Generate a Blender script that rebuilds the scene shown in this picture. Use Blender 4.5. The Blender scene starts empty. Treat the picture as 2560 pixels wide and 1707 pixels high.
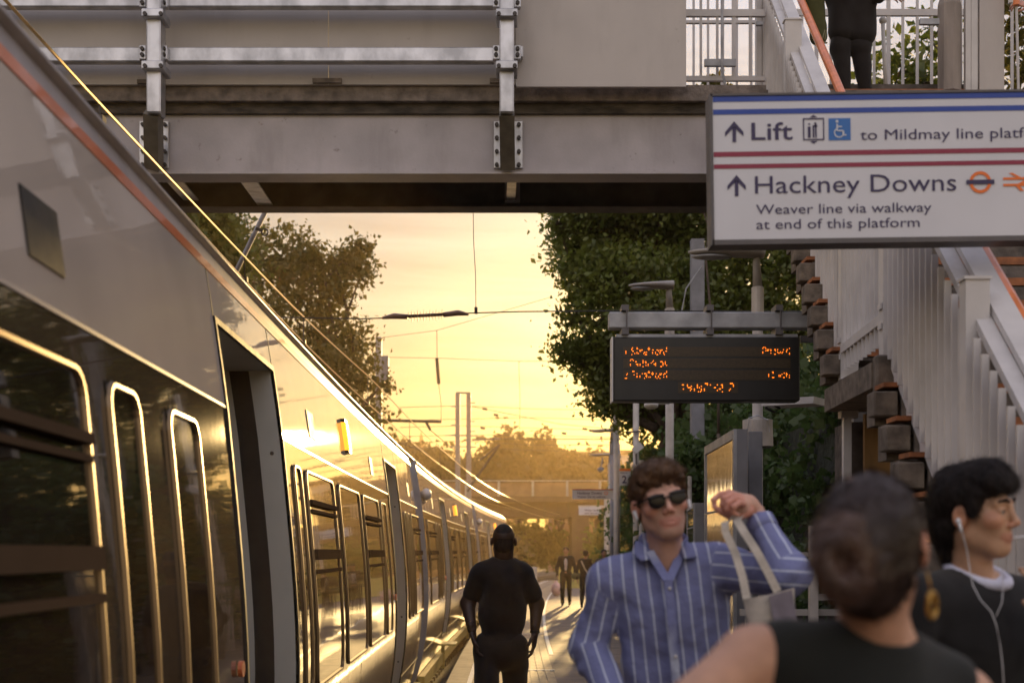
import bpy, math, random
import numpy as np
from mathutils import Vector, Matrix, Euler

# ---------------------------------------------------------------- camera, sky, sun, exposure
scene = bpy.context.scene
F, CX, HY, EH = 3413.0, 1280.0, 1378.0, 1.65
def P(x, y, d):
    return Vector(((x - CX) * d / F, d, EH + (HY - y) * d / F))

cam_data = bpy.data.cameras.new('camera')
cam = bpy.data.objects.new('camera', cam_data)
scene.collection.objects.link(cam)
cam.location = (0, 0, EH)
cam.rotation_euler = (math.radians(90), 0, 0)
cam_data.sensor_width = 36.0
cam_data.lens = 48.0
cam_data.shift_y = (HY - 853.5) / 2560.0
cam_data.clip_start = 0.05
cam_data.clip_end = 6000
cam_data.dof.use_dof = True
cam_data.dof.focus_distance = 10.5
cam_data.dof.aperture_fstop = 3.0
scene.camera = cam

SUN_AZ = math.radians(6.0)      # to the right of +Y
SUN_EL = math.radians(6.6)
SKY_GAMMA = 0.36
FILL_TINT_BACK = (2.60, 1.96, 1.56, 1)
TINT_SUN = (.655, .665, .70, 1)
TINT_LOW = (1.02, 1.0, .56, 1)
TINT_HIGH = (1.36, 1.58, 2.1, 1)
world = bpy.data.worlds.new('World')
scene.world = world
world.use_nodes = True
nt = world.node_tree
nt.nodes.clear()
wout = nt.nodes.new('ShaderNodeOutputWorld')
bg = nt.nodes.new('ShaderNodeBackground')
sky = nt.nodes.new('ShaderNodeTexSky')
sky.sky_type = 'NISHITA'
sky.sun_disc = False
sky.sun_elevation = SUN_EL
sky.sun_rotation = SUN_AZ
sky.altitude = 30
sky.air_density = 1.3
sky.dust_density = 3.2
sky.ozone_density = 1.0
# thin streaky cloud veil mixed into the sky
tc = nt.nodes.new('ShaderNodeTexCoord')
mp = nt.nodes.new('ShaderNodeMapping')
mp.inputs['Scale'].default_value = (1.6, 1.6, 15.0)
mp.inputs['Rotation'].default_value = (0.0, math.radians(4), 0.0)
nz = nt.nodes.new('ShaderNodeTexNoise')
nz.inputs['Scale'].default_value = 2.2
nz.inputs['Detail'].default_value = 5
nz.inputs['Roughness'].default_value = 0.55
nz.inputs['Distortion'].default_value = 0.6
rmp = nt.nodes.new('ShaderNodeMapRange')
rmp.inputs[1].default_value = 0.35
rmp.inputs[2].default_value = 0.7
rmp.inputs[3].default_value = 0.0
rmp.inputs[4].default_value = 1.0
mixc = nt.nodes.new('ShaderNodeMix'); mixc.data_type = 'RGBA'
mixc.inputs[6].default_value = (0.86, 0.83, 0.84, 1)
mixc.inputs[7].default_value = (1.16, 1.15, 1.18, 1)
mul = nt.nodes.new('ShaderNodeMix'); mul.data_type = 'RGBA'; mul.blend_type = 'MULTIPLY'
mul.inputs[0].default_value = 1.0
nt.links.new(tc.outputs['Generated'], mp.inputs['Vector'])
nt.links.new(mp.outputs[0], nz.inputs['Vector'])
nt.links.new(nz.outputs['Fac'], rmp.inputs[0])
nt.links.new(rmp.outputs[0], mixc.inputs[0])
# compress the sky's range; sky away from the sun brightened as added fill light
gam = nt.nodes.new('ShaderNodeGamma'); gam.inputs['Gamma'].default_value = SKY_GAMMA
nt.links.new(sky.outputs[0], gam.inputs['Color'])
dotn = nt.nodes.new('ShaderNodeVectorMath'); dotn.operation = 'DOT_PRODUCT'
dotn.inputs[1].default_value = (math.sin(SUN_AZ), math.cos(SUN_AZ), .1)
nt.links.new(tc.outputs['Generated'], dotn.inputs[0])
mr_ = nt.nodes.new('ShaderNodeMapRange'); mr_.inputs[1].default_value = -.1; mr_.inputs[2].default_value = .97
nt.links.new(dotn.outputs['Value'], mr_.inputs[0])
tint = nt.nodes.new('ShaderNodeMix'); tint.data_type = 'RGBA'
tint.inputs[6].default_value = FILL_TINT_BACK
tint.inputs[7].default_value = TINT_SUN
nt.links.new(mr_.outputs[0], tint.inputs[0])
mul0 = nt.nodes.new('ShaderNodeMix'); mul0.data_type = 'RGBA'; mul0.blend_type = 'MULTIPLY'; mul0.inputs[0].default_value = 1.0
nt.links.new(gam.outputs[0], mul0.inputs[6]); nt.links.new(tint.outputs[2], mul0.inputs[7])
# bright aureole of the veiled sun
d2 = nt.nodes.new('ShaderNodeVectorMath'); d2.operation = 'DOT_PRODUCT'
d2.inputs[1].default_value = (math.sin(SUN_AZ)*math.cos(SUN_EL), math.cos(SUN_AZ)*math.cos(SUN_EL), math.sin(SUN_EL))
nt.links.new(tc.outputs['Generated'], d2.inputs[0])
au = nt.nodes.new('ShaderNodeMapRange'); au.inputs[1].default_value = .975; au.inputs[2].default_value = 1.0; nt.links.new(d2.outputs['Value'], au.inputs[0])
aup = nt.nodes.new('ShaderNodeMath'); aup.operation = 'POWER'; aup.inputs[1].default_value = 2.2; nt.links.new(au.outputs[0], aup.inputs[0])
aum = nt.nodes.new('ShaderNodeMix'); aum.data_type = 'RGBA'; aum.inputs[6].default_value = (1, 1, 1, 1); aum.inputs[7].default_value = (1.9, 1.75, 1.4, 1); nt.links.new(aup.outputs[0], aum.inputs[0])
sepz = nt.nodes.new('ShaderNodeSeparateXYZ'); nt.links.new(tc.outputs['Generated'], sepz.inputs[0])
mrz = nt.nodes.new('ShaderNodeMapRange'); mrz.inputs[1].default_value = .03; mrz.inputs[2].default_value = .40
nt.links.new(sepz.outputs['Z'], mrz.inputs[0])
tz = nt.nodes.new('ShaderNodeMix'); tz.data_type = 'RGBA'; tz.inputs[6].default_value = TINT_LOW; tz.inputs[7].default_value = TINT_HIGH
nt.links.new(mrz.outputs[0], tz.inputs[0])
mulz = nt.nodes.new('ShaderNodeMix'); mulz.data_type = 'RGBA'; mulz.blend_type = 'MULTIPLY'; mulz.inputs[0].default_value = 1.0
nt.links.new(mul0.outputs[2], mulz.inputs[6]); nt.links.new(tz.outputs[2], mulz.inputs[7])
mula = nt.nodes.new('ShaderNodeMix'); mula.data_type = 'RGBA'; mula.blend_type = 'MULTIPLY'; mula.inputs[0].default_value = 1.0
nt.links.new(mulz.outputs[2], mula.inputs[6]); nt.links.new(aum.outputs[2], mula.inputs[7])
nt.links.new(mula.outputs[2], mul.inputs[6])
nt.links.new(mixc.outputs[2], mul.inputs[7])
nt.links.new(mul.outputs[2], bg.inputs['Color'])
bg.inputs['Strength'].default_value = 0.15
nt.links.new(bg.outputs[0], wout.inputs['Surface'])

sun_l = bpy.data.lights.new('sun', 'SUN')
sun_l.energy = 2.8
sun_l.angle = math.radians(0.6)
sun_l.color = (1.0, 0.66, 0.26)
sun = bpy.data.objects.new('sun', sun_l)
scene.collection.objects.link(sun)
sdir = Vector((math.sin(SUN_AZ) * math.cos(SUN_EL), math.cos(SUN_AZ) * math.cos(SUN_EL), math.sin(SUN_EL)))
sun.rotation_euler = sdir.to_track_quat('Z', 'Y').to_euler()
sun.location = sdir * 50

scene.view_settings.view_transform = 'Standard'
scene.view_settings.look = 'None'
scene.view_settings.exposure = 0.87
scene.view_settings.gamma = 1.0
scene.render.engine = 'CYCLES'
cy = scene.cycles
cy.use_denoising = True
try: cy.denoiser = 'OPENIMAGEDENOISE'
except Exception: pass
cy.max_bounces = 7
cy.diffuse_bounces = 3
cy.glossy_bounces = 4
cy.transmission_bounces = 3
cy.transparent_max_bounces = 8
cy.volume_bounces = 0
cy.sample_clamp_indirect = 4.0
cy.caustics_reflective = False
cy.caustics_refractive = False

# ---------------------------------------------------------------- helpers
ORG = {}
COLL = scene.collection
def props(o, label=None, cat=None, group=None, kind=None):
    if label: o['label'] = label
    if cat: o['category'] = cat
    if group: o['group'] = group
    if kind: o['kind'] = kind
    return o
def thing(name, label, cat, loc=(0, 0, 0), group=None):
    o = bpy.data.objects.new(name, None)
    o.empty_display_size = 0.2
    COLL.objects.link(o)
    o.location = loc
    ORG[o.name] = Vector(loc)
    return props(o, label, cat, group)
def org(o): return ORG.get(o.name, Vector((0, 0, 0)))

def mesh_obj(name, V, Fc, mat, parent=None, smooth=False, loc=None, mats=None, mi=None, attrs=None):
    me = bpy.data.meshes.new(name)
    off = org(parent) if parent is not None else Vector(loc or (0, 0, 0))
    V = np.asarray(V, dtype=np.float64) - np.array(off)
    if isinstance(Fc, np.ndarray):
        n, k = Fc.shape
        me.vertices.add(len(V)); me.vertices.foreach_set('co', V.astype(np.float32).ravel())
        me.loops.add(n * k); me.loops.foreach_set('vertex_index', Fc.astype(np.int32).ravel())
        me.polygons.add(n)
        me.polygons.foreach_set('loop_start', np.arange(0, n * k, k, dtype=np.int32))
        me.update(calc_edges=True)
    else:
        me.from_pydata([tuple(v) for v in V], [], Fc)
        me.update()
    for m in (mats or [mat]): me.materials.append(m)
    if mi is not None: me.polygons.foreach_set('material_index', np.asarray(mi, dtype=np.int32))
    if smooth: me.polygons.foreach_set('use_smooth', np.ones(len(me.polygons), dtype=bool))
    if attrs:
        for an, (typ, data) in attrs.items():
            a = me.attributes.new(an, typ, 'POINT')
            if typ == 'FLOAT': a.data.foreach_set('value', np.asarray(data, dtype=np.float32).ravel())
            else: a.data.foreach_set('color', np.asarray(data, dtype=np.float32).ravel())
    me.validate()
    o = bpy.data.objects.new(name, me)
    COLL.objects.link(o)
    if parent is not None:
        o.parent = parent
        ORG[o.name] = off
    else:
        o.location = off
        ORG[o.name] = Vector(off)
    return o

def frame_of(d, up=Vector((0, 0, 1))):
    d = Vector(d).normalized()
    if abs(d.dot(up)) > 0.98: up = Vector((0, 1, 0))
    a = up.cross(d).normalized()
    b = d.cross(a)
    return a, b, d

class MB:
    def __init__(s): s.v = []; s.f = []
    def add(s, vs, fs):
        n = len(s.v)
        s.v += [tuple(v) for v in vs]
        s.f += [tuple(i + n for i in f) for f in fs]
        return s
    def box(s, a, b, M=None):
        (x0, y0, z0), (x1, y1, z1) = a, b
        vs = [Vector(c) for c in ((x0,y0,z0),(x1,y0,z0),(x1,y1,z0),(x0,y1,z0),(x0,y0,z1),(x1,y0,z1),(x1,y1,z1),(x0,y1,z1))]
        if M is not None: vs = [M @ v for v in vs]
        return s.add(vs, [(0,3,2,1),(4,5,6,7),(0,1,5,4),(1,2,6,5),(2,3,7,6),(3,0,4,7)])
    def bev(s, a, b, r=0.01, M=None):
        """box with chamfered vertical/horizontal edges (all 12)"""
        (x0, y0, z0), (x1, y1, z1) = a, b
        r = min(r, abs(x1-x0)*.45, abs(y1-y0)*.45, abs(z1-z0)*.45)
        vs = []
        for z, ins in ((z0, r), (z0 + r, 0), (z1 - r, 0), (z1, r)):
            pts = [(x0+r,y0),(x1-r,y0),(x1,y0+r),(x1,y1-r),(x1-r,y1),(x0+r,y1),(x0,y1-r),(x0,y0+r)]
            cx, cy_ = (x0+x1)/2, (y0+y1)/2
            for px, py in pts:
                if ins:
                    px = min(max(px, x0+r), x1-r); py = min(max(py, y0+r), y1-r)
                    px += (1e-4 if px < cx else -1e-4); py += (1e-4 if py < cy_ else -1e-4)
                vs.append(Vector((px, py, z)))
        if M is not None: vs = [M @ v for v in vs]
        fs = [tuple(reversed(range(8))), tuple(range(24, 32))]
        for k in range(3):
            for i in range(8):
                j = (i + 1) % 8
                fs.append((k*8+i, k*8+j, k*8+8+j, k*8+8+i))
        return s.add(vs, fs)
    def bar(s, p, q, w, h, up=Vector((0, 0, 1))):
        """rectangular bar from p to q, w across, h along up"""
        p, q = Vector(p), Vector(q)
        a, b, d = frame_of(q - p, Vector(up))
        vs = []
        for c in (p, q):
            for (i, j) in ((-1,-1),(1,-1),(1,1),(-1,1)):
                vs.append(c + a*(i*w/2) + b*(j*h/2))
        return s.add(vs, [(0,1,2,3),(7,6,5,4),(0,4,5,1),(1,5,6,2),(2,6,7,3),(3,7,4,0)])
    def tube(s, pts, r, n=8, cap=True, r2=None):
        pts = [Vector(p) for p in pts]
        m = len(pts); vs = []; fs = []
        for i, p in enumerate(pts):
            d = (pts[min(i+1, m-1)] - pts[max(i-1, 0)])
            a, b, d = frame_of(d)
            rr = r[i] if isinstance(r, (list, tuple)) else (r if r2 is None else r + (r2 - r) * i / max(1, m-1))
            for k in range(n):
                t = 2*math.pi*k/n
                vs.append(p + a*(rr*math.cos(t)) + b*(rr*math.sin(t)))
        for i in range(m-1):
            for k in range(n):
                l = (k+1) % n
                fs.append((i*n+k, i*n+l, (i+1)*n+l, (i+1)*n+k))
        if cap:
            fs.append(tuple(reversed(range(n)))); fs.append(tuple(range((m-1)*n, m*n)))
        return s.add(vs, fs)
    def ell(s, c, r, n=12, m=8, M=None):
        c = Vector(c); vs = []; fs = []
        rx, ry, rz = r if hasattr(r, '__len__') else (r, r, r)
        for j in range(m+1):
            ph = math.pi*j/m
            for i in range(n):
                t = 2*math.pi*i/n
                v = Vector((rx*math.sin(ph)*math.cos(t), ry*math.sin(ph)*math.sin(t), rz*math.cos(ph)))
                if M is not None: v = M @ v
                vs.append(c + v)
        for j in range(m):
            for i in range(n):
                k = (i+1) % n
                fs.append((j*n+i, (j+1)*n+i, (j+1)*n+k, j*n+k))
        return s.add(vs, fs)
    def prism(s, poly, d0, d1, fn):
        """poly list of (u,v); fn(u,v,d)->Vector ; extruded between depth d0 and d1"""
        n = len(poly)
        vs = [fn(u, v, d0) for u, v in poly] + [fn(u, v, d1) for u, v in poly]
        fs = [tuple(range(n)), tuple(reversed(range(n, 2*n)))]
        for i in range(n):
            j = (i+1) % n
            fs.append((i, i+n, j+n, j))
        return s.add(vs, fs)
    def build(s, name, mat, parent=None, smooth=False, loc=None, bevel=0.0):
        if parent is None and loc is None:
            A = np.array(s.v); loc = ((A[:,0].min()+A[:,0].max())/2, (A[:,1].min()+A[:,1].max())/2, A[:,2].min())
        o = mesh_obj(name, s.v, s.f, mat, parent, smooth, loc)
        if bevel:
            b = o.modifiers.new('bevel', 'BEVEL'); b.width = bevel; b.segments = 2; b.limit_method = 'ANGLE'
        return o

# ---------------------------------------------------------------- materials
def nd(t, typ, **kw):
    n = t.nodes.new(typ)
    for k, v in kw.items():
        if k.startswith('i_'): n.inputs[k[2:].replace('_', ' ')].default_value = v
        else: setattr(n, k, v)
    return n
def mat(name, col, rough=0.6, metal=0.0, var=0.15, scale=6.0, bump=0.0, bscale=60.0, coat=0.0, spec=0.5,
        col2=None, stretch=(1, 1, 1), detail=5, trans=0.0, sheen=0.0, rvar=0.1, coat_rough=0.05, sub=0.0, low=0.35, high=0.65, stain=None, stain_col=(.09,.055,.03)):
    m = bpy.data.materials.new(name); m.use_nodes = True
    t = m.node_tree; b = t.nodes['Principled BSDF']
    c = np.array(col[:3], dtype=float)
    tcn = nd(t, 'ShaderNodeTexCoord'); mpn = nd(t, 'ShaderNodeMapping')
    mpn.inputs['Scale'].default_value = stretch
    t.links.new(tcn.outputs['Object'], mpn.inputs['Vector'])
    n1 = nd(t, 'ShaderNodeTexNoise'); n1.inputs['Scale'].default_value = scale; n1.inputs['Detail'].default_value = detail
    t.links.new(mpn.outputs[0], n1.inputs['Vector'])
    mr = nd(t, 'ShaderNodeMapRange'); mr.inputs[1].default_value = low; mr.inputs[2].default_value = high
    t.links.new(n1.outputs['Fac'], mr.inputs[0])
    mx = nd(t, 'ShaderNodeMix', data_type='RGBA')
    ca = c * (1 - var); cb = np.array(col2[:3]) if col2 is not None else np.minimum(c * (1 + var), 1)
    mx.inputs[6].default_value = (*ca, 1); mx.inputs[7].default_value = (*cb, 1)
    t.links.new(mr.outputs[0], mx.inputs[0])
    colout = mx.outputs[2]
    if stain:
        for (sc_, st_, lo_, hi_, am_) in stain:
            mps = nd(t, 'ShaderNodeMapping'); mps.inputs['Scale'].default_value = st_; t.links.new(tcn.outputs['Object'], mps.inputs['Vector'])
            ns = nd(t, 'ShaderNodeTexNoise'); ns.inputs['Scale'].default_value = sc_; ns.inputs['Detail'].default_value = 9; ns.inputs['Roughness'].default_value = .65
            t.links.new(mps.outputs[0], ns.inputs['Vector'])
            ms_ = nd(t, 'ShaderNodeMapRange'); ms_.inputs[1].default_value = lo_; ms_.inputs[2].default_value = hi_; ms_.inputs[3].default_value = 0; ms_.inputs[4].default_value = am_
            t.links.new(ns.outputs['Fac'], ms_.inputs[0])
            m3 = nd(t, 'ShaderNodeMix', data_type='RGBA'); m3.inputs[7].default_value = (*stain_col, 1)
            t.links.new(ms_.outputs[0], m3.inputs[0]); t.links.new(colout, m3.inputs[6]); colout = m3.outputs[2]
    t.links.new(colout, b.inputs['Base Color'])
    mr2 = nd(t, 'ShaderNodeMapRange'); mr2.inputs[3].default_value = max(0.01, rough - rvar*rough*2); mr2.inputs[4].default_value = min(1, rough + rvar*rough*2)
    n2 = nd(t, 'ShaderNodeTexNoise'); n2.inputs['Scale'].default_value = scale*2.7; n2.inputs['Detail'].default_value = 4
    t.links.new(mpn.outputs[0], n2.inputs['Vector']); t.links.new(n2.outputs['Fac'], mr2.inputs[0])
    t.links.new(mr2.outputs[0], b.inputs['Roughness'])
    b.inputs['Metallic'].default_value = metal
    b.inputs['Specular IOR Level'].default_value = spec
    b.inputs['Coat Weight'].default_value = coat
    b.inputs['Coat Roughness'].default_value = coat_rough
    if sheen: b.inputs['Sheen Weight'].default_value = sheen
    if sub:
        b.inputs['Subsurface Weight'].default_value = sub
        b.inputs['Subsurface Radius'].default_value = (0.012, 0.005, 0.003)
    if bump:
        nb = nd(t, 'ShaderNodeTexNoise'); nb.inputs['Scale'].default_value = bscale; nb.inputs['Detail'].default_value = 6
        t.links.new(mpn.outputs[0], nb.inputs['Vector'])
        bn = nd(t, 'ShaderNodeBump'); bn.inputs['Strength'].default_value = 1.0; bn.inputs['Distance'].default_value = bump
        t.links.new(nb.outputs['Fac'], bn.inputs['Height']); t.links.new(bn.outputs[0], b.inputs['Normal'])
        if coat: t.links.new(bn.outputs[0], b.inputs['Coat Normal'])
    return m
def emis(name, col, s):
    m = bpy.data.materials.new(name); m.use_nodes = True
    b = m.node_tree.nodes['Principled BSDF']
    b.inputs['Base Color'].default_value = (*col, 1)
    b.inputs['Emission Color'].default_value = (*col, 1)
    b.inputs['Emission Strength'].default_value = s
    return m
def leafmat(name, c1, c2, c3=None):
    m = bpy.data.materials.new(name); m.use_nodes = True
    t = m.node_tree; t.nodes.clear()
    out = nd(t, 'ShaderNodeOutputMaterial')
    g = nd(t, 'ShaderNodeTexCoord')
    n = nd(t, 'ShaderNodeTexNoise'); n.inputs['Scale'].default_value = 1.6; n.inputs['Detail'].default_value = 8; n.inputs['Roughness'].default_value = .8
    t.links.new(g.outputs['Object'], n.inputs['Vector'])
    cr = nd(t, 'ShaderNodeValToRGB')
    cr.color_ramp.elements[0].position = .38; cr.color_ramp.elements[0].color = (*c1, 1)
    cr.color_ramp.elements[1].position = .62; cr.color_ramp.elements[1].color = (*c2, 1)
    if c3:
        e = cr.color_ramp.elements.new(.7); e.color = (*c3, 1)
    t.links.new(n.outputs['Fac'], cr.inputs[0])
    d = nd(t, 'ShaderNodeBsdfDiffuse'); tr = nd(t, 'ShaderNodeBsdfTranslucent'); gl = nd(t, 'ShaderNodeBsdfGlossy')
    gl.inputs['Roughness'].default_value = .45
    gl.inputs['Color'].default_value = (.5, .5, .45, 1)
    mx = nd(t, 'ShaderNodeMixShader'); mx.inputs[0].default_value = .5
    mx2 = nd(t, 'ShaderNodeMixShader'); mx2.inputs[0].default_value = .06
    t.links.new(cr.outputs[0], d.inputs[0]); t.links.new(cr.outputs[0], tr.inputs[0])
    t.links.new(d.outputs[0], mx.inputs[1]); t.links.new(tr.outputs[0], mx.inputs[2])
    t.links.new(mx.outputs[0], mx2.inputs[1]); t.links.new(gl.outputs[0], mx2.inputs[2])
    t.links.new(mx2.outputs[0], out.inputs[0])
    return m

M = {}
M['cream'] = mat('cream_panel', (.50, .455, .42), .55, var=.05, scale=2, bump=.001, bscale=150, stain=[(1.6, (1, 1, .25), .50, .8, .28), (14, (1, 1, 1), .66, .74, .5)])
M['girder'] = mat('lilac_painted_steel', (.42, .385, .395), .5, var=.10, scale=3, bump=.0015, bscale=40, detail=8, stain=[(2.2, (1, 1, .18), .52, .78, .35), (9, (1, 1, 1), .64, .74, .75)])
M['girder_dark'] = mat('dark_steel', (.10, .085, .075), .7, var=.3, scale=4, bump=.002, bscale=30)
M['concrete'] = mat('brown_concrete', (.20, .165, .14), .85, var=.35, scale=9, bump=.012, bscale=35, detail=10)
M['concrete_dark'] = mat('dark_concrete', (.08, .065, .05), .9, var=.5, scale=5, bump=.01, bscale=25, stretch=(1, 1, 3))  # darker, mottled concrete for the lower tier of the slab
M['galv'] = mat('galvanised_steel', (.50, .50, .52), .38, .75, var=.28, scale=7, bump=.001, bscale=30, detail=9, stretch=(1, 1, .6))
M['galv_dull'] = mat('dull_galvanised_steel', (.33, .33, .34), .55, .4, var=.2, scale=7)
M['bolt'] = mat('dark_bolt', (.07, .06, .055), .6, .3)
M['white'] = mat('white_painted_steel', (.57, .54, .515), .45, var=.08, scale=5, bump=.0008, bscale=60, stain=[(3, (1, 1, .3), .55, .8, .3), (22, (1, 1, 1), .66, .74, .5)])
M['white_bar'] = mat('white_bar_paint', (.54, .51, .49), .45, var=.08, scale=5)
M['pole'] = mat('cream_pole_paint', (.50, .45, .40), .5, var=.12, scale=8, bump=.0008, bscale=50)
M['grey_pole'] = mat('grey_pole_paint', (.20, .20, .22), .55, var=.15, scale=6)
M['lamp'] = mat('lamp_grey_plastic', (.34, .31, .28), .5, var=.1)
M['orange'] = mat('orange_handrail_paint', (.72, .20, .05), .4, var=.12, scale=14, coat=.3)
M['nosing_lit_top'] = mat('orange_nosing_lit_top', (.30, .105, .035), .7, var=.3, scale=14)
M['tread'] = mat('tread_timber', (.11, .09, .075), .8, var=.35, scale=11, bump=.004, bscale=50)
M['endgrain'] = mat('weathered_end_block', (.15, .12, .092), .85, var=.35, scale=14, bump=.004, bscale=60)
M['wood'] = mat('weathered_plywood', (.40, .23, .09), .7, var=.4, scale=6, bump=.003, bscale=30, stretch=(1, 1, .25))
M['brick'] = mat('dark_masonry', (.10, .08, .065), .9, var=.4, scale=9, bump=.01, bscale=20)
M['asphalt'] = mat('platform_asphalt', (.17, .13, .105), .62, var=.28, scale=3.0, bump=.006, bscale=55, detail=10, stretch=(.5, 1.6, 1), spec=.3)
M['coping'] = mat('coping_slab', (.23, .175, .12), .75, var=.18, scale=4, bump=.003, bscale=40)
M['tactile'] = mat('tactile_paving', (.33, .24, .14), .6, var=.18, scale=5, bump=.003, bscale=60)
M['paintw'] = mat('white_line_paint', (.72, .68, .60), .5, var=.12, scale=12)
M['ballast'] = mat('track_ballast', (.10, .085, .07), .9, var=.5, scale=14, bump=.05, bscale=18, detail=8)
M['earth'] = mat('trackside_earth', (.09, .08, .045), .9, var=.4, scale=.4, bump=.05, bscale=4, detail=8)
M['sleeper'] = mat('sleeper', (.13, .11, .10), .85, var=.3)
M['rail'] = mat('rail_steel', (.55, .48, .40), .25, .9, var=.15)
M['wire'] = mat('copper_wire', (.70, .48, .22), .35, .7, var=.1)
M['wire_dark'] = mat('dark_wire', (.05, .045, .04), .5, .2)
M['insul'] = mat('insulator_brown', (.20, .12, .09), .35, var=.2)
M['black'] = mat('black_plastic', (.015, .014, .013), .4, var=.2)
M['rubber'] = mat('black_rubber', (.012, .011, .010), .6, var=.2)
# train paint
M['t_white'] = mat('train_white_paint', (.46, .40, .35), .5, var=.06, scale=1.6, bump=.0012, bscale=1.7, detail=2, coat=.8, coat_rough=.02, spec=0, rvar=.1)
M['t_band'] = mat('train_window_band', (.06, .045, .03), .5, var=.15, scale=2, bump=.0009, bscale=2.0, coat=1.0, coat_rough=.03, spec=0, rvar=.1)
M['t_lower'] = mat('train_lower_paint', (.36, .32, .28), .5, var=.15, scale=2.5, bump=.0015, bscale=2.4, detail=3, coat=.9, coat_rough=.08, spec=0, rvar=.1)
M['t_cant'] = mat('train_cantrail', (.34, .31, .31), .5, var=.08, coat=.25, coat_rough=.25, spec=.1)
M['t_roof'] = mat('train_roof_grey', (.13, .125, .12), .55, var=.2, scale=3)
M['t_orange'] = mat('train_orange_line', (.62, .15, .05), .3, var=.08, coat=.6)
M['t_jamb'] = mat('door_jamb_grey', (.42, .42, .40), .45, var=.06, scale=4)
M['t_in'] = mat('train_interior_dark', (.03, .025, .02), .8, var=.2)
M['t_frame'] = mat('window_frame_metal', (.24, .17, .10), .42, 1.0, var=.02, scale=2, rvar=.02)
M['t_bar'] = mat('window_bar_dark', (.065, .045, .03), .7, var=.05, spec=0)
M['t_end'] = mat('gangway_grey', (.30, .32, .36), .45, var=.08)
M['glass'] = mat('dark_train_glass', (.016, .012, .009), .03, var=.2, scale=1.2, bump=.0012, bscale=1.3, detail=2, coat=0, spec=.8, rvar=.1)
M['amber'] = emis('amber_lens', (1.0, .42, .03), .9)
M['under'] = mat('bogie_dark', (.05, .04, .03), .8, var=.3, scale=8, bump=.01, bscale=12)
M['step'] = mat('step_plate_sunlit_yellow', (.62, .50, .18), .35, .2, var=.15, scale=10)  # yellow of the low sun put into the step colour
# vegetation
M['leaf'] = leafmat('leaf_green', (.058, .088, .013), (.19, .215, .032))
M['leaf_ivy'] = leafmat('leaf_ivy', (.035, .070, .020), (.10, .155, .04))
M['leaf_autumn'] = leafmat('leaf_autumn', (.07, .085, .016), (.15, .12, .025), (.24, .09, .03))
M['leaf_far'] = leafmat('leaf_far', (.06, .06, .02), (.11, .09, .03))
M['grass'] = leafmat('grass_blade', (.09, .09, .03), (.18, .15, .05))
M['bark'] = mat('bark', (.085, .06, .045), .9, var=.3, scale=12, bump=.02, bscale=18, stretch=(1, 1, .3))
# ---------------------------------------------------------------- the curve of the line
def C(y):
    return -.0285*y + .00075*y*y if y > 0 else -.0285*y
def CP(X0, y, z): return Vector((X0 + C(y), y, z))

def strip_ribbon(xs0, xs1, z0, z1, y0, y1, step=1.5):
    """solid following the curve between offsets xs0..xs1 and z0..z1"""
    mb = MB(); n = max(1, int((y1-y0)/step)); vs = []; fs = []
    for i in range(n+1):
        y = y0 + (y1-y0)*i/n
        for X0, z in ((xs0, z0), (xs1, z0), (xs1, z1), (xs0, z1)): vs.append(CP(X0, y, z))
    for i in range(n):
        a = i*4; b = a+4
        for k in range(4):
            l = (k+1) % 4
            fs.append((a+k, a+l, b+l, b+k))
    fs.append((3,2,1,0)); fs.append((n*4, n*4+1, n*4+2, n*4+3))
    mb.add(vs, fs); return mb

# ---------------------------------------------------------------- ground
g = MB()
xs = [-900, -200, -60, -20, -10, -5, 0, 6, 20, 60, 200, 900]
ys = [-300, -20, 0, 20, 40, 60, 80, 100, 120, 150, 200, 300, 600, 2500]
vs = []
for y in ys:
    for x in xs: vs.append((x, y, -1.2))
nx = len(xs)
g.add(vs, [(j*nx+i, j*nx+i+1, (j+1)*nx+i+1, (j+1)*nx+i) for j in range(len(ys)-1) for i in range(nx-1)])
o = g.build('ground', M['earth'], loc=(0, 0, -1.2)); props(o, 'brown earth beside the railway', None, None, 'structure')
o = strip_ribbon(-14, -.52, -1.19, -.98, -20, 260, 4).build('track_bed', M['ballast']); props(o, 'dark stone ballast under the tracks', None, None, 'structure')
# platform
pl = strip_ribbon(-.50, 9.5, -1.15, -.012, -12, 78, 1.5).build('platform', M['asphalt']); props(pl, 'worn brown asphalt platform surface', None, None, 'structure')
cp = MB()
y = -12.0
while y < 78:
    s_ = strip_ribbon(-.56, .34, -.09, .0, y, y+.895, .9); cp.add(s_.v, s_.f); y += .9
o = cp.build('platform_edge', M['coping']); props(o, 'pale coping slabs along the platform edge', None, None, 'structure')
tp = MB()
for k in range(4):
    s_ = strip_ribbon(.41+k*.105, .41+k*.105+.07, -.011, .006, -2, 78, 1.5); tp.add(s_.v, s_.f)
s_ = strip_ribbon(.36, .84, -.011, -.0015, -2, 78, 1.5); tp.add(s_.v, s_.f)
o = tp.build('tactile_paving', M['tactile']); props(o, 'ribbed tactile paving strip along the platform', None, None, 'structure')
ln = MB()
s_ = strip_ribbon(.865, .93, -.011, -.006, 22, 78, 1.5); ln.add(s_.v, s_.f)
s_ = strip_ribbon(-.30, -.24, -.01, .003, -2, 78, 1.5); ln.add(s_.v, s_.f)
for yy in (18.9, 27.3, 38.5):
    s_ = strip_ribbon(.36, .86, -.005, .0095, yy, yy+.09); ln.add(s_.v, s_.f)
o = ln.build('platform_line', M['paintw']); props(o, 'white painted lines on the platform', None, None, 'structure')
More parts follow.
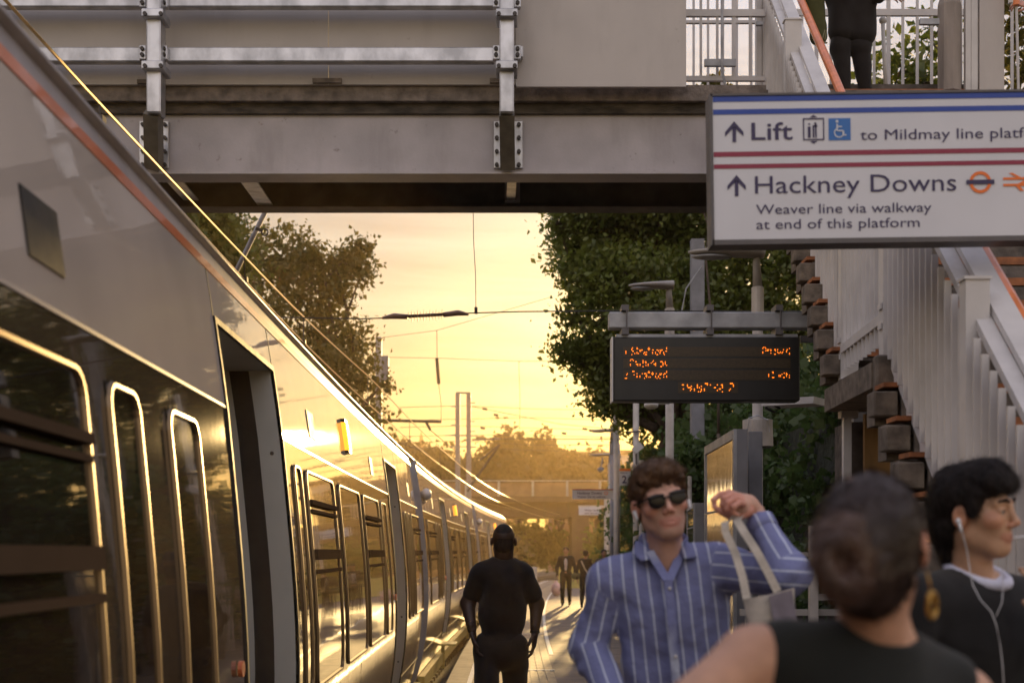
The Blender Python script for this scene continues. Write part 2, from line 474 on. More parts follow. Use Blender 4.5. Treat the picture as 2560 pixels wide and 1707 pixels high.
# rails and sleepers
def track(X0, y0, y1, lab, grp):
    t = thing('railway_track', lab, 'track', CP(X0, (y0+y1)/2, -.98), grp)
    for s in (-.718, .718):
        r = strip_ribbon(X0+s-.035, X0+s+.035, -.93, -.78, y0, y1, 2)
        b_ = strip_ribbon(X0+s-.07, X0+s+.07, -.955, -.93, y0, y1, 4); r.add(b_.v, b_.f)
        r.build('rail', M['rail'], t)
    sl = MB(); y = y0
    while y < y1:
        p = CP(X0, y, -.96); sl.bar(p - Vector((1.25, 0, 0)), p + Vector((1.25, 0, 0)), .25, .12); y += .7
    props(sl.build('sleepers', M['sleeper'], t), kind='stuff')
track(-2.6, -12, 250, 'track the pale train stands on, curving right beyond the platform', 'railway tracks')
track(-6.0, -12, 250, 'second track on the far side of the train', 'railway tracks')

# ---------------------------------------------------------------- the train
ZC = [-.45, 0, .3, .75, 1.2, 1.6, 2.0, 2.285]
XC = [-1.26, -1.13, -1.065, -1.03, -1.032, -1.055, -1.09, -1.12]
PF = np.polyfit(ZC, XC, 4)
PU = np.polyfit([2.285, 2.66, 2.91, 3.01], [-1.12, -1.172, -1.212, -1.23], 2)
def prof(z): return float(np.polyval(PF, z) if z <= 2.285 else np.polyval(PU, z))
CAR_ENDS = (20.62, 40.52)
def taper(y):
    for e in CAR_ENDS:
        if e-.75 < y <= e+.01: return -.14*((y-(e-.75))/.75)**1.6
    return 0.0
def TP(y, z, off=0.0): return Vector((prof(z) + off + taper(y) + C(y), y, z))
def tpatch(mb, y0, y1, z0, z1, off, ny=None, nz=None):
    ny = ny or max(1, int((y1-y0)/.5)); nz = nz or max(1, int((z1-z0)/.12))
    n0 = len(mb.v)
    for j in range(nz+1):
        for i in range(ny+1):
            mb.v.append(tuple(TP(y0+(y1-y0)*i/ny, z0+(z1-z0)*j/nz, off)))
    for j in range(nz):
        for i in range(ny):
            a = n0+j*(ny+1)+i
            mb.f.append((a, a+1, a+ny+2, a+ny+1))
def tblock(mb, y0, y1, z0, z1, o0, o1):
    """solid slab hugging the side between offsets o0<o1"""
    ny = max(1, int((y1-y0)/.6)); nz = max(1, int((z1-z0)/.2))
    tpatch(mb, y0, y1, z0, z1, o1, ny, nz)
    for (ya, yb, za, zb) in ((y0, y1, z0, z0), (y0, y1, z1, z1)):
        n0 = len(mb.v)
        for i in range(ny+1):
            yy = ya+(yb-ya)*i/ny
            mb.v.append(tuple(TP(yy, za, o0))); mb.v.append(tuple(TP(yy, za, o1)))
        for i in range(ny): mb.f.append((n0+2*i, n0+2*i+1, n0+2*i+3, n0+2*i+2))
    for yy in (y0, y1):
        n0 = len(mb.v)
        for j in range(nz+1):
            zz = z0+(z1-z0)*j/nz
            mb.v.append(tuple(TP(yy, zz, o0))); mb.v.append(tuple(TP(yy, zz, o1)))
        for j in range(nz): mb.f.append((n0+2*j, n0+2*j+1, n0+2*j+3, n0+2*j+2))
def rr_path(y0, y1, z0, z1, r, n=4):
    pts = []
    for (cy_, cz, a0) in ((y1-r, z1-r, 0), (y0+r, z1-r, 90), (y0+r, z0+r, 180), (y1-r, z0+r, 270)):
        for i in range(n+1):
            a = math.radians(a0+90*i/n)
            pts.append((cy_+r*math.cos(a), cz+r*math.sin(a)))
    return pts
def frame_ring(mb, y0, y1, z0, z1, w, o0, o1, r=.07):
    """raised rounded-rectangle frame"""
    A = rr_path(y0-w, y1+w, z0-w, z1+w, r+w); B = rr_path(y0, y1, z0, z1, r)
    def dens(L):
        out = []
        for i in range(len(L)):
            a, b = L[i], L[(i+1) % len(L)]
            k = max(1, int(math.hypot(a[0]-b[0], a[1]-b[1])/.25))
            k = 5 if math.hypot(a[0]-b[0], a[1]-b[1]) > .12 else 1
            out += [(a[0]+(b[0]-a[0])*t/k, a[1]+(b[1]-a[1])*t/k) for t in range(k)]
        return out
    A = dens(A); B = dens(B)
    m_ = min(len(A), len(B)); A = A[:m_]; B = B[:m_]
    n0 = len(mb.v)
    for (a, b) in zip(A, B):
        mid = ((a[0]+b[0])/2, (a[1]+b[1])/2)
        mb.v += [tuple(TP(a[0], a[1], o0)), tuple(TP(mid[0]*.5+a[0]*.5, mid[1]*.5+a[1]*.5, o1)), tuple(TP(mid[0]*.5+b[0]*.5, mid[1]*.5+b[1]*.5, o1)), tuple(TP(b[0], b[1], o0))]
    for i in range(m_):
        j = (i+1) % m_
        for k in range(3):
            mb.f.append((n0+4*i+k, n0+4*i+k+1, n0+4*j+k+1, n0+4*j+k))

ROOF = [(-1.23, 3.01), (-1.205, 3.02), (-1.205, 3.035), (-1.27, 3.085), (-1.31, 3.14), (-1.42, 3.24), (-1.65, 3.35), (-2.0, 3.43), (-2.6, 3.47), (-3.2, 3.43), (-3.6, 3.33), (-3.85, 3.2), (-3.98, 3.0), (-4.08, 2.3), (-4.17, .9), (-4.05, 0), (-3.95, -.4)]
def carriage(train, y0, y1, doors, tag_label, first=False):
    V = []; Fc = []; MI = []
    def patch(ya, yb, za, zb, mi, off=0):
        mb = MB(); tpatch(mb, ya, yb, za, zb, off)
        n = len(V); V.extend(mb.v); Fc.extend([tuple(i+n for i in f) for f in mb.f]); MI.extend([mi]*len(mb.f))
    cuts = [y0] + [c for d in doors for c in d] + [y1]
    for i in range(len(cuts)-1):
        a, b = cuts[i], cuts[i+1]
        if i % 2 == 0:
            patch(a, b, -.42, .72, 2); patch(a, b, .72, 2.285, 1); patch(a, b, 2.29, 2.912, 0)
        else:
            patch(a, b, -.42, .02, 2); patch(a, b, 2.66, 2.912, 0)
    patch(y0, y1, 2.912, 3.01, 3)
    # roof and far side
    ny = max(2, int((y1-y0)/1.0)); n0 = len(V)
    for i in range(ny+1):
        yy = y0+(y1-y0)*i/ny
        for (x, z) in ROOF: V.append(tuple(CP(x, yy, z)))
    k = len(ROOF)
    for i in range(ny):
        for j in range(k-1):
            Fc.append((n0+i*k+j, n0+i*k+j+1, n0+(i+1)*k+j+1, n0+(i+1)*k+j)); MI.append(4 if j >= 2 else 3)
    # ends
    for yy in (y0, y1):
        n0 = len(V); zs = [-.42, -.2, 0, .3, .6, .9, 1.2, 1.5, 1.8, 2.1, 2.285, 2.6, 2.91]
        for z in zs: V.append(tuple(TP(yy, z)))
        for (x, z) in ROOF: V.append(tuple(CP(x, yy, z)))
        idx = list(range(n0, len(V)))
        Fc.append(tuple(idx) if yy == y1 else tuple(reversed(idx))); MI.append(5)
    # doorway recesses
    for (a, b) in doors:
        dep = .75
        for yy, s in ((a, 1), (b, -1)):
            # jamb with rubber strip: three bands
            for (o0, o1, mi) in ((0, -.13, 6), (-.13, -.24, 7), (-.24, -dep, 6)):
                n0 = len(V); nz = 14
                for j in range(nz+1):
                    z = .02+(2.66-.02)*j/nz
                    V.append(tuple(TP(yy, z, o0))); V.append(tuple(TP(yy, z, o1)))
                for j in range(nz): Fc.append((n0+2*j, n0+2*j+1, n0+2*j+3, n0+2*j+2)); MI.append(mi)
        for (z, mi) in ((.02, 7), (2.66, 6)):
            n0 = len(V)
            V += [tuple(TP(a, z, 0)), tuple(TP(b, z, 0)), tuple(TP(b, z, -dep)), tuple(TP(a, z, -dep))]
            Fc.append((n0, n0+1, n0+2, n0+3)); MI.append(mi)
        n0 = len(V)
        V += [tuple(TP(a, .02, -dep)), tuple(TP(b, .02, -dep)), tuple(TP(b, 2.66, -dep)), tuple(TP(a, 2.66, -dep))]
        Fc.append((n0, n0+1, n0+2, n0+3)); MI.append(7)
    body = mesh_obj('carriage', V, Fc, None, train, smooth=False,
                    mats=[M['t_white'], M['t_band'], M['t_lower'], M['t_cant'], M['t_roof'], M['t_end'], M['t_jamb'], M['t_in']], mi=MI)
    # smooth shade the painted side strips only
    me = body.data
    sm = np.array([1 if (m in (0, 1, 2, 3, 4)) else 0 for m in MI][:len(me.polygons)], dtype=bool)
    me.polygons.foreach_set('use_smooth', sm)
    # orange line under the gutter
    mb = MB(); tblock(mb, y0, y1, 2.90, 2.945, -.002, .004); mb.build('orange_line', M['t_orange'], body, smooth=False)
    for i in range(0, len(cuts)-1, 2):
        mb = MB(); tblock(mb, cuts[i], cuts[i+1], 2.280, 2.293, -.002, .005); mb.build('trim_strip', M['t_cant'], body)
    # body seams beside doors
    for (a, b) in doors:
        mb = MB()
        tblock(mb, a-.03, b+.03, 2.66, 2.69, -.01, .010)
        for yy in (a-.03, b): tblock(mb, yy, yy+.03, .02, 2.66, -.01, .010)
        for yy in (a-.028, b+.014): tblock(mb, yy, yy+.010, 2.69, 2.895, -.002, .0025)
        mb.build('door_surround', M['rubber'], body)
    # bolts on jambs
    for (a, b) in doors:
        for z in (.3, .85, 1.5, 2.2):
            mb = MB(); p = TP(b, z, -.06 if z != 1.5 else -.30); mb.ell(p, (.012, .004, .012), 8, 4); mb.build('jamb_bolt', M['bolt'], body)
    for i in range(0, len(cuts)-1, 2):
        a, b = cuts[i], cuts[i+1]
        mb = MB(); tblock(mb, a, b, .10, .112, -.002, .003); mb.build('panel_joint', M['rubber'], body)
        mb = MB(); tblock(mb, (a+b)/2, (a+b)/2+.008, -.35, .72, -.002, .002); mb.build('panel_joint', M['rubber'], body)
    for (a, b) in doors:
        mb = MB(); c_ = TP(a-.22, 1.15, .004); mb.tube([c_, c_+Vector((.02, 0, 0))], .035, 14); mb.build('door_button', M['t_orange'], body)
    # windows
    def window(a, b, hopper, z0=.80, z1=2.16):
        w = MB(); tpatch(w, a, b, z0, z1, .004); wo = w.build('window', M['glass'], body, smooth=True)
        f = MB(); frame_ring(f, a+.02, b-.02, z0+.02, z1-.02, .026, .002, .016, .06)
        hb = MB()
        if hopper:
            tblock(hb, a+.03, b-.03, 1.60, 1.665, .004, .034)
            tblock(hb, a+.03, b-.03, 1.51, 1.535, .004, .026)
            tblock(hb, a+.03, b-.03, 1.945, 1.975, .004, .034)
            tblock(hb, a+.03, b-.03, 1.895, 1.915, .004, .024)
        f.build('window_frame', M['t_frame'], body)
        if hb.v: hb.build('window_bar', M['t_bar'], body)
    for i in range(len(cuts)-1):
        if i % 2: continue
        a, b = cuts[i], cuts[i+1]
        if i == 0:      # start end section: door at b
            window(b-.70-.52, b-.72, False); window(b-2.0, b-1.64, False)
            if b-2.25-1.6 > a: window(b-2.25-1.95, b-2.25, True)
        elif i == len(cuts)-2:
            window(a+.5, a+.85, False); window(a+1.1, a+1.42, False); window(a+1.7, a+3.3, True)
        else:
            L = b-a
            window(a+.32, a+.62, False); window(a+.85, a+2.3, True); window(a+2.65, a+4.2, False)
            window(a+4.5, a+6.05, True); window(a+6.35, a+6.95, False)
    # small dark grilles and amber door lamp
    for yy in (y0+2.55, y0+8.05, y0+12.45, y0+17.5):
        mb = MB(); tblock(mb, yy, yy+.3, 2.40, 2.58, -.002, .006); mb.build('grille', M['rubber'], body)
    yc = y0+10.3
    mb = MB(); tblock(mb, yc, yc+.19, 2.46, 2.74, -.002, .035); mb.build('door_indicator_lamp', M['black'], body)
    for (ya, yb) in ((yc-.004, yc+.07), (yc+.12, yc+.194)):
        mb = MB(); tblock(mb, ya, yb, 2.48, 2.71, .0, .037)
        for k in range(9): tblock(mb, ya, yb, 2.49+k*.025, 2.505+k*.025, .030, .041)
        mb.build('amber_lens', M['amber'], body)
    # step boards beneath the doors, and underframe
    for (a, b) in doors:
        x = prof(0) + C((a+b)/2); mb = MB()
        mb.box((x-.1, a+.15, -.16), (x+.27, a+.95, -.125))
        mb.box((x-.02, a+.25, -.6), (x+.05, a+.33, -.155)); 
        mb.build('step_plate', M['step'], body)
    mb = MB()
    s_ = strip_ribbon(-1.2, -1.10, -.50, -.30, y0+.2, y1-.2, 2); mb.add(s_.v, s_.f)
    mb.build('foot_board', M['step'], body)
    mb = MB()
    s_ = strip_ribbon(-3.7, -1.45, -.75, -.42, y0+.3, y1-.3, 2); mb.add(s_.v, s_.f)
    for yb in (y0+3, y1-3):
        for dy in (-1.2, 1.2):
            p = CP(-1.75, yb+dy, -.42); mb.tube([p+Vector((-.06,0,0)), p+Vector((.06,0,0))], .42, 16)
        s_ = strip_ribbon(-1.68, -1.5, -.55, -.35, yb-1.8, yb+1.8, 1); mb.add(s_.v, s_.f)
    mb.build('underframe', M['under'], body)
    if not first:
        mb = MB(); c = TP(y0+.35, 2.55, .07)
        mb.ell(c, (.085, .17, .095), 14, 10); mb.tube([TP(y0+.35, 2.42, -.02), TP(y0+.35, 2.46, .05)], .035, 8)
        mb.build('camera_pod', M['white'], body, smooth=True)
    return body
train = thing('passenger_train', 'long pale passenger train with an orange line under the roof, doors open at the platform', 'train', CP(-2.6, 10, -.78))
carriage(train, .9, 20.62, [(6.05, 7.65), (15.2, 16.75)], '', True)
carriage(train, 21.15, 40.52, [(26.1, 27.7), (35.2, 36.8)], '')
carriage(train, 41.05, 59.6, [(46.1, 47.7), (54.6, 56.2)], '')
carriage(train, -19.2, .55, [(-14, -12.4), (-5.2, -3.6)], '', True)
for y in (.55, 20.6, 40.5):
    s_ = strip_ribbon(-3.3, -1.9, -.2, 2.9, y-.05, y+.58, .2); s_.build('gangway', M['rubber'], train)

# ---------------------------------------------------------------- overhead line
def wire(name, pts, r, m, lab, cat='wire', parent=None, n=6):
    mb = MB(); mb.tube(pts, r, n)
    o = mb.build(name, m, parent)
    if parent is None: props(o, lab, cat)
    return o
def WX(y): return float(np.interp(y, [0, 8, 17, 27, 46, 70, 100], [-2.25, -2.31, -2.33, -2.26, -2.25, -2.5, -2.6]))
ow = thing('overhead_line', 'pair of golden overhead wires clipped together above the train', 'overhead line', CP(-2.5, 0, 4.2))
MB().tube([CP(WX(y), y, EH+2.60) for y in np.arange(-4, 130, 2.)], .0095, 6).build('contact_wire', M['wire'], ow)
def messz(y): return EH+2.6+min(.5, max(.05, (y-5)*.024+.03))
MB().tube([CP(WX(y), y, messz(y)) for y in np.arange(-4, 130, 2.)], .0095, 6).build('catenary_wire', M['wire'], ow)
for y in (8.26, 13.1, 17.0, 24, 32, 41, 52):
    mb = MB()
    mb.tube([CP(WX(y), y, EH+2.6), CP(WX(y), y, messz(y))], .006, 5)
    mb.box(tuple(CP(WX(y)-.03, y-.04, EH+2.58)), tuple(CP(WX(y)+.03, y+.04, EH+2.63)))
    mb.build('dropper', M['bolt'], ow)
for X0, lab in ((-5.9, 'overhead wires above the far track'),):
    ow2 = thing('overhead_line', lab, 'overhead line', CP(X0, 20, 4.2))
    MB().tube([CP(X0, y, EH+2.60) for y in np.arange(16, 130, 2.)], .007, 5).build('contact_wire', M['wire'], ow2)
    MB().tube([CP(X0, y, messz(y)+.3) for y in np.arange(16, 130, 2.)], .007, 5).build('catenary_wire', M['wire'], ow2)

# span wire with the ribbed insulator
ins = thing('span_insulator', 'long ribbed insulator strung on a cross wire under the bridge gap', 'insulator', P(1066, 787, 15.7))
d = 15.7
MB().tube([P(700, 793, d), P(900, 797, d), P(965, 795, d)], .008, 6).build('wire', M['wire_dark'], ins)
MB().tube([P(1165, 783, d), P(1300, 779, d), P(1560, 777, d), P(2150, 779, d)], .008, 6).build('wire', M['wire_dark'], ins)
mb = MB(); mb.tube([P(955, 795, d), P(985, 790, d), P(1020, 792, d)], [.015, .034, .028], 8)
mb.tube([P(1020, 791, d), P(1110, 786, d)], .020, 10); mb.tube([P(1108, 787, d), P(1145, 782, d), P(1172, 786, d)], [.028, .034, .015], 8)
mb.build('insulator_rod', M['insul'], ins, smooth=True)
mb = MB()
for k in range(12):
    x = 1022+k*7.6; a = P(x, 791-(k*.35), d); mb.tube([a-Vector((.0025,0,0)), a+Vector((.0025,0,0))], .066 if k % 2 else .05, 14)
mb.build('insulator_shed', M['insul'], ins)
MB().tube([P(1183, 520, d), P(1184, 600, d), P(1189, 690, d), P(1190, 782, d)], .0045, 5).build('hanger_wire', M['wire_dark'], ins)
mb = MB(); mb.box(tuple(P(1186, 785, d)-Vector((0,.01,0))), tuple(P(1194, 768, d)+Vector((0,.01,0)))); mb.build('clamp', M['bolt'], ins)

# slanted cantilever tube under the bridge
cv = thing('cantilever_tube', 'slanted grey cantilever tube with a ring hanging under the bridge', 'tube', P(668, 519, 14.5))
MB().tube([P(680, 495, 14.5), P(590, 680, 14.5)], .026, 10).build('tube', M['galv_dull'], cv)
mb = MB(); c = P(662, 581, 14.4)
mb.tube([c+Vector((.035*math.cos(t), 0, .035*math.sin(t))) for t in np.linspace(0, 2*math.pi, 13)], .008, 6, cap=False)
mb.bar(P(640, 572, 14.4), P(658, 578, 14.4), .03, .03); mb.build('ring', M['bolt'], cv)

# mast left of the track with its registration arm
m1 = thing('overhead_line_mast', 'slim mast beside the autumn tree carrying a long horizontal arm', 'mast', P(947, 1378, 45)+Vector((0,0,-2.5)))
mb = MB(); x0 = P(947, 843, 45); mb.box((x0.x-.10, 44.9, -.95), (x0.x+.10, 45.1, x0.z)); mb.build('post', M['galv_dull'], m1)
mb = MB(); mb.box(tuple(P(955, 950, 45)-Vector((0,.1,0))), tuple(P(972, 890, 45)+Vector((0,.1,0)))); mb.tube([P(941, 880, 45), P(941, 930, 45)], .09, 10); mb.build('switch_box', M['grey_pole'], m1)
MB().tube([P(950, 1050, 45), P(1104, 1054, 45)], .05, 8).build('arm', M['wire_dark'], m1)
mb = MB(); mb.tube([P(1092, 826, 45), P(1093, 895, 45)], .012, 5); mb.tube([P(1092, 895, 45), P(1097, 960, 45)], .055, 8)
mb.tube([P(1097, 960, 45), P(1103, 1010, 45), P(1103, 1054, 45)], .012, 5); mb.tube([P(1065, 1054, 45), P(1076, 1075, 45)], .05, 6)
mb.tube([P(1076, 1075, 45), P(1140, 1128, 45)], .014, 5)
mb.build('insulator', M['wire_dark'], m1)
spans = thing('span_wires', 'fine cross wires strung over the tracks between the masts', 'wire', P(1200, 900, 45))
def sp(pts, r=.014): MB().tube([P(*p) for p in pts], r, 4).build('wire', M['wire_dark'], spans)
sp([(940, 846, 45), (1092, 826, 45), (1380, 742, 44)], .008)
sp([(965, 893, 45), (1090, 895, 45), (1297, 903, 45), (1600, 900, 45)], .008)
sp([(1297, 903, 45), (1300, 1000, 45), (1299, 1094, 45)], .008)
sp([(1180, 1098, 80), (1257, 1096, 80), (1560, 1098, 80)], .03)
for (a, b, c_) in ((1012, 1018, 1025), (1045, 1040, 1050), (1062, 1066, 1075), (1085, 1083, 1094), (1100, 1108, 1112), (1115, 1121, 1130)):
    sp([(1000, a+6, 88), (1160, a+2, 88), (1330, b+4, 88), (1540, c_, 88)], .018)
sp([(1180, 1016, 84), (1222, 1024, 84), (1400, 1060, 84), (1560, 1075, 84)], .02)
sp([(1200, 1150, 60), (1249, 1111, 60)], .04); sp([(1168, 1228, 60), (1249, 1111, 60)], .05)
sp([(1000, 1106, 80), (1060, 1128, 80), (1072, 1140, 80)], .04)
mb = MB()
for (x, y) in ((1212, 1022), (1240, 1037), (1207, 1070), (1462, 1072), (1410, 1083), (1478, 1076)): mb.tube([P(x-6, y-1, 84), P(x+6, y+1, 84)], .08, 6)
mb.build('insulator', M['wire_dark'], spans)
# twin tall masts
gm = thing('twin_mast_frame', 'pair of tall grey masts joined at the top beyond the train', 'mast', P(1158, 1378, 86)+Vector((0,0,-2.6)))
for x in (1144.5, 1172):
    a = P(x, 983, 86); mb = MB(); mb.box((a.x-.15, 85.85, -1.1), (a.x+.15, 86.15, a.z)); mb.build('post', M['grey_pole'], gm)
mb = MB(); mb.bar(P(1140, 982, 86), P(1176, 982, 86), .2, .1)
for y_ in (1016, 1062, 1087):
    mb.bar(P(1127, y_, 86), P(1147, y_, 86), .1, .06); mb.bar(P(1172, y_-9, 86), P(1188, y_-9, 86), .1, .06)
mb.bar(P(1112, 1088, 86), P(1196, 1090, 86), .1, .06); mb.bar(P(1180, 1099, 86), P(1250, 1096, 86), .16, .12); mb.bar(P(1127, 1116, 86), P(1190, 1117, 86), .1, .06)
mb.build('crossarm', M['grey_pole'], gm)
M['raker'] = mat('shaded_raker_steel', (.17, .155, .13), .6, .2, var=.2, scale=8)  # darker than the posts: shade on the raker put into its colour
# ---------------------------------------------------------------- footbridge across the tracks
D1 = 11.7; SC = F/D1
def bx(x0, y0, x1, y1, d0, d1_, mb=None, ref=D1):
    """box whose front outline is given in picture units at distance ref, from depth d0 to d1_"""
    mb = mb or MB()
    a = P(x0, y1, ref); b = P(x1, y0, ref)
    mb.box((a.x, d0, a.z), (b.x, d1_, b.z)); return mb
XL, XR = -2300, 3300
fb = thing('footbridge', 'lilac steel footbridge spanning the tracks with cream side panels', 'footbridge', (0, 12.5, 5.4))
bx(XL, 288, XR, 436, 11.70, 11.73).build('girder', M['girder'], fb)
mb = bx(XL, 436, XR, 441, 11.62, 11.9); mb.build('bottom_flange', M['girder'], fb)
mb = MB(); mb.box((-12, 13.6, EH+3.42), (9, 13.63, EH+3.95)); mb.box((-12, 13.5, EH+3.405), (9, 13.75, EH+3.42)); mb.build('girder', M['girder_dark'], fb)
mb = bx(XL, 223, 1910, 262, 11.60, 13.7); mb.build('deck_slab', M['concrete'], fb)
mb = bx(1910, 235, XR, 262, 11.60, 13.7); mb.build('deck_slab', M['concrete'], fb)
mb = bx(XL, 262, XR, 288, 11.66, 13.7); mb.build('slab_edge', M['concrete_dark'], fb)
mb = bx(1705, 218, 1735, 236, 11.65, 11.8); mb.ell(P(1898, 234, 11.7), (.07, .08, .05)); mb.build('broken_mortar', M['concrete'], fb)
# underside straps
for (x0, y0, x1, y1, w) in ((615, 443, 663, 512, .15), (428, 443, 478, 500, .15), (1280, 443, 1277, 500, .085)):
    mb = MB(); mb.bar(P(x0, y0, 11.92), P(x1, y1, 13.58), w, .012); mb.build('brace', M['galv'], fb)
mb = MB(); a = P(1262, 508, 13.58); b = P(1300, 446, 13.58); mb.box((a.x, 13.57, a.z), (b.x, 13.599, b.z)); mb.build('bracket_plate', M['girder'], fb)
# deck edge chips under cladding
for i, (xa, xb) in enumerate(((XL, 826), (827.5, 1290))):
    bx(xa, -320, xb, 226, 11.56, 11.60).build('cladding_panel', M['cream'], fb)
bx(1290, -320, 1705, 245, 11.42, 11.46).build('cladding_panel', M['cream'], fb)
for q_ in ((788, 213, 860, 224), (1225, 213, 1262, 224), (356, 216, 422, 226)): bx(*q_, 11.53, 11.56).build('packing_plate', M['concrete'], fb)
# horizontal galvanised rails
RD = 11.32
def rail_bar(x0, x1, ya, yb):
    mb = MB(); a = P(x0, yb, RD); b = P(x1, ya, RD); mb.bev((a.x, RD, a.z), (b.x, RD+.09, b.z), .008); return mb
posts_x = (383, 1267, -500)
spans_ = ((-1400, -520), (-480, 352), (414, 1236))
for (xa, xb) in spans_:
    for (ya, yb) in ((118, 154), (-18, 17), (-154, -118)): rail_bar(xa, xb, ya, yb).build('rail', M['galv'], fb)
rail_bar(1296, 1308, 114, 144).build('rail', M['galv'], fb)
for px_ in posts_x:
    s = 18
    mb = MB()
    a = P(px_-s, 282, 11.12); b = P(px_+s, -330, 11.12); mb.bev((a.x, 11.12, a.z), (b.x, 11.30, b.z), .012)
    po = mb.build('post', M['galv'], fb)
    mb = MB(); mb.bar(P(px_, 280, 11.21), P(px_+2, 416, 11.62), .125, .12, up=(0, 1, 0)); mb.build('raker', M['raker'], fb)
    mb = MB(); a = P(px_-33, 423, D1); b = P(px_+40, 305, D1); mb.bev((a.x, 11.672, a.z), (b.x, 11.698, b.z), .004); pl_ = mb.build('base_plate', M['galv'], fb)
    for xx in (px_-25, px_+30):
        for yy in (313, 346, 380, 413): c = P(xx, yy, 11.67); MB().tube([c+Vector((0, -.03, 0)), c], .017, 6).build('bolt', M['bolt'], pl_)
    for yy in (0, 130, -136):
        mb = MB()
        for sx in (-1, 1):
            a = P(px_+sx*26-9, yy+20, 11.25); b = P(px_+sx*26+9, yy-16, 11.25); mb.bev((a.x, 11.24, a.z), (b.x, 11.31, b.z), .006)
        a = P(px_-27, yy+46, 11.1); b = P(px_+27, yy+26, 11.1); mb.bev((a.x, 11.06, a.z), (b.x, 11.32, b.z), .006)
        cl = mb.build('clamp', M['galv'], fb)
        for sx in (-1, 1):
            for (ox, dy, dd_) in ((27, 8, 11.24), (27, -7, 11.24), (20, 36, 11.06)):
                c = P(px_+sx*ox, yy+dy, dd_); MB().tube([c+Vector((0, -.02, 0)), c], .017, 8).build('bolt', M['bolt'], cl)
# railings of the bridge at the stair head
def railing(x0, x1, tops, bottoms, step, d, w, label=None, ybase=232):
    for (ya, yb) in tops+bottoms:
        mb = MB(); a = P(x0, yb, d); b = P(x1, ya, d); mb.box((a.x, d-.02, a.z), (b.x, d+.02, b.z)); mb.build('railing_rail', M['white_bar'], fb)
    x = x0+8; k = 0
    while x < x1:
        mb = MB(); ww = w*(1.5 if k % 5 == 3 else 1)
        a = P(x-ww/2, ybase, d); b = P(x+ww/2, -330, d); mb.box((a.x, d-.012+.001*(k % 2), a.z), (b.x, d+.012, b.z)); mb.build('baluster', M['white_bar'], fb)
        x += step; k += 1
railing(1703, 1912, [(26, 43)], [(192, 204)], 41, 11.78, 6, ybase=203)
railing(1690, 1925, [(53, 60)], [], 36, 13.62, 5.5, ybase=240)
railing(1925, 2430, [(25, 41)], [], 36, 13.62, 6, ybase=240)
railing(2522, 2900, [(-8, 9)], [], 36, 13.62, 6, ybase=240)
mb = bx(1908, -300, 1922, 232, 12.02, 12.10); mb.build('end_post', M['white'], fb)
# strut channel with conduit
for q_ in ((1760, 152, 1838, 169, 11.66, 11.70), (1711, 53, 1733, 67, 13.5, 13.54), (1889, 58, 1906, 67, 11.66, 11.70)): bx(*q_).build('strut_channel', M['galv_dull'], fb)
mb = bx(2297, 51, 2345, 65, 11.66, 11.70); mb.build('strut_channel', M['galv_dull'], fb)
MB().tube([P(1806, -200, 11.62), P(1805, 150, 11.62), P(1806, 180, 11.62), P(1813, 215, 11.62), P(1818, 246, 11.6)], .011, 8).build('conduit', M['galv_dull'], fb)
# newel with ball, octagonal post, twin post, panel
mb = MB(); c = P(2207, 52, 12.2); mb.ell(c, (.035, .03, .035)); mb.tube([P(2207, 60, 12.2), P(2215, 236, 12.2)], .018, 8); mb.build('newel', M['white'], fb, smooth=True)
mb = MB()
c = P(2374, 232, 11.9); top = P(2374, 16, 11.9)
mb.tube([c, top, P(2374, -14, 11.9), P(2374, -20, 11.9), P(2374, -420, 11.9)], [.105, .105, .075, .055, .05], 8); mb.build('column', mat('column_render', (.26, .22, .19), .8, var=.25, scale=9, bump=.003, bscale=60, stretch=(1, 1, .2)), fb)
bx(2424, -330, 2437, 232, 11.8, 11.86).build('end_post', M['white'], fb); bx(2438, -330, 2454, 232, 11.8, 11.86).build('end_post', M['white'], fb)
bx(2459, -330, 2521, 232, 11.8, 11.86).build('cladding_panel', M['cream'], fb)
mb = bx(2516, -330, 2535, 10, 12.0, 12.04); mb.build('railing_rail', M['white_bar'], fb)
MB().tube([P(2540, -200, 11.7), P(2541, 14, 11.7)], .028, 10).build('handrail', M['orange'], fb)
MB().tube([P(2541, 14, 11.72), P(2546, 232, 11.72)], .012, 8).build('baluster', M['white_bar'], fb)
# support column of the bridge left side (behind the train)
mb = MB(); mb.box((-9.6, 12.2, -1.1), (-9.2, 13.2, 5.2)); mb.build('pier', M['girder'], fb)

# ---------------------------------------------------------------- staircase
def SX(y): return 1.96 + .07*(y-8) if y > 8 else 1.96 + .05*(y-8)
def SZ(y):
    if y >= 8: return 2.65 + (y-8)*3.0/4.1
    if y >= 6.9: return 2.65
    return 2.65 - (6.9-y)*.7317
W = 1.95
st = thing('staircase', 'steep open staircase with white barred sides and orange handrails rising to the footbridge', 'staircase', (2.9, 7.5, 0))
def step_at(y, z, gap=.257):
    x = SX(y)
    mb = MB(); mb.box((x-.0, y, z-.07), (x+W, y+gap+.03, z)); t_ = mb.build('tread', M['tread'], st)
    mb = MB(); mb.box((x+.01, y+gap-.02, z), (x+W-.01, y+gap, z+.13)); mb.build('riser', M['tread'], t_)
    mb = MB(); mb.box((x+.02, y-.012, z-.045), (x+W-.02, y, z+.004)); mb.box((x-.085, y-.01, z-.012), (x-.002, y+.16, z+.010)); mb.build('nosing_lit_top', M['nosing_lit_top'], t_)  # orange block tops paint in low sunlight; the front strip is the nosing
    mb = MB(); mb.bev((x-.135, y-.02, z-.155), (x-.02, y+.10, z-.035), .006); mb.box((x-.10, y+.102, z-.19), (x+.1, y+.25, z-.02)); mb.build('end_block', M['endgrain'], t_)
for k in range(16):
    y = 8.0 + k*4.1/16; step_at(y, 2.65+(k+1)*3.0/16)
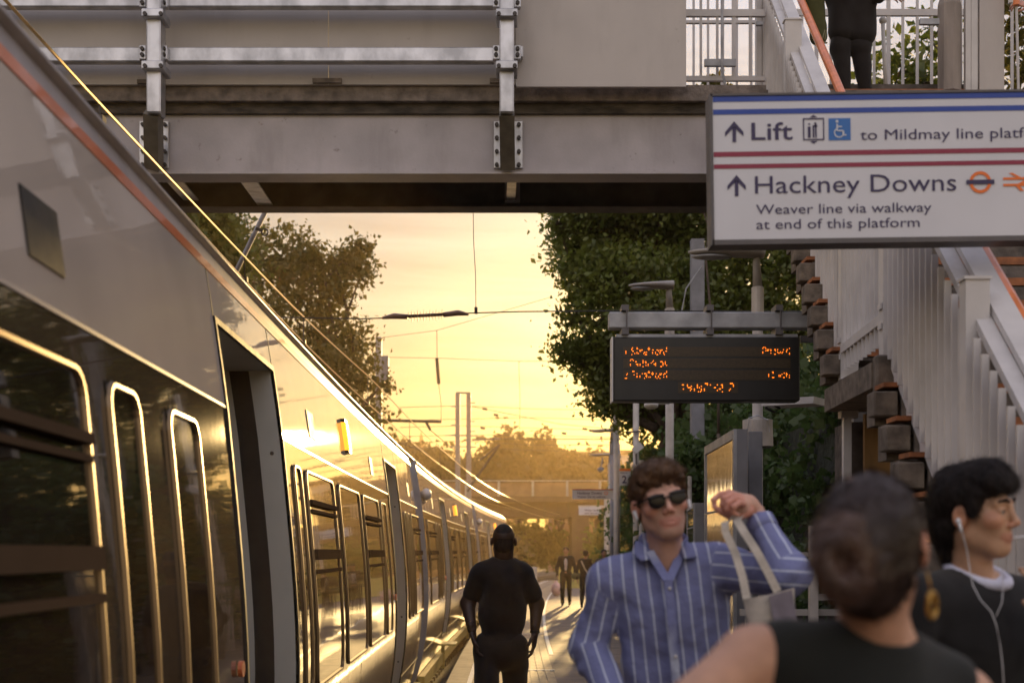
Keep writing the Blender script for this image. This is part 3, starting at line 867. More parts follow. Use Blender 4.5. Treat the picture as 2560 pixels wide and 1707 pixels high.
for k in range(14):
    y = 6.9 - (k+1)*.257; step_at(y, 2.65 - (k+1)*.188)
# landing
mb = MB()
mb.box((SX(7.4)-.02, 6.9, 2.55), (SX(7.4)+W, 8.0, 2.65)); mb.build('landing', M['tread'], st)
mb = MB()
mb.add([(SX(6.9)-.10,6.86,2.47),(SX(6.9)+.3,6.86,2.47),(SX(8)+.3,8.04,2.47),(SX(8)-.12,8.04,2.47),(SX(6.9)-.10,6.86,2.6),(SX(6.9)+.3,6.86,2.6),(SX(8)+.3,8.04,2.6),(SX(8)-.12,8.04,2.6)],
       [(0,3,2,1),(4,5,6,7),(0,1,5,4),(1,2,6,5),(2,3,7,6),(3,0,4,7)]); mb.build('landing_beam', M['endgrain'], st)
mb = MB(); mb.bev((SX(6.9)-.09, 6.8, 2.44), (SX(6.9)+.12, 6.88, 2.63), .01); mb.build('beam_end', M['endgrain'], st)
# balustrade builder on one side
def balustrade(off, side, ymax=99):
    # stringer plate
    for (ya, yb) in ((3.2, 6.9), (8.0, 12.1)):
        if yb > ymax: continue
        mb = MB()
        n = 1
        x0, x1 = SX(ya)+off, SX(yb)+off
        z0, z1 = SZ(ya), SZ(yb)
        mb.add([(x0-.012,ya,z0-.02),(x0,ya,z0-.02),(x1,yb,z1-.02),(x1-.012,yb,z1-.02),(x0-.012,ya,z0+.12),(x0,ya,z0+.12),(x1,yb,z1+.12),(x1-.012,yb,z1+.12)],
               [(0,3,2,1),(4,5,6,7),(0,1,5,4),(1,2,6,5),(2,3,7,6),(3,0,4,7)])
        mb.build('stringer_plate', M['white'], st)
        # small gusset flags along the stringer
        y = ya+.1
        while y < yb-.1:
            z = SZ(y); x = SX(y)+off; mb = MB(); mb.box((x+.002, y, z+.02), (x+.008, y+.13, z+.16)); y += .257
            mb.build('stringer_tab', M['white'], st)
    # bars
    y = 3.3
    while y < min(12.05, ymax):
        x = SX(y)+off; z = SZ(y)
        if not (6.85 < y < 6.95 or 7.95 < y < 8.05):
            mb = MB(); mb.box((x-.036, y-.006, z+.05), (x-.008, y+.006, z+1.0)); mb.build('baluster', M['white_bar'], st)
        y += .105
    # rails: outer top rail, inner raised rail, handrail
    seg = [(3.2, 5.43), (5.43, 6.9), (6.9, 8.0), (8.0, 10.5), (10.5, 12.08)]
    for (ya, yb) in seg:
        if yb > ymax: continue
        a = Vector((SX(ya)+off, ya, SZ(ya))); b = Vector((SX(yb)+off, yb, SZ(yb)))
        s = 1 if side > 0 else -1
        MB().bar(a+Vector((s*.035, 0, 1.0)), b+Vector((s*.035, 0, 1.0)), .065, .035).build('top_rail', M['white'], st)
        MB().bar(a+Vector((s*.115, 0, 1.05)), b+Vector((s*.115, 0, 1.05)), .095, .03).build('inner_rail', M['white'], st)
        ho = .25 if ya >= 6.9 else .175; MB().tube([a+Vector((s*ho, 0, 1.03)), b+Vector((s*ho, 0, 1.03))], .032, 10).build('handrail', M['orange'], st)
    MB().bar(Vector((SX(6.93)+off-.02, 6.93, 2.83)), Vector((SX(7.97)+off-.02, 7.97, 2.83)), .04, .05).build('bottom_rail', M['white'], st)
    for (yp, zt, w) in ((12.08, 1.05, .055), (10.5, 1.24, .085), (8.0, 1.1, .06), (6.9, 1.15, .06), (5.43, 1.15, .055), (3.7, 1.2, .10)):
        if yp > ymax: continue
        x = SX(yp)+off; z = SZ(yp); mb = MB(); s = 1 if side > 0 else -1
        x0, x1 = sorted((x-.04*s, x+w*s)); 
        mb.box((x0, yp-.04, z-.22), (x1, yp+.04, z+zt)); 
        mb.box((x0-.008, yp-.048, z+zt), (x1+.008, yp+.048, z+zt+.012))
        mb.box((x0-.01, yp-.03, z+.12), (x0-.002, yp+.03, z+.15)); mb.box((x0-.01, yp-.03, z+.22), (x0-.002, yp+.03, z+.25))
        mb.build('post', M['white'], st)
balustrade(0.0, 1)
balustrade(W, -1, 8.0)
# supports below the landing
mb = MB(); mb.box((SX(8)+.12, 8.05, 1.95), (SX(8)+1.85, 8.09, 2.46)); mb.build('plywood_box', M['wood'], st)
mb = MB(); mb.box((SX(8)+.05, 8.12, -.01), (SX(8)+1.85, 8.5, 2.42)); mb.box((SX(8)+.08, 7.9, -.01), (SX(8)+.9, 8.1, 1.9)); mb.build('support_wall', M['brick'], st)
mb = MB(); mb.box((SX(8)-.02, 7.98, -.01), (SX(8)+.025, 8.03, 2.46)); mb.build('leg', M['white'], st)
mb = MB(); mb.box((2.05, 4.2, -.01), (3.8, 6.4, .9)); mb.box((2.05, 5.4, .9), (3.8, 6.6, 1.7)); mb.build('step_base', M['brick'], st)
# ---------------------------------------------------------------- text helper
def text_mesh(s, w, h, bold=0.0):
    cu = bpy.data.curves.new('lettering', 'FONT'); cu.body = s; cu.size = 1; cu.offset = bold; cu.resolution_u = 3
    o = bpy.data.objects.new('lettering', cu); COLL.objects.link(o)
    bpy.context.view_layer.update()
    me = bpy.data.meshes.new_from_object(o)
    V = np.array([v.co[:] for v in me.vertices]); Fs = [tuple(p.vertices) for p in me.polygons]
    bpy.data.objects.remove(o); bpy.data.curves.remove(cu); bpy.data.meshes.remove(me)
    x0, x1 = V[:,0].min(), V[:,0].max()
    capw = (x1-x0)
    V[:,0] = (V[:,0]-x0)*w/capw
    V[:,1] = V[:,1]*h/0.729
    return V, Fs
S_ink = mat('sign_navy_ink', (.035, .025, .085), .5, var=.02)
S_blue = mat('sign_blue', (.02, .06, .33), .5, var=.03)
S_red = mat('sign_maroon', (.26, .02, .055), .5, var=.03)
S_orange = mat('sign_orange', (.80, .17, .02), .5, var=.03)
S_face = mat('sign_enamel_face', (.60, .60, .64), .35, var=.04, scale=3, coat=.3)
S_frame = mat('sign_grey_frame', (.10, .09, .09), .5, var=.1)
S_sq = mat('sign_access_blue', (.03, .15, .45), .5, var=.03)
S_w = mat('sign_white', (.6, .62, .68), .5, var=.02)

# ---------------------------------------------------------------- big hanging sign
DS = 5.5; KS = DS/F
sg = thing('station_sign', 'big white hanging sign to Hackney Downs with blue and dark red stripes', 'sign', P(2200, 612, DS))
ang = math.atan(.0145)
O0 = P(1781, 243, DS)
ru = Vector((math.cos(ang), 0, math.sin(ang))); dv = Vector((math.sin(ang), 0, -math.cos(ang)))
def SP(x, y, out=0.0):
    """sign face point from unrotated picture coords measured from the top left corner at (1781,243)"""
    return O0 + ru*((x-1781)*KS) + dv*((y-243)*KS) + Vector((0, -out, 0))
def squad(mb, x0, y0, x1, y1, o=.0):
    n = len(mb.v)
    mb.v += [tuple(SP(x0, y1, o)), tuple(SP(x1, y1, o)), tuple(SP(x1, y0, o)), tuple(SP(x0, y0, o))]
    mb.f.append((n, n+1, n+2, n+3))
def sbox(mb, x0, y0, x1, y1, o0, o1):
    vs = [SP(x0,y1,o1),SP(x1,y1,o1),SP(x1,y1,o0),SP(x0,y1,o0),SP(x0,y0,o1),SP(x1,y0,o1),SP(x1,y0,o0),SP(x0,y0,o0)]
    mb.add(vs, [(0,3,2,1),(4,5,6,7),(0,1,5,4),(1,2,6,5),(2,3,7,6),(3,0,4,7)])
XE = 3120
mb = MB(); sbox(mb, 1781, 243, XE, 600, -.10, 0); mb.build('panel', S_face, sg)
mb = MB(); sbox(mb, 1776, 236, XE+5, 241.5, -.11, .006); sbox(mb, 1776, 600.5, XE+5, 613, -.11, .006); sbox(mb, 1773, 236, 1780, 613, -.11, .006); sbox(mb, XE, 243, XE+6, 600, -.11, .006)
mb.build('frame', S_frame, sg)
mb = MB()
for (a, b) in ((243, 256), (275, 288)): squad(mb, 1782, a, XE-1, b, .002)
mb.build('blue_stripe', S_blue, sg)
mb = MB()
for (a, b) in ((381, 393), (412, 423)): squad(mb, 1782, a, XE-1, b, .002)
mb.build('red_stripe', S_red, sg)
def stext(s, x, ybase, w, cap, m, bold=.012):
    V, Fs = text_mesh(s, w, cap, bold)
    vs = [SP(x+v[0], ybase-v[1], .003) for v in V]
    mesh_obj('lettering', [tuple(v) for v in vs], Fs, m, sg)
def arrow(cx, y0, y1):
    mb = MB(); h = y1-y0
    def tri(p): 
        n = len(mb.v); mb.v += [tuple(SP(*q, .003)) for q in p]; mb.f.append(tuple(range(n, n+len(p))))
    tri([(cx-4.5, y1), (cx+4.5, y1), (cx+4.5, y0+14), (cx-4.5, y0+14)])
    tri([(cx, y0), (cx-23, y0+27), (cx-23, y0+38), (cx, y0+14.5)]); tri([(cx, y0), (cx, y0+14.5), (cx+23, y0+38), (cx+23, y0+27)])
    mb.build('arrow', S_ink, sg)
arrow(1834, 305, 357); arrow(1838, 439, 492)
stext('Lift', 1877, 352, 103, 45, S_ink, .008)
stext('to Mildmay line platforms', 2149, 356, 510, 27, S_ink, 0.0)
stext('Hackney Downs', 1884, 486, 503, 46, S_ink, 0.0)
stext('Weaver line via walkway', 1886, 537.5, 438, 25, S_ink, 0.0)
stext('at end of this platform', 1886, 575, 408, 25, S_ink, 0.0)
# lift pictogram
mb = MB()
for q in ((2006,300,2059,303),(2006,352,2059,355),(2006,303,2009,352),(2056,303,2059,352),(2019,313,2024,317),(2034,311,2038,315),(2018,321,2025,349),(2030,318,2034,349),(2036,312,2040,349),(2032,318,2042,322)): squad(mb, *q, .003)
def stri(p): 
    n = len(mb.v); mb.v += [tuple(SP(*q, .003)) for q in p]; mb.f.append(tuple(range(n, n+len(p))))
stri([(2023,298),(2042,298),(2032.5,292)]); stri([(2023,357),(2032.5,364),(2042,357)])
mb.build('lift_symbol', S_ink, sg)
mb = MB(); squad(mb, 2070, 301, 2125, 356, .002); sq = mb.build('access_square', S_sq, sg)
mb = MB()
def ring(cx, cy_, ro, ri, a0=0, a1=360, o=.0035, n=28):
    k = len(mb.v)
    for i in range(n+1):
        a = math.radians(a0+(a1-a0)*i/n)
        mb.v.append(tuple(SP(cx+ro*math.cos(a), cy_+ro*math.sin(a), o))); mb.v.append(tuple(SP(cx+ri*math.cos(a), cy_+ri*math.sin(a), o)))
    for i in range(n): mb.f.append((k+2*i, k+2*i+1, k+2*i+3, k+2*i+2))
ring(2096, 337, 13, 10, -20, 230); ring(2091, 309, 3.6, 0)
squad(mb, 2089, 315, 2093, 333, .004); squad(mb, 2093, 321, 2103, 324, .0045); squad(mb, 2093, 331, 2106, 334.5, .0045); squad(mb, 2104, 334.5, 2108, 345, .004); squad(mb, 2108, 342, 2114, 345, .0045)
mb.build('access_symbol', S_w, sq)
mb = MB(); ring(2447, 466, 27.5, 19.5, 0, 360); mb.build('roundel_ring', S_orange, sg)
mb = MB(); squad(mb, 2412, 460, 2482, 471, .005); mb.build('roundel_bar', S_ink, sg)
mb = MB()
def stri2(p, o=.003):
    n = len(mb.v); mb.v += [tuple(SP(*q, o)) for q in p]; mb.f.append(tuple(range(n, n+len(p))))
squad(mb, 2504, 455, 2578, 461, .003); squad(mb, 2504, 471, 2578, 477, .0032)
stri2([(2518, 444), (2528, 444), (2560, 461), (2548, 461)], .0034); stri2([(2560, 461), (2572, 461), (2542, 477), (2530, 477)], .0038); stri2([(2530, 471), (2540, 471), (2556, 489), (2546, 489)], .0036)
mb.build('rail_symbol', S_orange, sg)
# its hangers and post
mb = MB(); a = SP(2750, 243, -.05)
for x in (2640, 3000): p = SP(x, 240, -.05); mb.bar(p, p+Vector((0, 0, .5)), .05, .05)
mb.bar(SP(2600, 240, -.05)+Vector((0, 0, .5)), SP(3300, 240, -.05)+Vector((0, 0, .5)), .08, .08)
mb.bar(SP(3300, 240, -.05)+Vector((0, 0, .54)), Vector((SP(3300, 240).x, DS+.05, -.01)), .09, .09)
mb.build('support', M['grey_pole'], sg)

# ---------------------------------------------------------------- departure board
DB = 9.5
def Q(x, y, o=0.0, d=DB): return P(x, y, d) + Vector((0, -o, 0))
bd = thing('departure_board', 'black departure board with orange dot letters hung from a grey beam', 'display', P(1766, 1002, DB))
mb = MB(); a = P(1533, 1002, DB); b = P(2000, 842, DB); mb.bev((a.x, DB, a.z), (b.x, DB+.16, b.z), .008); mb.build('case', M['black'], bd)
mb = MB(); a = P(1541, 842, DB); b = P(1996, 834, DB); mb.box((a.x, DB+.02, a.z+.001), (b.x, DB+.15, b.z)); mb.build('lid', M['galv_dull'], bd)
mb = MB(); a = P(1529, 1004, DB); b = P(1533, 842, DB); mb.box((a.x, DB-.006, a.z), (b.x-.001, DB+.15, b.z)); mb.build('edge_trim', M['white'], bd)
rowm = mat('led_row_window', (.045, .028, .010), .5, var=.2, scale=60)
mb = MB()
for (ya, yb) in ((867, 891), (896, 920), (925, 950), (955, 982)):
    a = Q(1558 if ya < 950 else 1695, yb, .002); b = Q(1976 if ya < 950 else 1845, ya, .002); mb.box((a.x, a.y, a.z), (b.x, a.y+.004, b.z))
mb.build('row_window', rowm, bd)
FONT = {'0':['01110','10001','10011','10101','11001','10001','01110'],'1':['00100','01100','00100','00100','00100','00100','01110'],'2':['01110','10001','00001','00110','01000','10000','11111'],'3':['11110','00001','00001','01110','00001','00001','11110'],'4':['00010','00110','01010','10010','11111','00010','00010'],'7':['11111','00001','00010','00100','01000','01000','01000'],'9':['01110','10001','10001','01111','00001','00010','01100'],':':['000','010','010','000','010','010','000'],
'S':['01111','10000','10000','01110','00001','00001','11110'],'A':['01110','10001','10001','11111','10001','10001','10001'],'C':['01110','10001','10000','10000','10000','10001','01110'],'t':['0100','1110','0100','0100','0100','0101','0010'],'r':['0000','0000','1011','1100','1000','1000','1000'],'a':['00000','00000','01110','00001','01111','10001','01111'],'f':['0011','0100','1110','0100','0100','0100','0100'],'o':['00000','00000','01110','10001','10001','10001','01110'],'d':['00001','00001','01101','10011','10001','10001','01111'],'l':['010','010','010','010','010','010','010'],'i':['010','000','110','010','010','010','111'],'n':['00000','00000','10110','11001','10001','10001','10001'],'g':['00000','01111','10001','10001','01111','00001','01110'],'v':['00000','00000','10001','10001','10001','01010','00100'],'e':['00000','00000','01110','10001','11111','10000','01110'],'m':['00000','00000','11010','10101','10101','10101','10101'],' ':['000']*7}
LED = emis('led_orange', (1.0, .20, .010), 1.6)
def led(s, x, ytop, pitch, h, right=False, phase=0, big=1):
    cols = []
    for ch in s:
        g_ = FONT[ch]; w = len(g_[0])
        for c in range(w): cols.append([int(g_[r][c]) for r in range(7)])
        cols.append([0]*7)
    if right: x = x - len(cols)*pitch
    mb = MB(); vp = h/7
    for i, c in enumerate(cols):
        for r in range(7):
            # the multiplexed rows: part of every character is dark in a short exposure
            lit = c[r] and (i*7+r*3+phase) % 5 and ((i//4+phase) % 3 != (r//2) % 3) and not ((i//11+phase) % 2 == (1 if r > 3 else 0) and r in (0, 6))
            if lit:
                cx, cy_ = x+i*pitch+pitch/2, ytop+r*vp+vp/2
                a = Q(cx-pitch*.37, cy_+vp*.33, .006); b = Q(cx+pitch*.37, cy_-vp*.33, .006)
                mb.box((a.x, a.y, a.z), (b.x, a.y+.003, b.z))
    mb.build('led_lettering', LED, bd)
led('1 Stratford', 1560, 868, 1.85, 20, phase=0)
led('Arrived', 1976, 867, 1.85, 20, right=True, phase=1)
led('Calling at', 1575, 897, 1.85, 21, phase=1)
led('2 Stratford', 1560, 927, 1.85, 20, phase=2)
led('11 min', 1976, 926, 1.85, 19, right=True, phase=0)
led('19:07:34 2', 1702, 957, 2.5, 24, phase=1)
# beam and its U brackets
mb = MB(); a = P(1523, 819, DB); b = P(2062, 778, DB); mb.bev((a.x, DB+.02, a.z), (b.x+.3, DB+.14, b.z), .008); mb.build('beam', M['galv_dull'], bd)
for x in (1564, 1776, 1949):
    mb = MB(); a = P(x-10, 776, DB); b = P(x+8, 762, DB); mb.box((a.x, DB-.01, a.z), (b.x, DB+.17, b.z))
    a = P(x-10, 836, DB); b = P(x+8, 820, DB); mb.box((a.x, DB-.01, a.z), (b.x, DB+.17, b.z))
    mb.tube([P(x+3, 776, DB-.012), P(x+3, 822, DB-.012)], .006, 5); mb.build('bracket', S_frame, bd)
mb = MB(); mb.bar(P(2000, 848, DB+.08), P(2100, 848, DB+.08), .05, .045); mb.build('arm', S_frame, bd)
mb = MB(); a = P(2075, 1378, DB+.1); mb.box((a.x+.15, DB+.03, -.01), (a.x+.25, DB+.13, P(0, 778, DB).z)); mb.build('post', M['grey_pole'], bd)

# ---------------------------------------------------------------- lamp posts
def lamppost(x, ytop, d, r, head_w, lab, m=None, collar=True, arm=-1):
    m = m or M['pole']
    base = P(x, 1378, d); base.z = -.01
    t = thing('lamp_post', lab, 'lamp post', base, 'lamp posts along the platform')
    top = P(x, ytop, d)
    MB().tube([base, Vector((base.x, d, top.z-.62))], r, 14).build('pole', m, t, smooth=True)
    MB().tube([Vector((base.x, d, top.z-.62)), Vector((base.x, d, top.z-.60)), Vector((base.x, d, top.z-.28)), Vector((base.x, d, top.z-.27))], [r*1.0, r*1.18, r*1.18, r*.8], 14).build('collar', m, t)
    MB().tube([Vector((base.x, d, top.z-.28)), Vector((base.x-.01, d, top.z-.06)), Vector((base.x, d, top.z-.02))], [r*.95, r*.7, r*.8], 12).build('spigot', M['lamp'], t, smooth=True)
    # leaf shaped head
    w = head_w; vs = []; n = 16; hd = MB(); prof_ = []
    rings = []
    for i in range(n+1):
        u = i/n; xx = base.x + arm*(w*u - .05)
        hw = .13*math.sin(math.pi*min(1, .18+u*.82))**.6 + .005
        th = .05*(1-u)**.7 + .012
        zc = top.z + .01 + .0*u
        ringp = []
        for k in range(10):
            a = 2*math.pi*k/10
            ringp.append((xx, d+hw*math.cos(a), zc+th*math.sin(a)*(1 if math.sin(a) > 0 else .8)))
        rings.append(ringp)
    for rg in rings: vs += rg
    fs = []
    for i in range(n):
        for k in range(10):
            l = (k+1) % 10; fs.append((i*10+k, i*10+l, (i+1)*10+l, (i+1)*10+k))
    fs.append(tuple(range(10))); fs.append(tuple(range(n*10, n*10+10)))
    hd.add(vs, fs); hd.build('lamp_head', M['lamp'], t, smooth=True)
    MB().ell((base.x+arm*w*.6, d, top.z-.028), (w*.28, .09, .02), 12, 6).build('lens', M['galv_dull'], t, smooth=True)
    return t
l1 = lamppost(1894, 634, 11.2, .043, .62, 'nearest cream lamp post, its flat lamp head level with the hanging sign', arm=-1)
# loudspeakers on lamp post 1
sp1 = thing('loudspeaker', 'pair of cream drum loudspeakers strapped to the nearest lamp post', 'loudspeaker', P(1903, 1120, 11.1))
for (x, dx, dy) in ((1905, 0, -.10), (1882, 0, .10)):
    c = P(x, 1050, 11.2+dy); b_ = P(x+(2 if dy < 0 else 0), 1116, 11.2+dy)
    MB().tube([c+Vector((0,0,.01)), c, b_], [.045, .085, .085], 18).build('drum', M['pole'], sp1, smooth=False)
    MB().tube([b_-Vector((0,0,.001)), b_-Vector((0,0,.012))], .07, 18).build('grille', M['black'], sp1)
mb = MB(); mb.tube([P(1868, 1080, 11.1), P(1872, 1045, 11.1), P(1895, 1038, 11.1), P(1920, 1050, 11.0), P(1924, 1080, 11.0)], .006, 6); mb.build('bracket', M['galv'], sp1)
cc = thing('camera_housing', 'white camera housing sticking out behind the departure board', 'camera', P(2005, 1015, 10.9))
mb = MB(); mb.bar(P(1920, 1010, 11.1), P(2050, 1003, 10.7), .16, .055, up=(0.1, 0, 1)); mb.build('housing', M['white'], cc)
mb = MB(); mb.tube([P(1912, 1018, 11), P(1935, 1030, 11), P(1950, 1022, 11), P(1925, 1005, 11)], .012, 6); mb.build('cable', M['black'], cc)

l2 = lamppost(1674, 716, 17.0, .052, .56, 'cream lamp post whose head shows just above the departure board', arm=-1)
l3 = lamppost(1541, 1004, 30, .065, .5, 'slim white lamp post at the left end of the departure board', arm=-1)
p4 = thing('camera_pole', 'white pole with a box camera halfway up below the departure board', 'camera pole', (P(1590, 1378, 25).x, 25, -.01), 'camera poles')
MB().tube([(P(1590, 0, 25).x, 25, -.01), P(1590, 880, 25)], .055, 12).build('pole', M['pole'], p4, smooth=True)
mb = MB(); mb.bar(P(1584, 1128, 24.8), P(1604, 1112, 24.8), .12, .12); mb.build('camera', M['white'], p4)
mb = MB(); mb.bar(P(1590, 1132, 24.85), P(1591, 1160, 24.85), .03, .03); mb.bar(P(1570, 1080, 24.9), P(1600, 1078, 24.9), .05, .03); mb.build('bracket', S_frame, p4)
dc = thing('dome_camera', 'white dome camera hanging under the left of the departure board', 'camera', P(1628, 1025, 16.8))
mb = MB(); mb.ell(P(1628, 1013, 16.8), (.09, .09, .05), 14, 8); mb.tube([P(1640, 1008, 16.8), P(1672, 1006, 16.9)], .02, 8); mb.build('dome', M['white'], dc, smooth=True)
# OLE mast on the right behind the tree
ms = thing('overhead_line_mast', 'square grey steel mast standing in front of the big green tree', 'mast', (P(1743, 0, 23.3).x, 23.3, -.01))
mb = MB(); a = P(1727, 600, 23.3); b = P(1759, 600, 23.3); mb.box((a.x, 23.2, -.01), (b.x, 23.4, a.z)); mb.build('post', M['grey_pole'], ms)
mb = MB(); mb.tube([P(1755, 665, 23.1), P(1715, 722, 23.1), P(1704, 780, 23.1)], .012, 5); mb.build('stay', M['galv_dull'], ms)
# further posts
l5 = lamppost(1531, 1077, 36, .07, .62, 'dark green lamp post with a curved arm further along the platform', M['grey_pole'], arm=-1)
l6 = lamppost(1527, 1137, 46, .09, .8, 'far lamp post with a drum hanging beside it', M['pole'], arm=-1)
mb = MB(); mb.ell(P(1501, 1173, 46), (.12, .1, .09), 10, 6); mb.tube([P(1503, 1166, 46), P(1507, 1143, 46)], .03, 6); o = mb.build('dome_camera', M['grey_pole']); props(o, 'small dark dome camera hanging from the far lamp post', 'camera')
p7 = thing('sign_post', 'cream post carrying the hanging way sign and the number 2 plate', 'post', (P(1543, 0, 32).x, 32, -.01))
MB().tube([(P(1543, 0, 32).x, 32, -.01), P(1543, 1110, 32)], .07, 12).build('pole', M['pole'], p7, smooth=True)
mb = MB()
for y in (1141, 1222, 1250): c = P(1543, y, 32); mb.tube([c-Vector((0,0,.04)), c+Vector((0,0,.04))], .09, 12)
mb.build('clamp', M['galv_dull'], p7)
# platform number plate
n2 = thing('platform_number_sign', 'small white plate reading 2 with an orange top band', 'sign', P(1560, 1213, 31.8))
def flat(name, m, x0, y0, x1, y1, d, par, th=.02):
    mb = MB(); a = P(x0, y1, d); b = P(x1, y0, d); mb.box((a.x, d, a.z), (b.x, d+th, b.z)); return mb.build(name, m, par)
flat('plate', S_face, 1544, 1177, 1577, 1213, 31.8, n2, .04); flat('orange_band', S_orange, 1544, 1171, 1577, 1177, 31.79, n2, .045)
def ptext(s, x, yb, w, cap, d, m, par, bold=.02):
    V, Fs = text_mesh(s, w, cap, bold); mesh_obj('lettering', [tuple(P(x+v[0], yb-v[1], d)) for v in V], Fs, m, par)
ptext('2', 1555, 1207, 12, 19, 31.77, S_ink, n2); ptext('Platform', 1551, 1183, 18, 3, 31.77, S_ink, n2)
s2 = thing('station_sign', 'small white way sign hung over the platform above the distant walkers', 'sign', P(1484, 1247, 31.9), 'far way signs')
flat('panel', S_face, 1431, 1222, 1535, 1247, 31.9, s2, .06); flat('red_stripe', S_red, 1431, 1222, 1535, 1224.5, 31.88, s2, .01)
ptext('Hackney Downs', 1443, 1235, 62, 7, 31.87, S_ink, s2); ptext('Weaver line via walkway', 1443, 1243.5, 72, 5, 31.87, S_ink, s2)
mb = MB()
for i in range(12):
    a = 2*math.pi*i/12; b = 2*math.pi*(i+1)/12; mb.bar(P(1515+4*math.cos(a), 1232+4*math.sin(a), 31.87), P(1515+4*math.cos(b), 1232+4*math.sin(b), 31.87), .012, .012, up=(0, 1, 0))
mb.build('roundel_ring', S_orange, s2)
s3 = thing('station_sign', 'plain pinkish sign board hanging lower and further off over the platform', 'sign', P(1475, 1287, 55), 'far way signs')
flat('panel', S_face, 1447, 1267, 1503, 1287, 55, s3, .08); ptext('Way out', 1461, 1277, 34, 5, 54.97, S_ink, s3); ptext('and street', 1461, 1284, 34, 4, 54.97, S_ink, s3)
mb = MB(); mb.tube([P(1516, 1378, 55)+Vector((0,0,-1.66)), P(1516, 1245, 55)], .09, 8); mb.bar(P(1446, 1266, 55.1), P(1518, 1266, 55.1), .1, .1); mb.build('post', M['pole'], s3)
hs = thing('pole', 'plain cream pole beside the distant walkers', 'pole', (P(1603, 0, 28).x, 28, -.01))
MB().tube([(P(1603, 0, 28).x, 28, -.01), P(1603, 1150, 28)], .06, 10).build('pole', M['pole'], hs)
tk = thing('ticket_post', 'low dark validator post beside the sign post', 'post', (P(1575, 0, 30).x, 30, -.01))
mb = MB(); a = P(1566, 1378, 30); mb.bev((a.x, 29.9, -.01), (a.x+.22, 30.1, 1.5), .02); mb.build('case', M['grey_pole'], tk)

# ---------------------------------------------------------------- poster totems
pframe = mat('totem_frame', (.20, .20, .22), .45, .3, var=.12, scale=6)
pglass = mat('poster_glass', (.30, .24, .18), .07, var=.5, scale=2.2, bump=.0015, bscale=2.5, detail=2, coat=1.0, rvar=.2, col2=(.5, .42, .34), stretch=(1, 3, 1))
def totem(x_far, x_near, ytf, ytn, dn, L, thick_px, lab, z0=.0):
    # plane runs along the platform from near (dn) to far (dn+L)
    a = P(x_near, 1378, dn); b = P(x_far, 1378, dn+L)
    zt = P(0, ytn, dn).z
    t = thing('poster_stand', lab, 'poster stand', (a.x+.05, dn+L/2, -.01))
    dx = (b.x-a.x)
    th = thick_px*dn/F
    vs = []
    def pr(name, m, xo0, xo1, ya, yb, za, zb):
        mb = MB()
        f = lambda y: a.x + dx*(y-dn)/L
        mb.add([(f(ya)+xo0,ya,za),(f(ya)+xo1,ya,za),(f(yb)+xo1,yb,za),(f(yb)+xo0,yb,za),(f(ya)+xo0,ya,zb),(f(ya)+xo1,ya,zb),(f(yb)+xo1,yb,zb),(f(yb)+xo0,yb,zb)],
               [(0,3,2,1),(4,5,6,7),(0,1,5,4),(1,2,6,5),(2,3,7,6),(3,0,4,7)])
        return mb.build(name, m, t)
    pr('case', pframe, 0, th, dn, dn+L, -.01, zt)
    pr('poster', pglass, -.012, -.001, dn+.05, dn+L-.05, .25, zt-.06)
    pr('frame', M['galv_dull'], -.02, -.0005, dn+.0, dn+.05, .2, zt); pr('frame', M['galv_dull'], -.02, -.0005, dn+L-.05, dn+L, .2, zt)
    pr('frame', M['galv_dull'], -.021, -.0008, dn+.05, dn+L-.05, zt-.06, zt)
    pr('shelf_seam', M['galv_dull'], -.017, -.011, dn+.05, dn+L-.05, 1.92, 1.935)
    return t
totem(1767, 1842, 1110, 1072, 8.6, 1.5, 27, 'tall poster stand with a golden reflecting face behind the man in the striped shirt')
mb = MB(); a = P(1871, 1378, 9.6); zt = P(0, 1078, 9.6).z; mb.bev((a.x, 9.6, -.01), (a.x+.10, 9.75, zt), .006); o = mb.build('post', M['grey_pole']); props(o, 'dark square post just right of the golden poster stand', 'post')
totem(1720, 1738, 1270, 1256, 15.5, 1.3, 22, 'smaller poster stand seen edge on between the man\'s head and the golden stand')
mb = MB(); c = P(1726, 1378, 19); mb.tube([(c.x, 19, -.01), P(1724, 1190, 19)], .03, 8); o = mb.build('pole', M['pole']); props(o, 'thin pole rising above the smaller poster stand', 'pole')

# ---------------------------------------------------------------- fences on the right
fn = thing('fence', 'waist high grey railing with dark slats behind the woman', 'fence', (P(2033, 0, 6.6).x, 6.6, -.01))
for x in (2033, 2240):
    c = P(x, 1378, 6.6); mb = MB(); mb.box((c.x-.02, 6.58, -.01), (c.x+.02, 6.62, P(0, 1314, 6.6).z)); mb.build('post', M['pole'], fn)
mb = MB(); mb.bar(P(1850, 1385, 6.62), P(2300, 1385, 6.62), .03, .022); mb.bar(P(2040, 1492, 6.62), P(2300, 1492, 6.62), .03, .03); mb.bar(P(1850, 1530, 6.64), P(2300, 1530, 6.64), .03, .03); mb.build('rail', M['lamp'], fn)
for k in range(15):
    x = 1890+k*27; c = P(x, 1495, 6.66); mb = MB(); mb.box((c.x-.018, 6.655, .05), (c.x+.018, 6.675, c.z-.06)); mb.build('slat', M['under'], fn)
yh = mat('sunlit_yellow_handrail', (.80, .42, .05), .4, var=.08, coat=.2)  # yellow stands in for low sun on the handrail end and perch
o = MB().tube([P(2316, 1352, 6.2), P(2352, 1350, 6.1), P(2356, 1358, 6.1), P(2353, 1412, 6.1), P(2353, 1700, 6.1)], .016, 8).build('handrail_end', yh, smooth=True); props(o, 'bent handrail end coloured sunlit yellow between the two foreground heads', 'handrail')
bn = thing('perch_bench', 'metal perch seat coloured sunlit yellow behind the striped elbow', 'bench', (P(1890, 0, 8.0).x, 8.0, -.01))
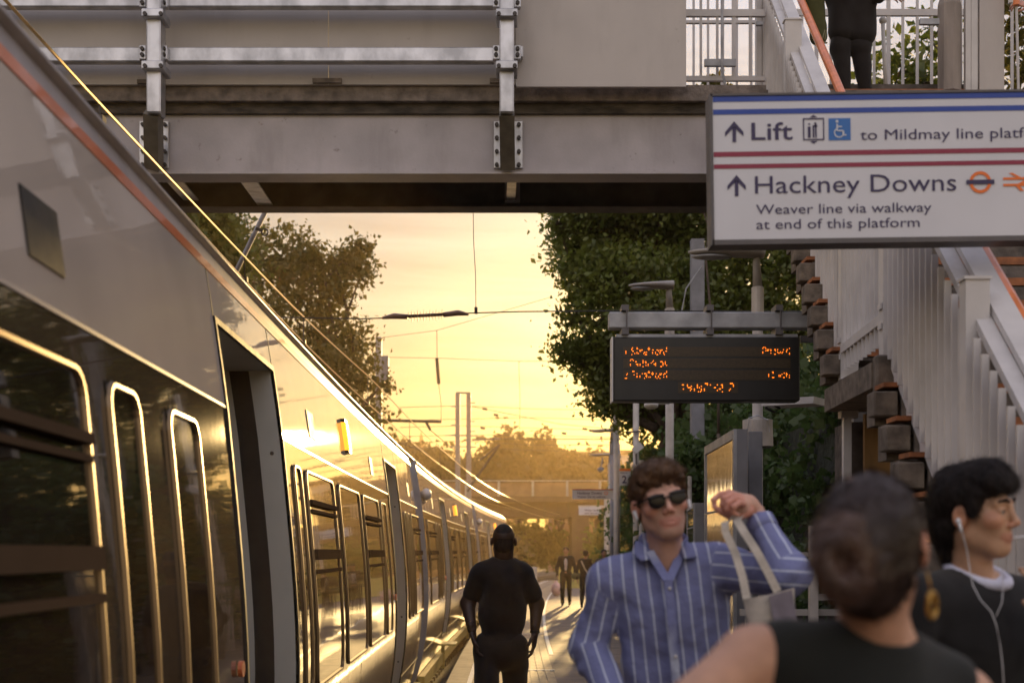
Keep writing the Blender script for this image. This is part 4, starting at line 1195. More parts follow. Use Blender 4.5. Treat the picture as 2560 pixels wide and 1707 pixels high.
mb = MB(); mb.bar(P(1868, 1384, 7.6), P(1930, 1384, 8.2), .20, .03); mb.build('perch', yh, bn)
mb = MB(); mb.bar(P(1872, 1386, 7.8), Vector((P(1872, 0, 7.8).x, 7.8, -.01)), .04, .04); mb.bar(P(1905, 1386, 8.1), Vector((P(1905, 0, 8.1).x, 8.1, -.01)), .04, .04); mb.build('leg', M['grey_pole'], bn)

# ---------------------------------------------------------------- far bridge, buildings, clutter
fb2 = thing('road_bridge', 'brown road bridge with railings crossing the line in the distance', 'bridge', P(1330, 1300, 115))
DF = 115
def fbx(name, m, x0, y0, x1, y1, d0, d1_, par=fb2):
    mb = MB(); a = P(x0, y1, d0); b = P(x1, y0, d0); mb.box((a.x, d0, a.z), (b.x, d1_, b.z)); return mb.build(name, m, par)
brk = mat('brown_bridge_steel', (.075, .045, .028), .8, var=.25, scale=1.2)
fbx('girder', brk, 700, 1255, 1700, 1292, DF, DF+6)
fbx('deck', brk, 700, 1240, 1700, 1255, DF-.6, DF+7)
for x in range(760, 1700, 60): fbx('stiffener', M['under'], x, 1257, x+3, 1292, DF-.25, DF)
for y in (1200, 1240): fbx('parapet_rail', M['galv_dull'], 700, y, 1700, y+2.5, DF, DF+.1)
for x in (1080, 1165, 1247, 1332, 1418, 1500): fbx('parapet_post', M['galv_dull'], x-3, 1201, x+3, 1240, DF+.02, DF+.15)
fbx('abutment', brk, 1500, 1255, 1720, 1400, DF+.5, DF+8); 
fbx('pier', brk, 1430, 1292, 1473, 1405, DF-.5, DF+5)
fbx('mesh_panel', mat('parapet_mesh', (.22, .14, .08), .8, var=.3, scale=.8), 1085, 1206, 1500, 1240, DF+.3, DF+.35)
bmat = mat('far_brick', (.30, .17, .08), .8, var=.2, scale=.3)
def building(x0, y0, x1, d, depth, lab, ybase=1378, wins=(4, 3), m=None):
    a = P(x0, ybase, d); b = P(x1, y0, d)
    t = thing('building', lab, 'building', ((a.x+b.x)/2, d, -1.2))
    mb = MB(); mb.box((a.x, d, -1.2), (b.x, d+depth, b.z)); mb.build('wall', m or bmat, t)
    mb = MB(); mb.box((a.x-.3, d-.3, b.z), (b.x+.3, d+depth+.3, b.z+.5)); mb.build('roof', M['under'], t)
    w = b.x-a.x; h = b.z
    for i in range(wins[0]):
        for j in range(wins[1]):
            cx = a.x + w*(i+.5)/wins[0]; cz = 1.5+(h-2)*(j+.5)/wins[1]
            mb = MB(); mb.box((cx-w*.14/wins[0]*2, d-.05, cz-1), (cx+w*.14/wins[0]*2, d+.02, cz+1)); mb.build('window', M['glass'], t)
    return t
building(1380, 1139, 1506, 190, 20, 'long flat roofed orange brown building on the horizon', wins=(7, 4))
building(1228, 1113, 1300, 230, 15, 'small square block rising behind the far round tree', wins=(3, 5))
building(1535, 1135, 1600, 170, 15, 'pale block seen between the posts near the number plate', wins=(3, 4), m=M['cream'])
building(1120, 1205, 1245, 150, 14, 'low pale building left of the road bridge parapet', wins=(5, 2), m=M['concrete'])
sp_ = thing('church_spire', 'thin dark church spire on the left horizon', 'spire', P(1053, 1378, 420)+Vector((0,0,-2.8)))
c = P(1053, 1378, 420); mb = MB(); t_ = P(1053, 1150, 420); mb.box((c.x-2.2, 418, -1.2), (c.x+2.2, 422, t_.z)); mb.build('tower', M['under'], sp_)
mb = MB(); mb.tube([t_, P(1053, 1078, 420)], [2.0, .1], 8); mb.build('spire', M['under'], sp_)
# relay boxes and signals by the track in the distance
for (x, d, w, h, lab) in ((1262, 70, .8, 1.9, 'pale equipment cabinet beyond the front of the train'), (1330, 66, .5, 1.3, 'small lit cabinet beside the tracks past the train')):
    c = P(x, 1378, d); mb = MB(); mb.bev((c.x-w/2, d, -1.2), (c.x+w/2, d+.6, -1.2+h+.8), .03); o = mb.build('equipment_cabinet', M['galv_dull']); props(o, lab, 'cabinet')
bag = MB(); random.seed(4)
c = P(1391, 1486, 51.5); c.z = .0
bv = []; 
bag.ell(c+Vector((0, 0, .24)), (.2, .2, .26), 12, 9); bag.tube([c+Vector((0, 0, .42)), c+Vector((-.03, 0, .55))], [.08, .05], 8)
o = bag.build('rubbish_bag', mat('pink_sack', (.55, .35, .32), .5, var=.2, scale=8), smooth=True, loc=tuple(c)); props(o, 'pinkish rubbish sack at the platform edge by the distant walkers', 'bag')
mb = MB(); c = P(1560, 1378, 62); mb.box((c.x-3, 62, -.01), (c.x+2.0, 62.1, 1.0)); o = mb.build('end_barrier', mat('yellow_board', (.45, .38, .12), .7)); props(o, 'low yellow and white barrier behind the distant walkers', 'barrier')
# ---------------------------------------------------------------- vegetation
def leaf_mesh(centres, normals_rand, size, rng, aspect=.6):
    n = len(centres)
    u = rng.normal(size=(n, 3)); u /= np.linalg.norm(u, axis=1)[:, None]
    w = rng.normal(size=(n, 3)); v = np.cross(u, w); v /= np.linalg.norm(v, axis=1)[:, None]
    s = size*rng.uniform(.45, 1.6, size=(n, 1))
    a = centres + u*s; b = centres + v*s*aspect; c = centres - u*s; d = centres - v*s*aspect
    k = np.cross(u, v)*s*.25
    V = np.stack([a, b+k, c, d+k], axis=1).reshape(-1, 3)
    Fc = np.arange(4*n).reshape(n, 4)
    return V, Fc
def blob_points(rng, blobs, n, cl=.5, ncl=None, shell=.55):
    """clustered points in ellipsoids; blobs = (centre, radii, weight)"""
    wsum = sum(b[2] for b in blobs); out = []
    for (c, r, w) in blobs:
        m = int(n*w/wsum); k = max(4, int((ncl or n/90)*w/wsum))
        dirs = rng.normal(size=(k, 3)); dirs /= np.linalg.norm(dirs, axis=1)[:, None]
        rad = rng.uniform(shell**3, 1.0, size=(k, 1))**(1/3.)
        cc = np.array(c) + dirs*rad*np.array(r)
        ids = rng.integers(0, k, m)
        sc = rng.uniform(.5, 1.3, size=(k, 1))*cl
        pts = cc[ids] + rng.normal(size=(m, 3))*sc[ids]*np.array([1, 1, .8])
        out.append(pts)
    return np.concatenate(out)
def limb(mb, rng, a, b, r0, r1, n=6, wob=.12):
    a, b = Vector(a), Vector(b); L = (b-a).length; pts = []
    for i in range(n+1):
        t = i/n; off = Vector(rng.normal(size=3))*wob*L*.15*(1 if 0 < i < n else 0)
        pts.append(a.lerp(b, t)+off)
    mb.tube(pts, [r0+(r1-r0)*i/n for i in range(n+1)], 8)
def tree(lab, base, blobs, n, size, m, seed, cl=.5, trunk=.22, group=None, shell=.55, name='tree', ncl=None, limbs=True):
    rng = np.random.default_rng(seed)
    t = thing(name, lab, 'tree', base, group)
    pts = blob_points(rng, blobs, n, cl, ncl, shell)
    pts = pts[pts[:, 2] > base[2]+.1]
    V, Fc = leaf_mesh(pts, None, size, rng)
    mesh_obj('crown', V, Fc, m, t)
    if limbs:
        mb = MB(); top = max(b[0][2] for b in blobs)
        cx = np.mean([b[0][0] for b in blobs]); cy_ = np.mean([b[0][1] for b in blobs])
        fork = Vector((base[0]*.6+cx*.4, base[1]*.6+cy_*.4, base[2]+(top-base[2])*.45))
        limb(mb, rng, base, fork, trunk, trunk*.6)
        mb.build('trunk', M['bark'], t, smooth=True)
        lm = MB()
        for (c, r, w) in blobs:
            limb(lm, rng, fork, c, trunk*.5, trunk*.12, 7, .3)
            for q in range(7):
                dr = rng.normal(size=3); dr /= np.linalg.norm(dr)
                limb(lm, rng, c, Vector(c)+Vector(dr*np.array(r)*.85), trunk*.16, trunk*.03, 4, .3)
        lm.build('limbs', M['bark'], t, smooth=True)
    return t
def B(x, y, d, rx, ry, w=1, rd=None):
    c = P(x, y, d); return (tuple(c), (rx*d/F, (rd if rd else (rx+ry)/2*d/F), ry*d/F), w)
# big green tree on the right, sun behind it
tree('big leafy green tree right of the bridge gap with the low sun sparkling through it', (P(1900, 0, 28).x, 28, -1.0),
     [B(1560, 585, 28, 170, 110, 1.6), B(1480, 560, 27.5, 90, 110, .7), B(1640, 760, 26.5, 190, 120, 1.9), B(1500, 690, 27, 100, 70, .7), B(1520, 900, 27.5, 85, 70, .6), B(1460, 885, 27.5, 48, 45, .22), B(1393, 560, 27.5, 26, 26, .06), B(1408, 665, 27.5, 22, 34, .05), B(1418, 872, 27.5, 28, 20, .06), B(1440, 790, 27.5, 30, 26, .07), B(1555, 985, 27.5, 75, 55, .4), B(1600, 1010, 28, 80, 60, .35),
      B(1850, 640, 27.5, 230, 170, 2.2), B(1870, 880, 27, 200, 150, 1.8), B(1660, 480, 27, 200, 90, 1.3), B(2100, 700, 27, 150, 200, 1.0)],
     78000, .056, M['leaf'], 11, cl=.21, trunk=.3, ncl=1000, shell=.3)
# lower bank of ivy and shrubs along the back of the platform
rng = np.random.default_rng(5)
for i, (x0, y0, x1, y1, zt, lab) in enumerate(((4.3, 9.5, 6.5, 15, 3.4, 'dark ivy covered hedge right behind the lamp post speakers'), (2.95, 15.5, 6.6, 24, 4.4, 'tall dark ivy mass behind the tall poster stand'), (2.6, 24, 7.5, 40, 4.6, 'far end of the ivy hedge beside the number plate'))):
    t = thing('hedge', lab, 'hedge', ((x0+x1)/2, (y0+y1)/2, -.01))
    bl = []
    for k in range(16):
        yy = y0+(y1-y0)*(k+.5)/16; xx = x0+.9+rng.uniform(-.2, .6)
        bl.append(((xx, yy, zt*.35), (1.1, 1.0, zt*.42), 1.0)); bl.append(((xx+.5, yy, zt*.75), (1.3, 1.1, zt*.28), .8))
    pts = blob_points(rng, bl, (24000, 26000, 24000)[i], .16, 700, .5); pts = pts[pts[:, 2] > .02]
    V, Fc = leaf_mesh(pts, None, (.05, .06, .075)[i], rng, .75); mesh_obj('foliage', V, Fc, M['leaf_ivy'], t)
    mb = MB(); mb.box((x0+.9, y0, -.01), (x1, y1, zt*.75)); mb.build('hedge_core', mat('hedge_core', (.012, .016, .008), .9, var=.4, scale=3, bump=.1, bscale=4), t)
# autumn tree on the left
tree('autumn tinted tree rising behind the train left of the gap', (P(760, 0, 36).x, 36, -1.0),
     [B(700, 640, 36, 105, 75, 1), B(860, 660, 36, 55, 40, .35), B(900, 615, 36, 30, 22, .1), B(780, 720, 36, 110, 70, 1.0), B(900, 690, 36, 45, 22, .15), B(830, 850, 36, 100, 90, 1.1), B(880, 930, 36, 60, 80, .6), B(960, 960, 36, 24, 18, .05), B(640, 760, 35, 110, 120, 1.1), B(760, 940, 35, 110, 110, 1.0), B(920, 1040, 37, 50, 70, .3)],
     15500, .064, M['leaf_autumn'], 23, cl=.22, trunk=.22, ncl=420, shell=.3)
tree('green tree at the far left under the bridge edge', (P(520, 0, 30).x, 30, -1.0),
     [B(500, 560, 30, 90, 70, 1), B(560, 640, 30, 60, 70, .7), B(470, 640, 30, 90, 80, .8)], 13000, .062, M['leaf'], 31, cl=.3, trunk=.15, ncl=140)
# sprigs behind the bridge railings
tree('top of a leafy tree showing through the railings beside the octagonal column', (P(2260, 0, 19).x, 19, -1.0),
     [B(2255, 165, 19, 70, 55, 1), B(2330, 110, 19, 40, 75, .8), B(2300, 210, 19, 90, 30, .8), B(2210, 215, 19, 30, 30, .3)], 620, .075, M['leaf'], 41, cl=.22, trunk=.1, ncl=70)
tree('sparse autumn leaved tree at the top right corner', (P(2570, 0, 18).x, 18, -1.0),
     [B(2545, 60, 18, 40, 60, 1), B(2560, 160, 18, 55, 60, 1)], 420, .075, M['leaf_autumn'], 43, cl=.2, trunk=.08, ncl=60)
tree('small sprig of leaves behind the left railing', (P(1800, 0, 22).x, 22, -1.0), [B(1790, 222, 22, 22, 14, 1)], 130, .07, M['leaf_autumn'], 44, cl=.1, trunk=.05, ncl=14)
# distant trees beyond the bridge
far = ((1300, 1160, 135, 95, 75, 'round hazy tree top right of the twin masts'), (1205, 1190, 140, 70, 45, 'bushy hazy tree just right of the twin masts'), (1085, 1180, 145, 65, 45, 'hazy tree below the church spire'),
       (1010, 1170, 140, 60, 50, 'hazy tree over the train roof left of the spire'), (1400, 1185, 138, 60, 38, 'low hazy tree in front of the long building'), (1500, 1190, 142, 50, 45, 'low hazy tree near the sign post'), (930, 1150, 130, 60, 80, 'hazy tree far left beyond the train roof'))
for i, (x, y, d, rx, ry, lab) in enumerate(far):
    tree(lab, (P(x, 0, d).x, d, -1.2), [B(x, y, d, rx, ry, 1), B(x-rx*.4, y+ry*.5, d, rx*.7, ry*.6, .7), B(x+rx*.45, y+ry*.5, d, rx*.6, ry*.6, .6)], 5000, .30, M['leaf_far'], 60+i, cl=.8, trunk=.4, group='distant trees beyond the bridge', ncl=80)
# shrubs under and behind the far bridge
for i, (x, y, d, rx, ry, lab) in enumerate(((1330, 1370, 122, 90, 55, 'dark shrubs under the road bridge opening'), (1540, 1370, 100, 55, 60, 'dark shrubs right of the far platform'), (1240, 1380, 95, 60, 40, 'yellowish bushes beside the far tracks'), (1180, 1360, 120, 60, 60, 'dark bushes at the left of the bridge opening'))):
    tree(lab, (P(x, 0, d).x, d, -1.2), [B(x, y, d, rx, ry, 1)], 3500, .22, M['leaf_far'] if i == 2 else M['leaf'], 80+i, cl=.5, trunk=.1, name='shrub', ncl=80, limbs=False)
# backing tree line far off and dry grass
rng = np.random.default_rng(99)
bl = [((x, 290+rng.uniform(-15, 15), 2.5), (9, 6, rng.uniform(4, 7)), 1) for x in range(-150, 160, 9)]
pts = blob_points(rng, bl, 26000, 1.6, 900, .4); V, Fc = leaf_mesh(pts, None, .55, rng)
o = mesh_obj('treeline', V, Fc, M['leaf_far'], None, loc=(0, 290, 0)); props(o, 'hazy band of distant trees along the horizon', None, None, 'stuff')
n = 16000
gx = rng.uniform(-3, 9, n); gy = rng.uniform(80, 135, n)
gx = np.where(np.abs(gx) < 0, gx, gx) + np.array([C(y) for y in gy])
base = np.stack([gx, gy, np.full(n, -1.2)], 1)
h = rng.uniform(.2, .7, n); lean = rng.normal(size=(n, 2))*.15
wv = rng.uniform(.03, .06, n)
V = np.stack([base+np.stack([-wv, 0*wv, 0*wv], 1), base+np.stack([wv, 0*wv, 0*wv], 1), base+np.stack([lean[:, 0], lean[:, 1], h], 1)], 1).reshape(-1, 3)
X0 = gx-np.array([C(y) for y in gy]); keep = np.repeat((X0 > -.4), 3)
V = V[keep]; Fc = np.arange(len(V)).reshape(-1, 3)
o = mesh_obj('dry_grass', V, Fc, M['grass'], None, loc=(2, 90, -1.2)); props(o, 'dry yellow grass beside the far tracks', None, None, 'stuff')

tree('leafy shrub covering the foot of the square grey mast', (P(1745, 0, 20).x, 20, -.01), [B(1745, 1230, 20, 85, 130, 1), B(1700, 1330, 20, 70, 90, .6)], 5200, .055, M['leaf_ivy'], 91, cl=.14, trunk=.05, name='shrub', ncl=130, limbs=False)
# ---------------------------------------------------------------- implicit-surface figure builder
def A3(v): return np.array([v[0], v[1], v[2]], dtype=np.float64)
def nrm(v): return v/np.linalg.norm(v)
def cap(a, b, r1, r2=None, k=.02, c=0, n=None, fl=1.0, uv=None, sub=False):
    return dict(t='c', a=A3(a), b=A3(b), r1=r1, r2=r1 if r2 is None else r2, k=k, c=c, n=None if n is None else nrm(A3(n)), fl=fl, uv=uv, sub=sub)
def ell(c0, r, R=None, k=.02, c=0, uv=None, sub=False):
    return dict(t='e', a=A3(c0), r=np.array(r, dtype=float), R=np.eye(3) if R is None else np.array(R), k=k, c=c, uv=uv, sub=sub)
def wobble(X, Y, Z, seed, scale, amp):
    rg = np.random.default_rng(seed); out = 0
    for i in range(9):
        d = rg.normal(size=3); d /= np.linalg.norm(d); f = scale*rg.uniform(.5, 2.2); ph = rg.uniform(0, 6.28)
        out = out + np.sin((X*d[0]+Y*d[1]+Z*d[2])*f+ph+1.4*np.sin((X*d[1]+Y*d[2]-Z*d[0])*f*.6+ph))/(.7+f/scale*.5)
    return out*amp/3.
def sdf_mesh(prims, h, pad=.03, noise=None, clip=None, lod=None):
    los = []; his = []
    for p in prims:
        if p['sub']: continue
        if p['t'] == 'c':
            r = max(p['r1'], p['r2']); los.append(np.minimum(p['a'], p['b'])-r); his.append(np.maximum(p['a'], p['b'])+r)
        else:
            r = p['r'].max(); los.append(p['a']-r); his.append(p['a']+r)
    lo = np.min(los, 0)-pad; hi = np.max(his, 0)+pad
    if clip: lo = np.maximum(lo, clip[0]); hi = np.minimum(hi, clip[1])
    n = np.maximum(4, np.ceil((hi-lo)/h).astype(int)+1)
    ax = [lo[i]+h*np.arange(n[i]) for i in range(3)]
    Fd = np.full(n, .15, dtype=np.float32); cid = np.zeros(n, dtype=np.int16); best = np.full(n, 9., dtype=np.float32)
    for pi, p in enumerate(prims):
        m = p['k']+.035
        if p['t'] == 'c':
            r = max(p['r1'], p['r2'])+m; l = np.minimum(p['a'], p['b'])-r; u = np.maximum(p['a'], p['b'])+r
        else: r = p['r'].max()+m; l = p['a']-r; u = p['a']+r
        i0 = np.clip(((l-lo)/h).astype(int), 0, n); i1 = np.clip(((u-lo)/h).astype(int)+2, 0, n)
        if np.any(i1-i0 < 1): continue
        sl = tuple(slice(i0[i], i1[i]) for i in range(3))
        X = ax[0][sl[0]][:, None, None]; Y = ax[1][sl[1]][None, :, None]; Z = ax[2][sl[2]][None, None, :]
        if p['t'] == 'c':
            ba = p['b']-p['a']; L2 = max(ba.dot(ba), 1e-9)
            dx, dy, dz = X-p['a'][0], Y-p['a'][1], Z-p['a'][2]
            t = np.clip((dx*ba[0]+dy*ba[1]+dz*ba[2])/L2, 0, 1)
            ex, ey, ez = dx-t*ba[0], dy-t*ba[1], dz-t*ba[2]
            if p['n'] is not None:
                q = (ex*p['n'][0]+ey*p['n'][1]+ez*p['n'][2])*(p['fl']-1)
                ex, ey, ez = ex+q*p['n'][0], ey+q*p['n'][1], ez+q*p['n'][2]
            d = np.sqrt(ex*ex+ey*ey+ez*ez)-(p['r1']+(p['r2']-p['r1'])*t)
        else:
            dx, dy, dz = X-p['a'][0], Y-p['a'][1], Z-p['a'][2]; R = p['R']; r = p['r']
            q = [(dx*R[0][i]+dy*R[1][i]+dz*R[2][i]) for i in range(3)]
            k0 = np.sqrt((q[0]/r[0])**2+(q[1]/r[1])**2+(q[2]/r[2])**2)
            k1 = np.sqrt((q[0]/r[0]**2)**2+(q[1]/r[1]**2)**2+(q[2]/r[2]**2)**2)
            d = k0*(k0-1)/np.maximum(k1, 1e-6)
        d = d.astype(np.float32); cur = Fd[sl]; k = p['k']
        if p['sub']:
            hh = np.clip(.5-.5*(cur+d)/k, 0, 1); Fd[sl] = cur*(1-hh)-d*hh+k*hh*(1-hh)
        else:
            hh = np.clip(.5+.5*(cur-d)/k, 0, 1); Fd[sl] = cur*(1-hh)+d*hh-k*hh*(1-hh)
            bb = best[sl]; cc = cid[sl]; w = d < bb; bb[w] = d[w]; cc[w] = pi
    if noise:
        X = ax[0][:, None, None]; Y = ax[1][None, :, None]; Z = ax[2][None, None, :]
        for (sd, sc, am) in noise: Fd = Fd + wobble(X, Y, Z, sd, sc, am).astype(np.float32)
    Fd[0] = Fd[-1] = .1; Fd[:, 0] = .1; Fd[:, -1] = .1; Fd[:, :, 0] = .1; Fd[:, :, -1] = .1
    S = Fd < 0
    c8 = [S[i:n[0]-1+i, j:n[1]-1+j, k:n[2]-1+k] for i in (0, 1) for j in (0, 1) for k in (0, 1)]
    sm = sum(c.astype(np.int8) for c in c8); act = (sm > 0) & (sm < 8)
    I = np.argwhere(act); idx = np.full(act.shape, -1, dtype=np.int64); idx[act] = np.arange(len(I))
    acc = np.zeros((len(I), 3)); cnt = np.zeros(len(I))
    off = [(i, j, k) for i in (0, 1) for j in (0, 1) for k in (0, 1)]
    for a in range(8):
        for b in range(a+1, 8):
            oa, ob = np.array(off[a]), np.array(off[b])
            if np.abs(oa-ob).sum() != 1: continue
            fa = Fd[I[:, 0]+oa[0], I[:, 1]+oa[1], I[:, 2]+oa[2]]; fb_ = Fd[I[:, 0]+ob[0], I[:, 1]+ob[1], I[:, 2]+ob[2]]
            w = (fa < 0) != (fb_ < 0); t = np.where(w, fa/np.where(w, fa-fb_, 1), 0)
            acc += np.where(w[:, None], oa+(ob-oa)*t[:, None], 0); cnt += w
    V = lo+h*(I+acc/cnt[:, None])
    Q = []
    for axd in range(3):
        sa = [slice(0, n[0]-1) if axd == 0 else slice(1, n[0]-1), slice(0, n[1]-1) if axd == 1 else slice(1, n[1]-1), slice(0, n[2]-1) if axd == 2 else slice(1, n[2]-1)]
        A = S[tuple(sa)]; sb = list(sa); sb[axd] = slice(1, n[axd]); Bm = S[tuple(sb)]
        E = np.argwhere(A != Bm)
        base = E + np.array([0 if axd == 0 else 1, 0 if axd == 1 else 1, 0 if axd == 2 else 1])
        inside = A[tuple(E.T)]
        u, v = [(1, 2), (2, 0), (0, 1)][axd]
        def g_(du, dv):
            c = base.copy(); c[:, u] -= du; c[:, v] -= dv; return idx[c[:, 0], c[:, 1], c[:, 2]]
        q = np.stack([g_(1, 1), g_(0, 1), g_(0, 0), g_(1, 0)], 1)
        q[~inside] = q[~inside][:, ::-1]; Q.append(q)
    Q = np.concatenate(Q); Q = Q[(Q >= 0).all(1)]
    ids = cid[I[:, 0], I[:, 1], I[:, 2]]
    col = np.zeros((len(V), 4)); col[:, 3] = 1; uv = np.zeros(len(V))
    for pi in np.unique(ids):
        m = ids == pi; p = prims[pi]; c = p['c']
        col[m, :3] = c if hasattr(c, '__len__') else (0, 0, 0)
        if p['uv'] is not None:
            o_, dr = p['uv']; uv[m] = (V[m]-A3(o_)) @ A3(dr)
    # soften tint borders
    deg = np.zeros(len(V)); ac = np.zeros((len(V), 4))
    for it in range(2):
        deg[:] = 0; ac[:] = 0
        for a, b in ((0, 1), (1, 2), (2, 3), (3, 0)):
            np.add.at(ac, Q[:, a], col[Q[:, b]]); np.add.at(deg, Q[:, a], 1)
        col = .5*col+.5*ac/np.maximum(deg, 1)[:, None]
    return V, Q, col, uv
def join(parts):
    V = []; Q = []; Cc = []; U = []; n = 0
    for (v, q, c, u) in parts: V.append(v); Q.append(q+n); Cc.append(c); U.append(u); n += len(v)
    return np.concatenate(V), np.concatenate(Q), np.concatenate(Cc), np.concatenate(U)
def body_obj(name, parts, m, par):
    V, Q, c, u = join(parts)
    return mesh_obj(name, V, Q, m, par, smooth=True, attrs={'tint': ('FLOAT_COLOR', c), 'u': ('FLOAT', u)})

def attrmat(name, rough=.55, spec=.35, sub=0.0, bump=.0006, bscale=220, sheen=0, var=.12, scale=30):
    m = bpy.data.materials.new(name); m.use_nodes = True; t = m.node_tree; b = t.nodes['Principled BSDF']
    a = nd(t, 'ShaderNodeAttribute'); a.attribute_name = 'tint'
    n = nd(t, 'ShaderNodeTexNoise'); n.inputs['Scale'].default_value = scale; n.inputs['Detail'].default_value = 5
    tcn = nd(t, 'ShaderNodeTexCoord'); t.links.new(tcn.outputs['Object'], n.inputs['Vector'])
    mr = nd(t, 'ShaderNodeMapRange'); mr.inputs[1].default_value = .3; mr.inputs[2].default_value = .7; mr.inputs[3].default_value = 1-var; mr.inputs[4].default_value = 1+var
    t.links.new(n.outputs['Fac'], mr.inputs[0])
    vm = nd(t, 'ShaderNodeVectorMath'); vm.operation = 'SCALE'; t.links.new(a.outputs['Color'], vm.inputs[0]); t.links.new(mr.outputs[0], vm.inputs['Scale'])
    t.links.new(vm.outputs[0], b.inputs['Base Color'])
    b.inputs['Roughness'].default_value = rough; b.inputs['Specular IOR Level'].default_value = spec
    if sub: b.inputs['Subsurface Weight'].default_value = sub; b.inputs['Subsurface Radius'].default_value = (.010, .004, .002)
    if sheen: b.inputs['Sheen Weight'].default_value = sheen; b.inputs['Sheen Roughness'].default_value = .5
    n2 = nd(t, 'ShaderNodeTexNoise'); n2.inputs['Scale'].default_value = bscale; n2.inputs['Detail'].default_value = 4; t.links.new(tcn.outputs['Object'], n2.inputs['Vector'])
    bn = nd(t, 'ShaderNodeBump'); bn.inputs['Distance'].default_value = bump; t.links.new(n2.outputs['Fac'], bn.inputs['Height']); t.links.new(bn.outputs[0], b.inputs['Normal'])
    return m
MS = attrmat('skin', .48, .4, sub=.12)
MCl = attrmat('cloth', .85, .2, sheen=.12, bump=.0012, bscale=500, var=.18, scale=14)
MHair = mat('dark_hair', (.014, .009, .007), .6, var=.5, scale=60, bump=.005, bscale=200, stretch=(1, 1, .3), spec=.22)
MHairB = mat('brown_hair', (.095, .046, .019), .55, var=.5, scale=50, bump=.006, bscale=150, stretch=(1, 1, .5), spec=.5)
MHairW = mat('smooth_brown_hair', (.034, .017, .011), .42, var=.22, scale=30, bump=.004, bscale=200, stretch=(.5, 1, .12), spec=.5)

def stripe_mat():
    m = bpy.data.materials.new('striped_shirt'); m.use_nodes = True; t = m.node_tree; b = t.nodes['Principled BSDF']
    a = nd(t, 'ShaderNodeAttribute'); a.attribute_name = 'u'
    tcn = nd(t, 'ShaderNodeTexCoord'); n = nd(t, 'ShaderNodeTexNoise'); n.inputs['Scale'].default_value = 5; n.inputs['Detail'].default_value = 2; t.links.new(tcn.outputs['Object'], n.inputs['Vector'])
    ad = nd(t, 'ShaderNodeMath', operation='MULTIPLY_ADD'); ad.inputs[1].default_value = .014; t.links.new(n.outputs['Fac'], ad.inputs[0]); t.links.new(a.outputs['Fac'], ad.inputs[2])
    dv_ = nd(t, 'ShaderNodeMath', operation='DIVIDE'); dv_.inputs[1].default_value = .039; t.links.new(ad.outputs[0], dv_.inputs[0])
    fr = nd(t, 'ShaderNodeMath', operation='FRACT'); t.links.new(dv_.outputs[0], fr.inputs[0])
    s1 = nd(t, 'ShaderNodeMath', operation='SUBTRACT'); s1.inputs[1].default_value = .5; t.links.new(fr.outputs[0], s1.inputs[0])
    ab = nd(t, 'ShaderNodeMath', operation='ABSOLUTE'); t.links.new(s1.outputs[0], ab.inputs[0])
    mr = nd(t, 'ShaderNodeMapRange'); mr.inputs[1].default_value = .055; mr.inputs[2].default_value = .10; mr.inputs[3].default_value = 1; mr.inputs[4].default_value = 0; t.links.new(ab.outputs[0], mr.inputs[0])
    n2 = nd(t, 'ShaderNodeTexNoise'); n2.inputs['Scale'].default_value = 300; n2.inputs['Detail'].default_value = 2; t.links.new(tcn.outputs['Object'], n2.inputs['Vector'])
    mx0 = nd(t, 'ShaderNodeMix', data_type='RGBA'); mx0.inputs[6].default_value = (.15, .165, .32, 1); mx0.inputs[7].default_value = (.24, .255, .43, 1); t.links.new(n2.outputs['Fac'], mx0.inputs[0])
    mx = nd(t, 'ShaderNodeMix', data_type='RGBA'); mx.inputs[7].default_value = (.52, .56, .68, 1); t.links.new(mr.outputs[0], mx.inputs[0]); t.links.new(mx0.outputs[2], mx.inputs[6])
    t.links.new(mx.outputs[2], b.inputs['Base Color']); b.inputs['Roughness'].default_value = .85; b.inputs['Specular IOR Level'].default_value = .2
    n3 = nd(t, 'ShaderNodeTexNoise'); n3.inputs['Scale'].default_value = 26; n3.inputs['Detail'].default_value = 5; t.links.new(tcn.outputs['Object'], n3.inputs['Vector'])
    bn = nd(t, 'ShaderNodeBump'); bn.inputs['Distance'].default_value = .010; bn.inputs['Strength'].default_value = .8; t.links.new(n3.outputs['Fac'], bn.inputs['Height']); t.links.new(bn.outputs[0], b.inputs['Normal'])
    return m
MStripe = stripe_mat()

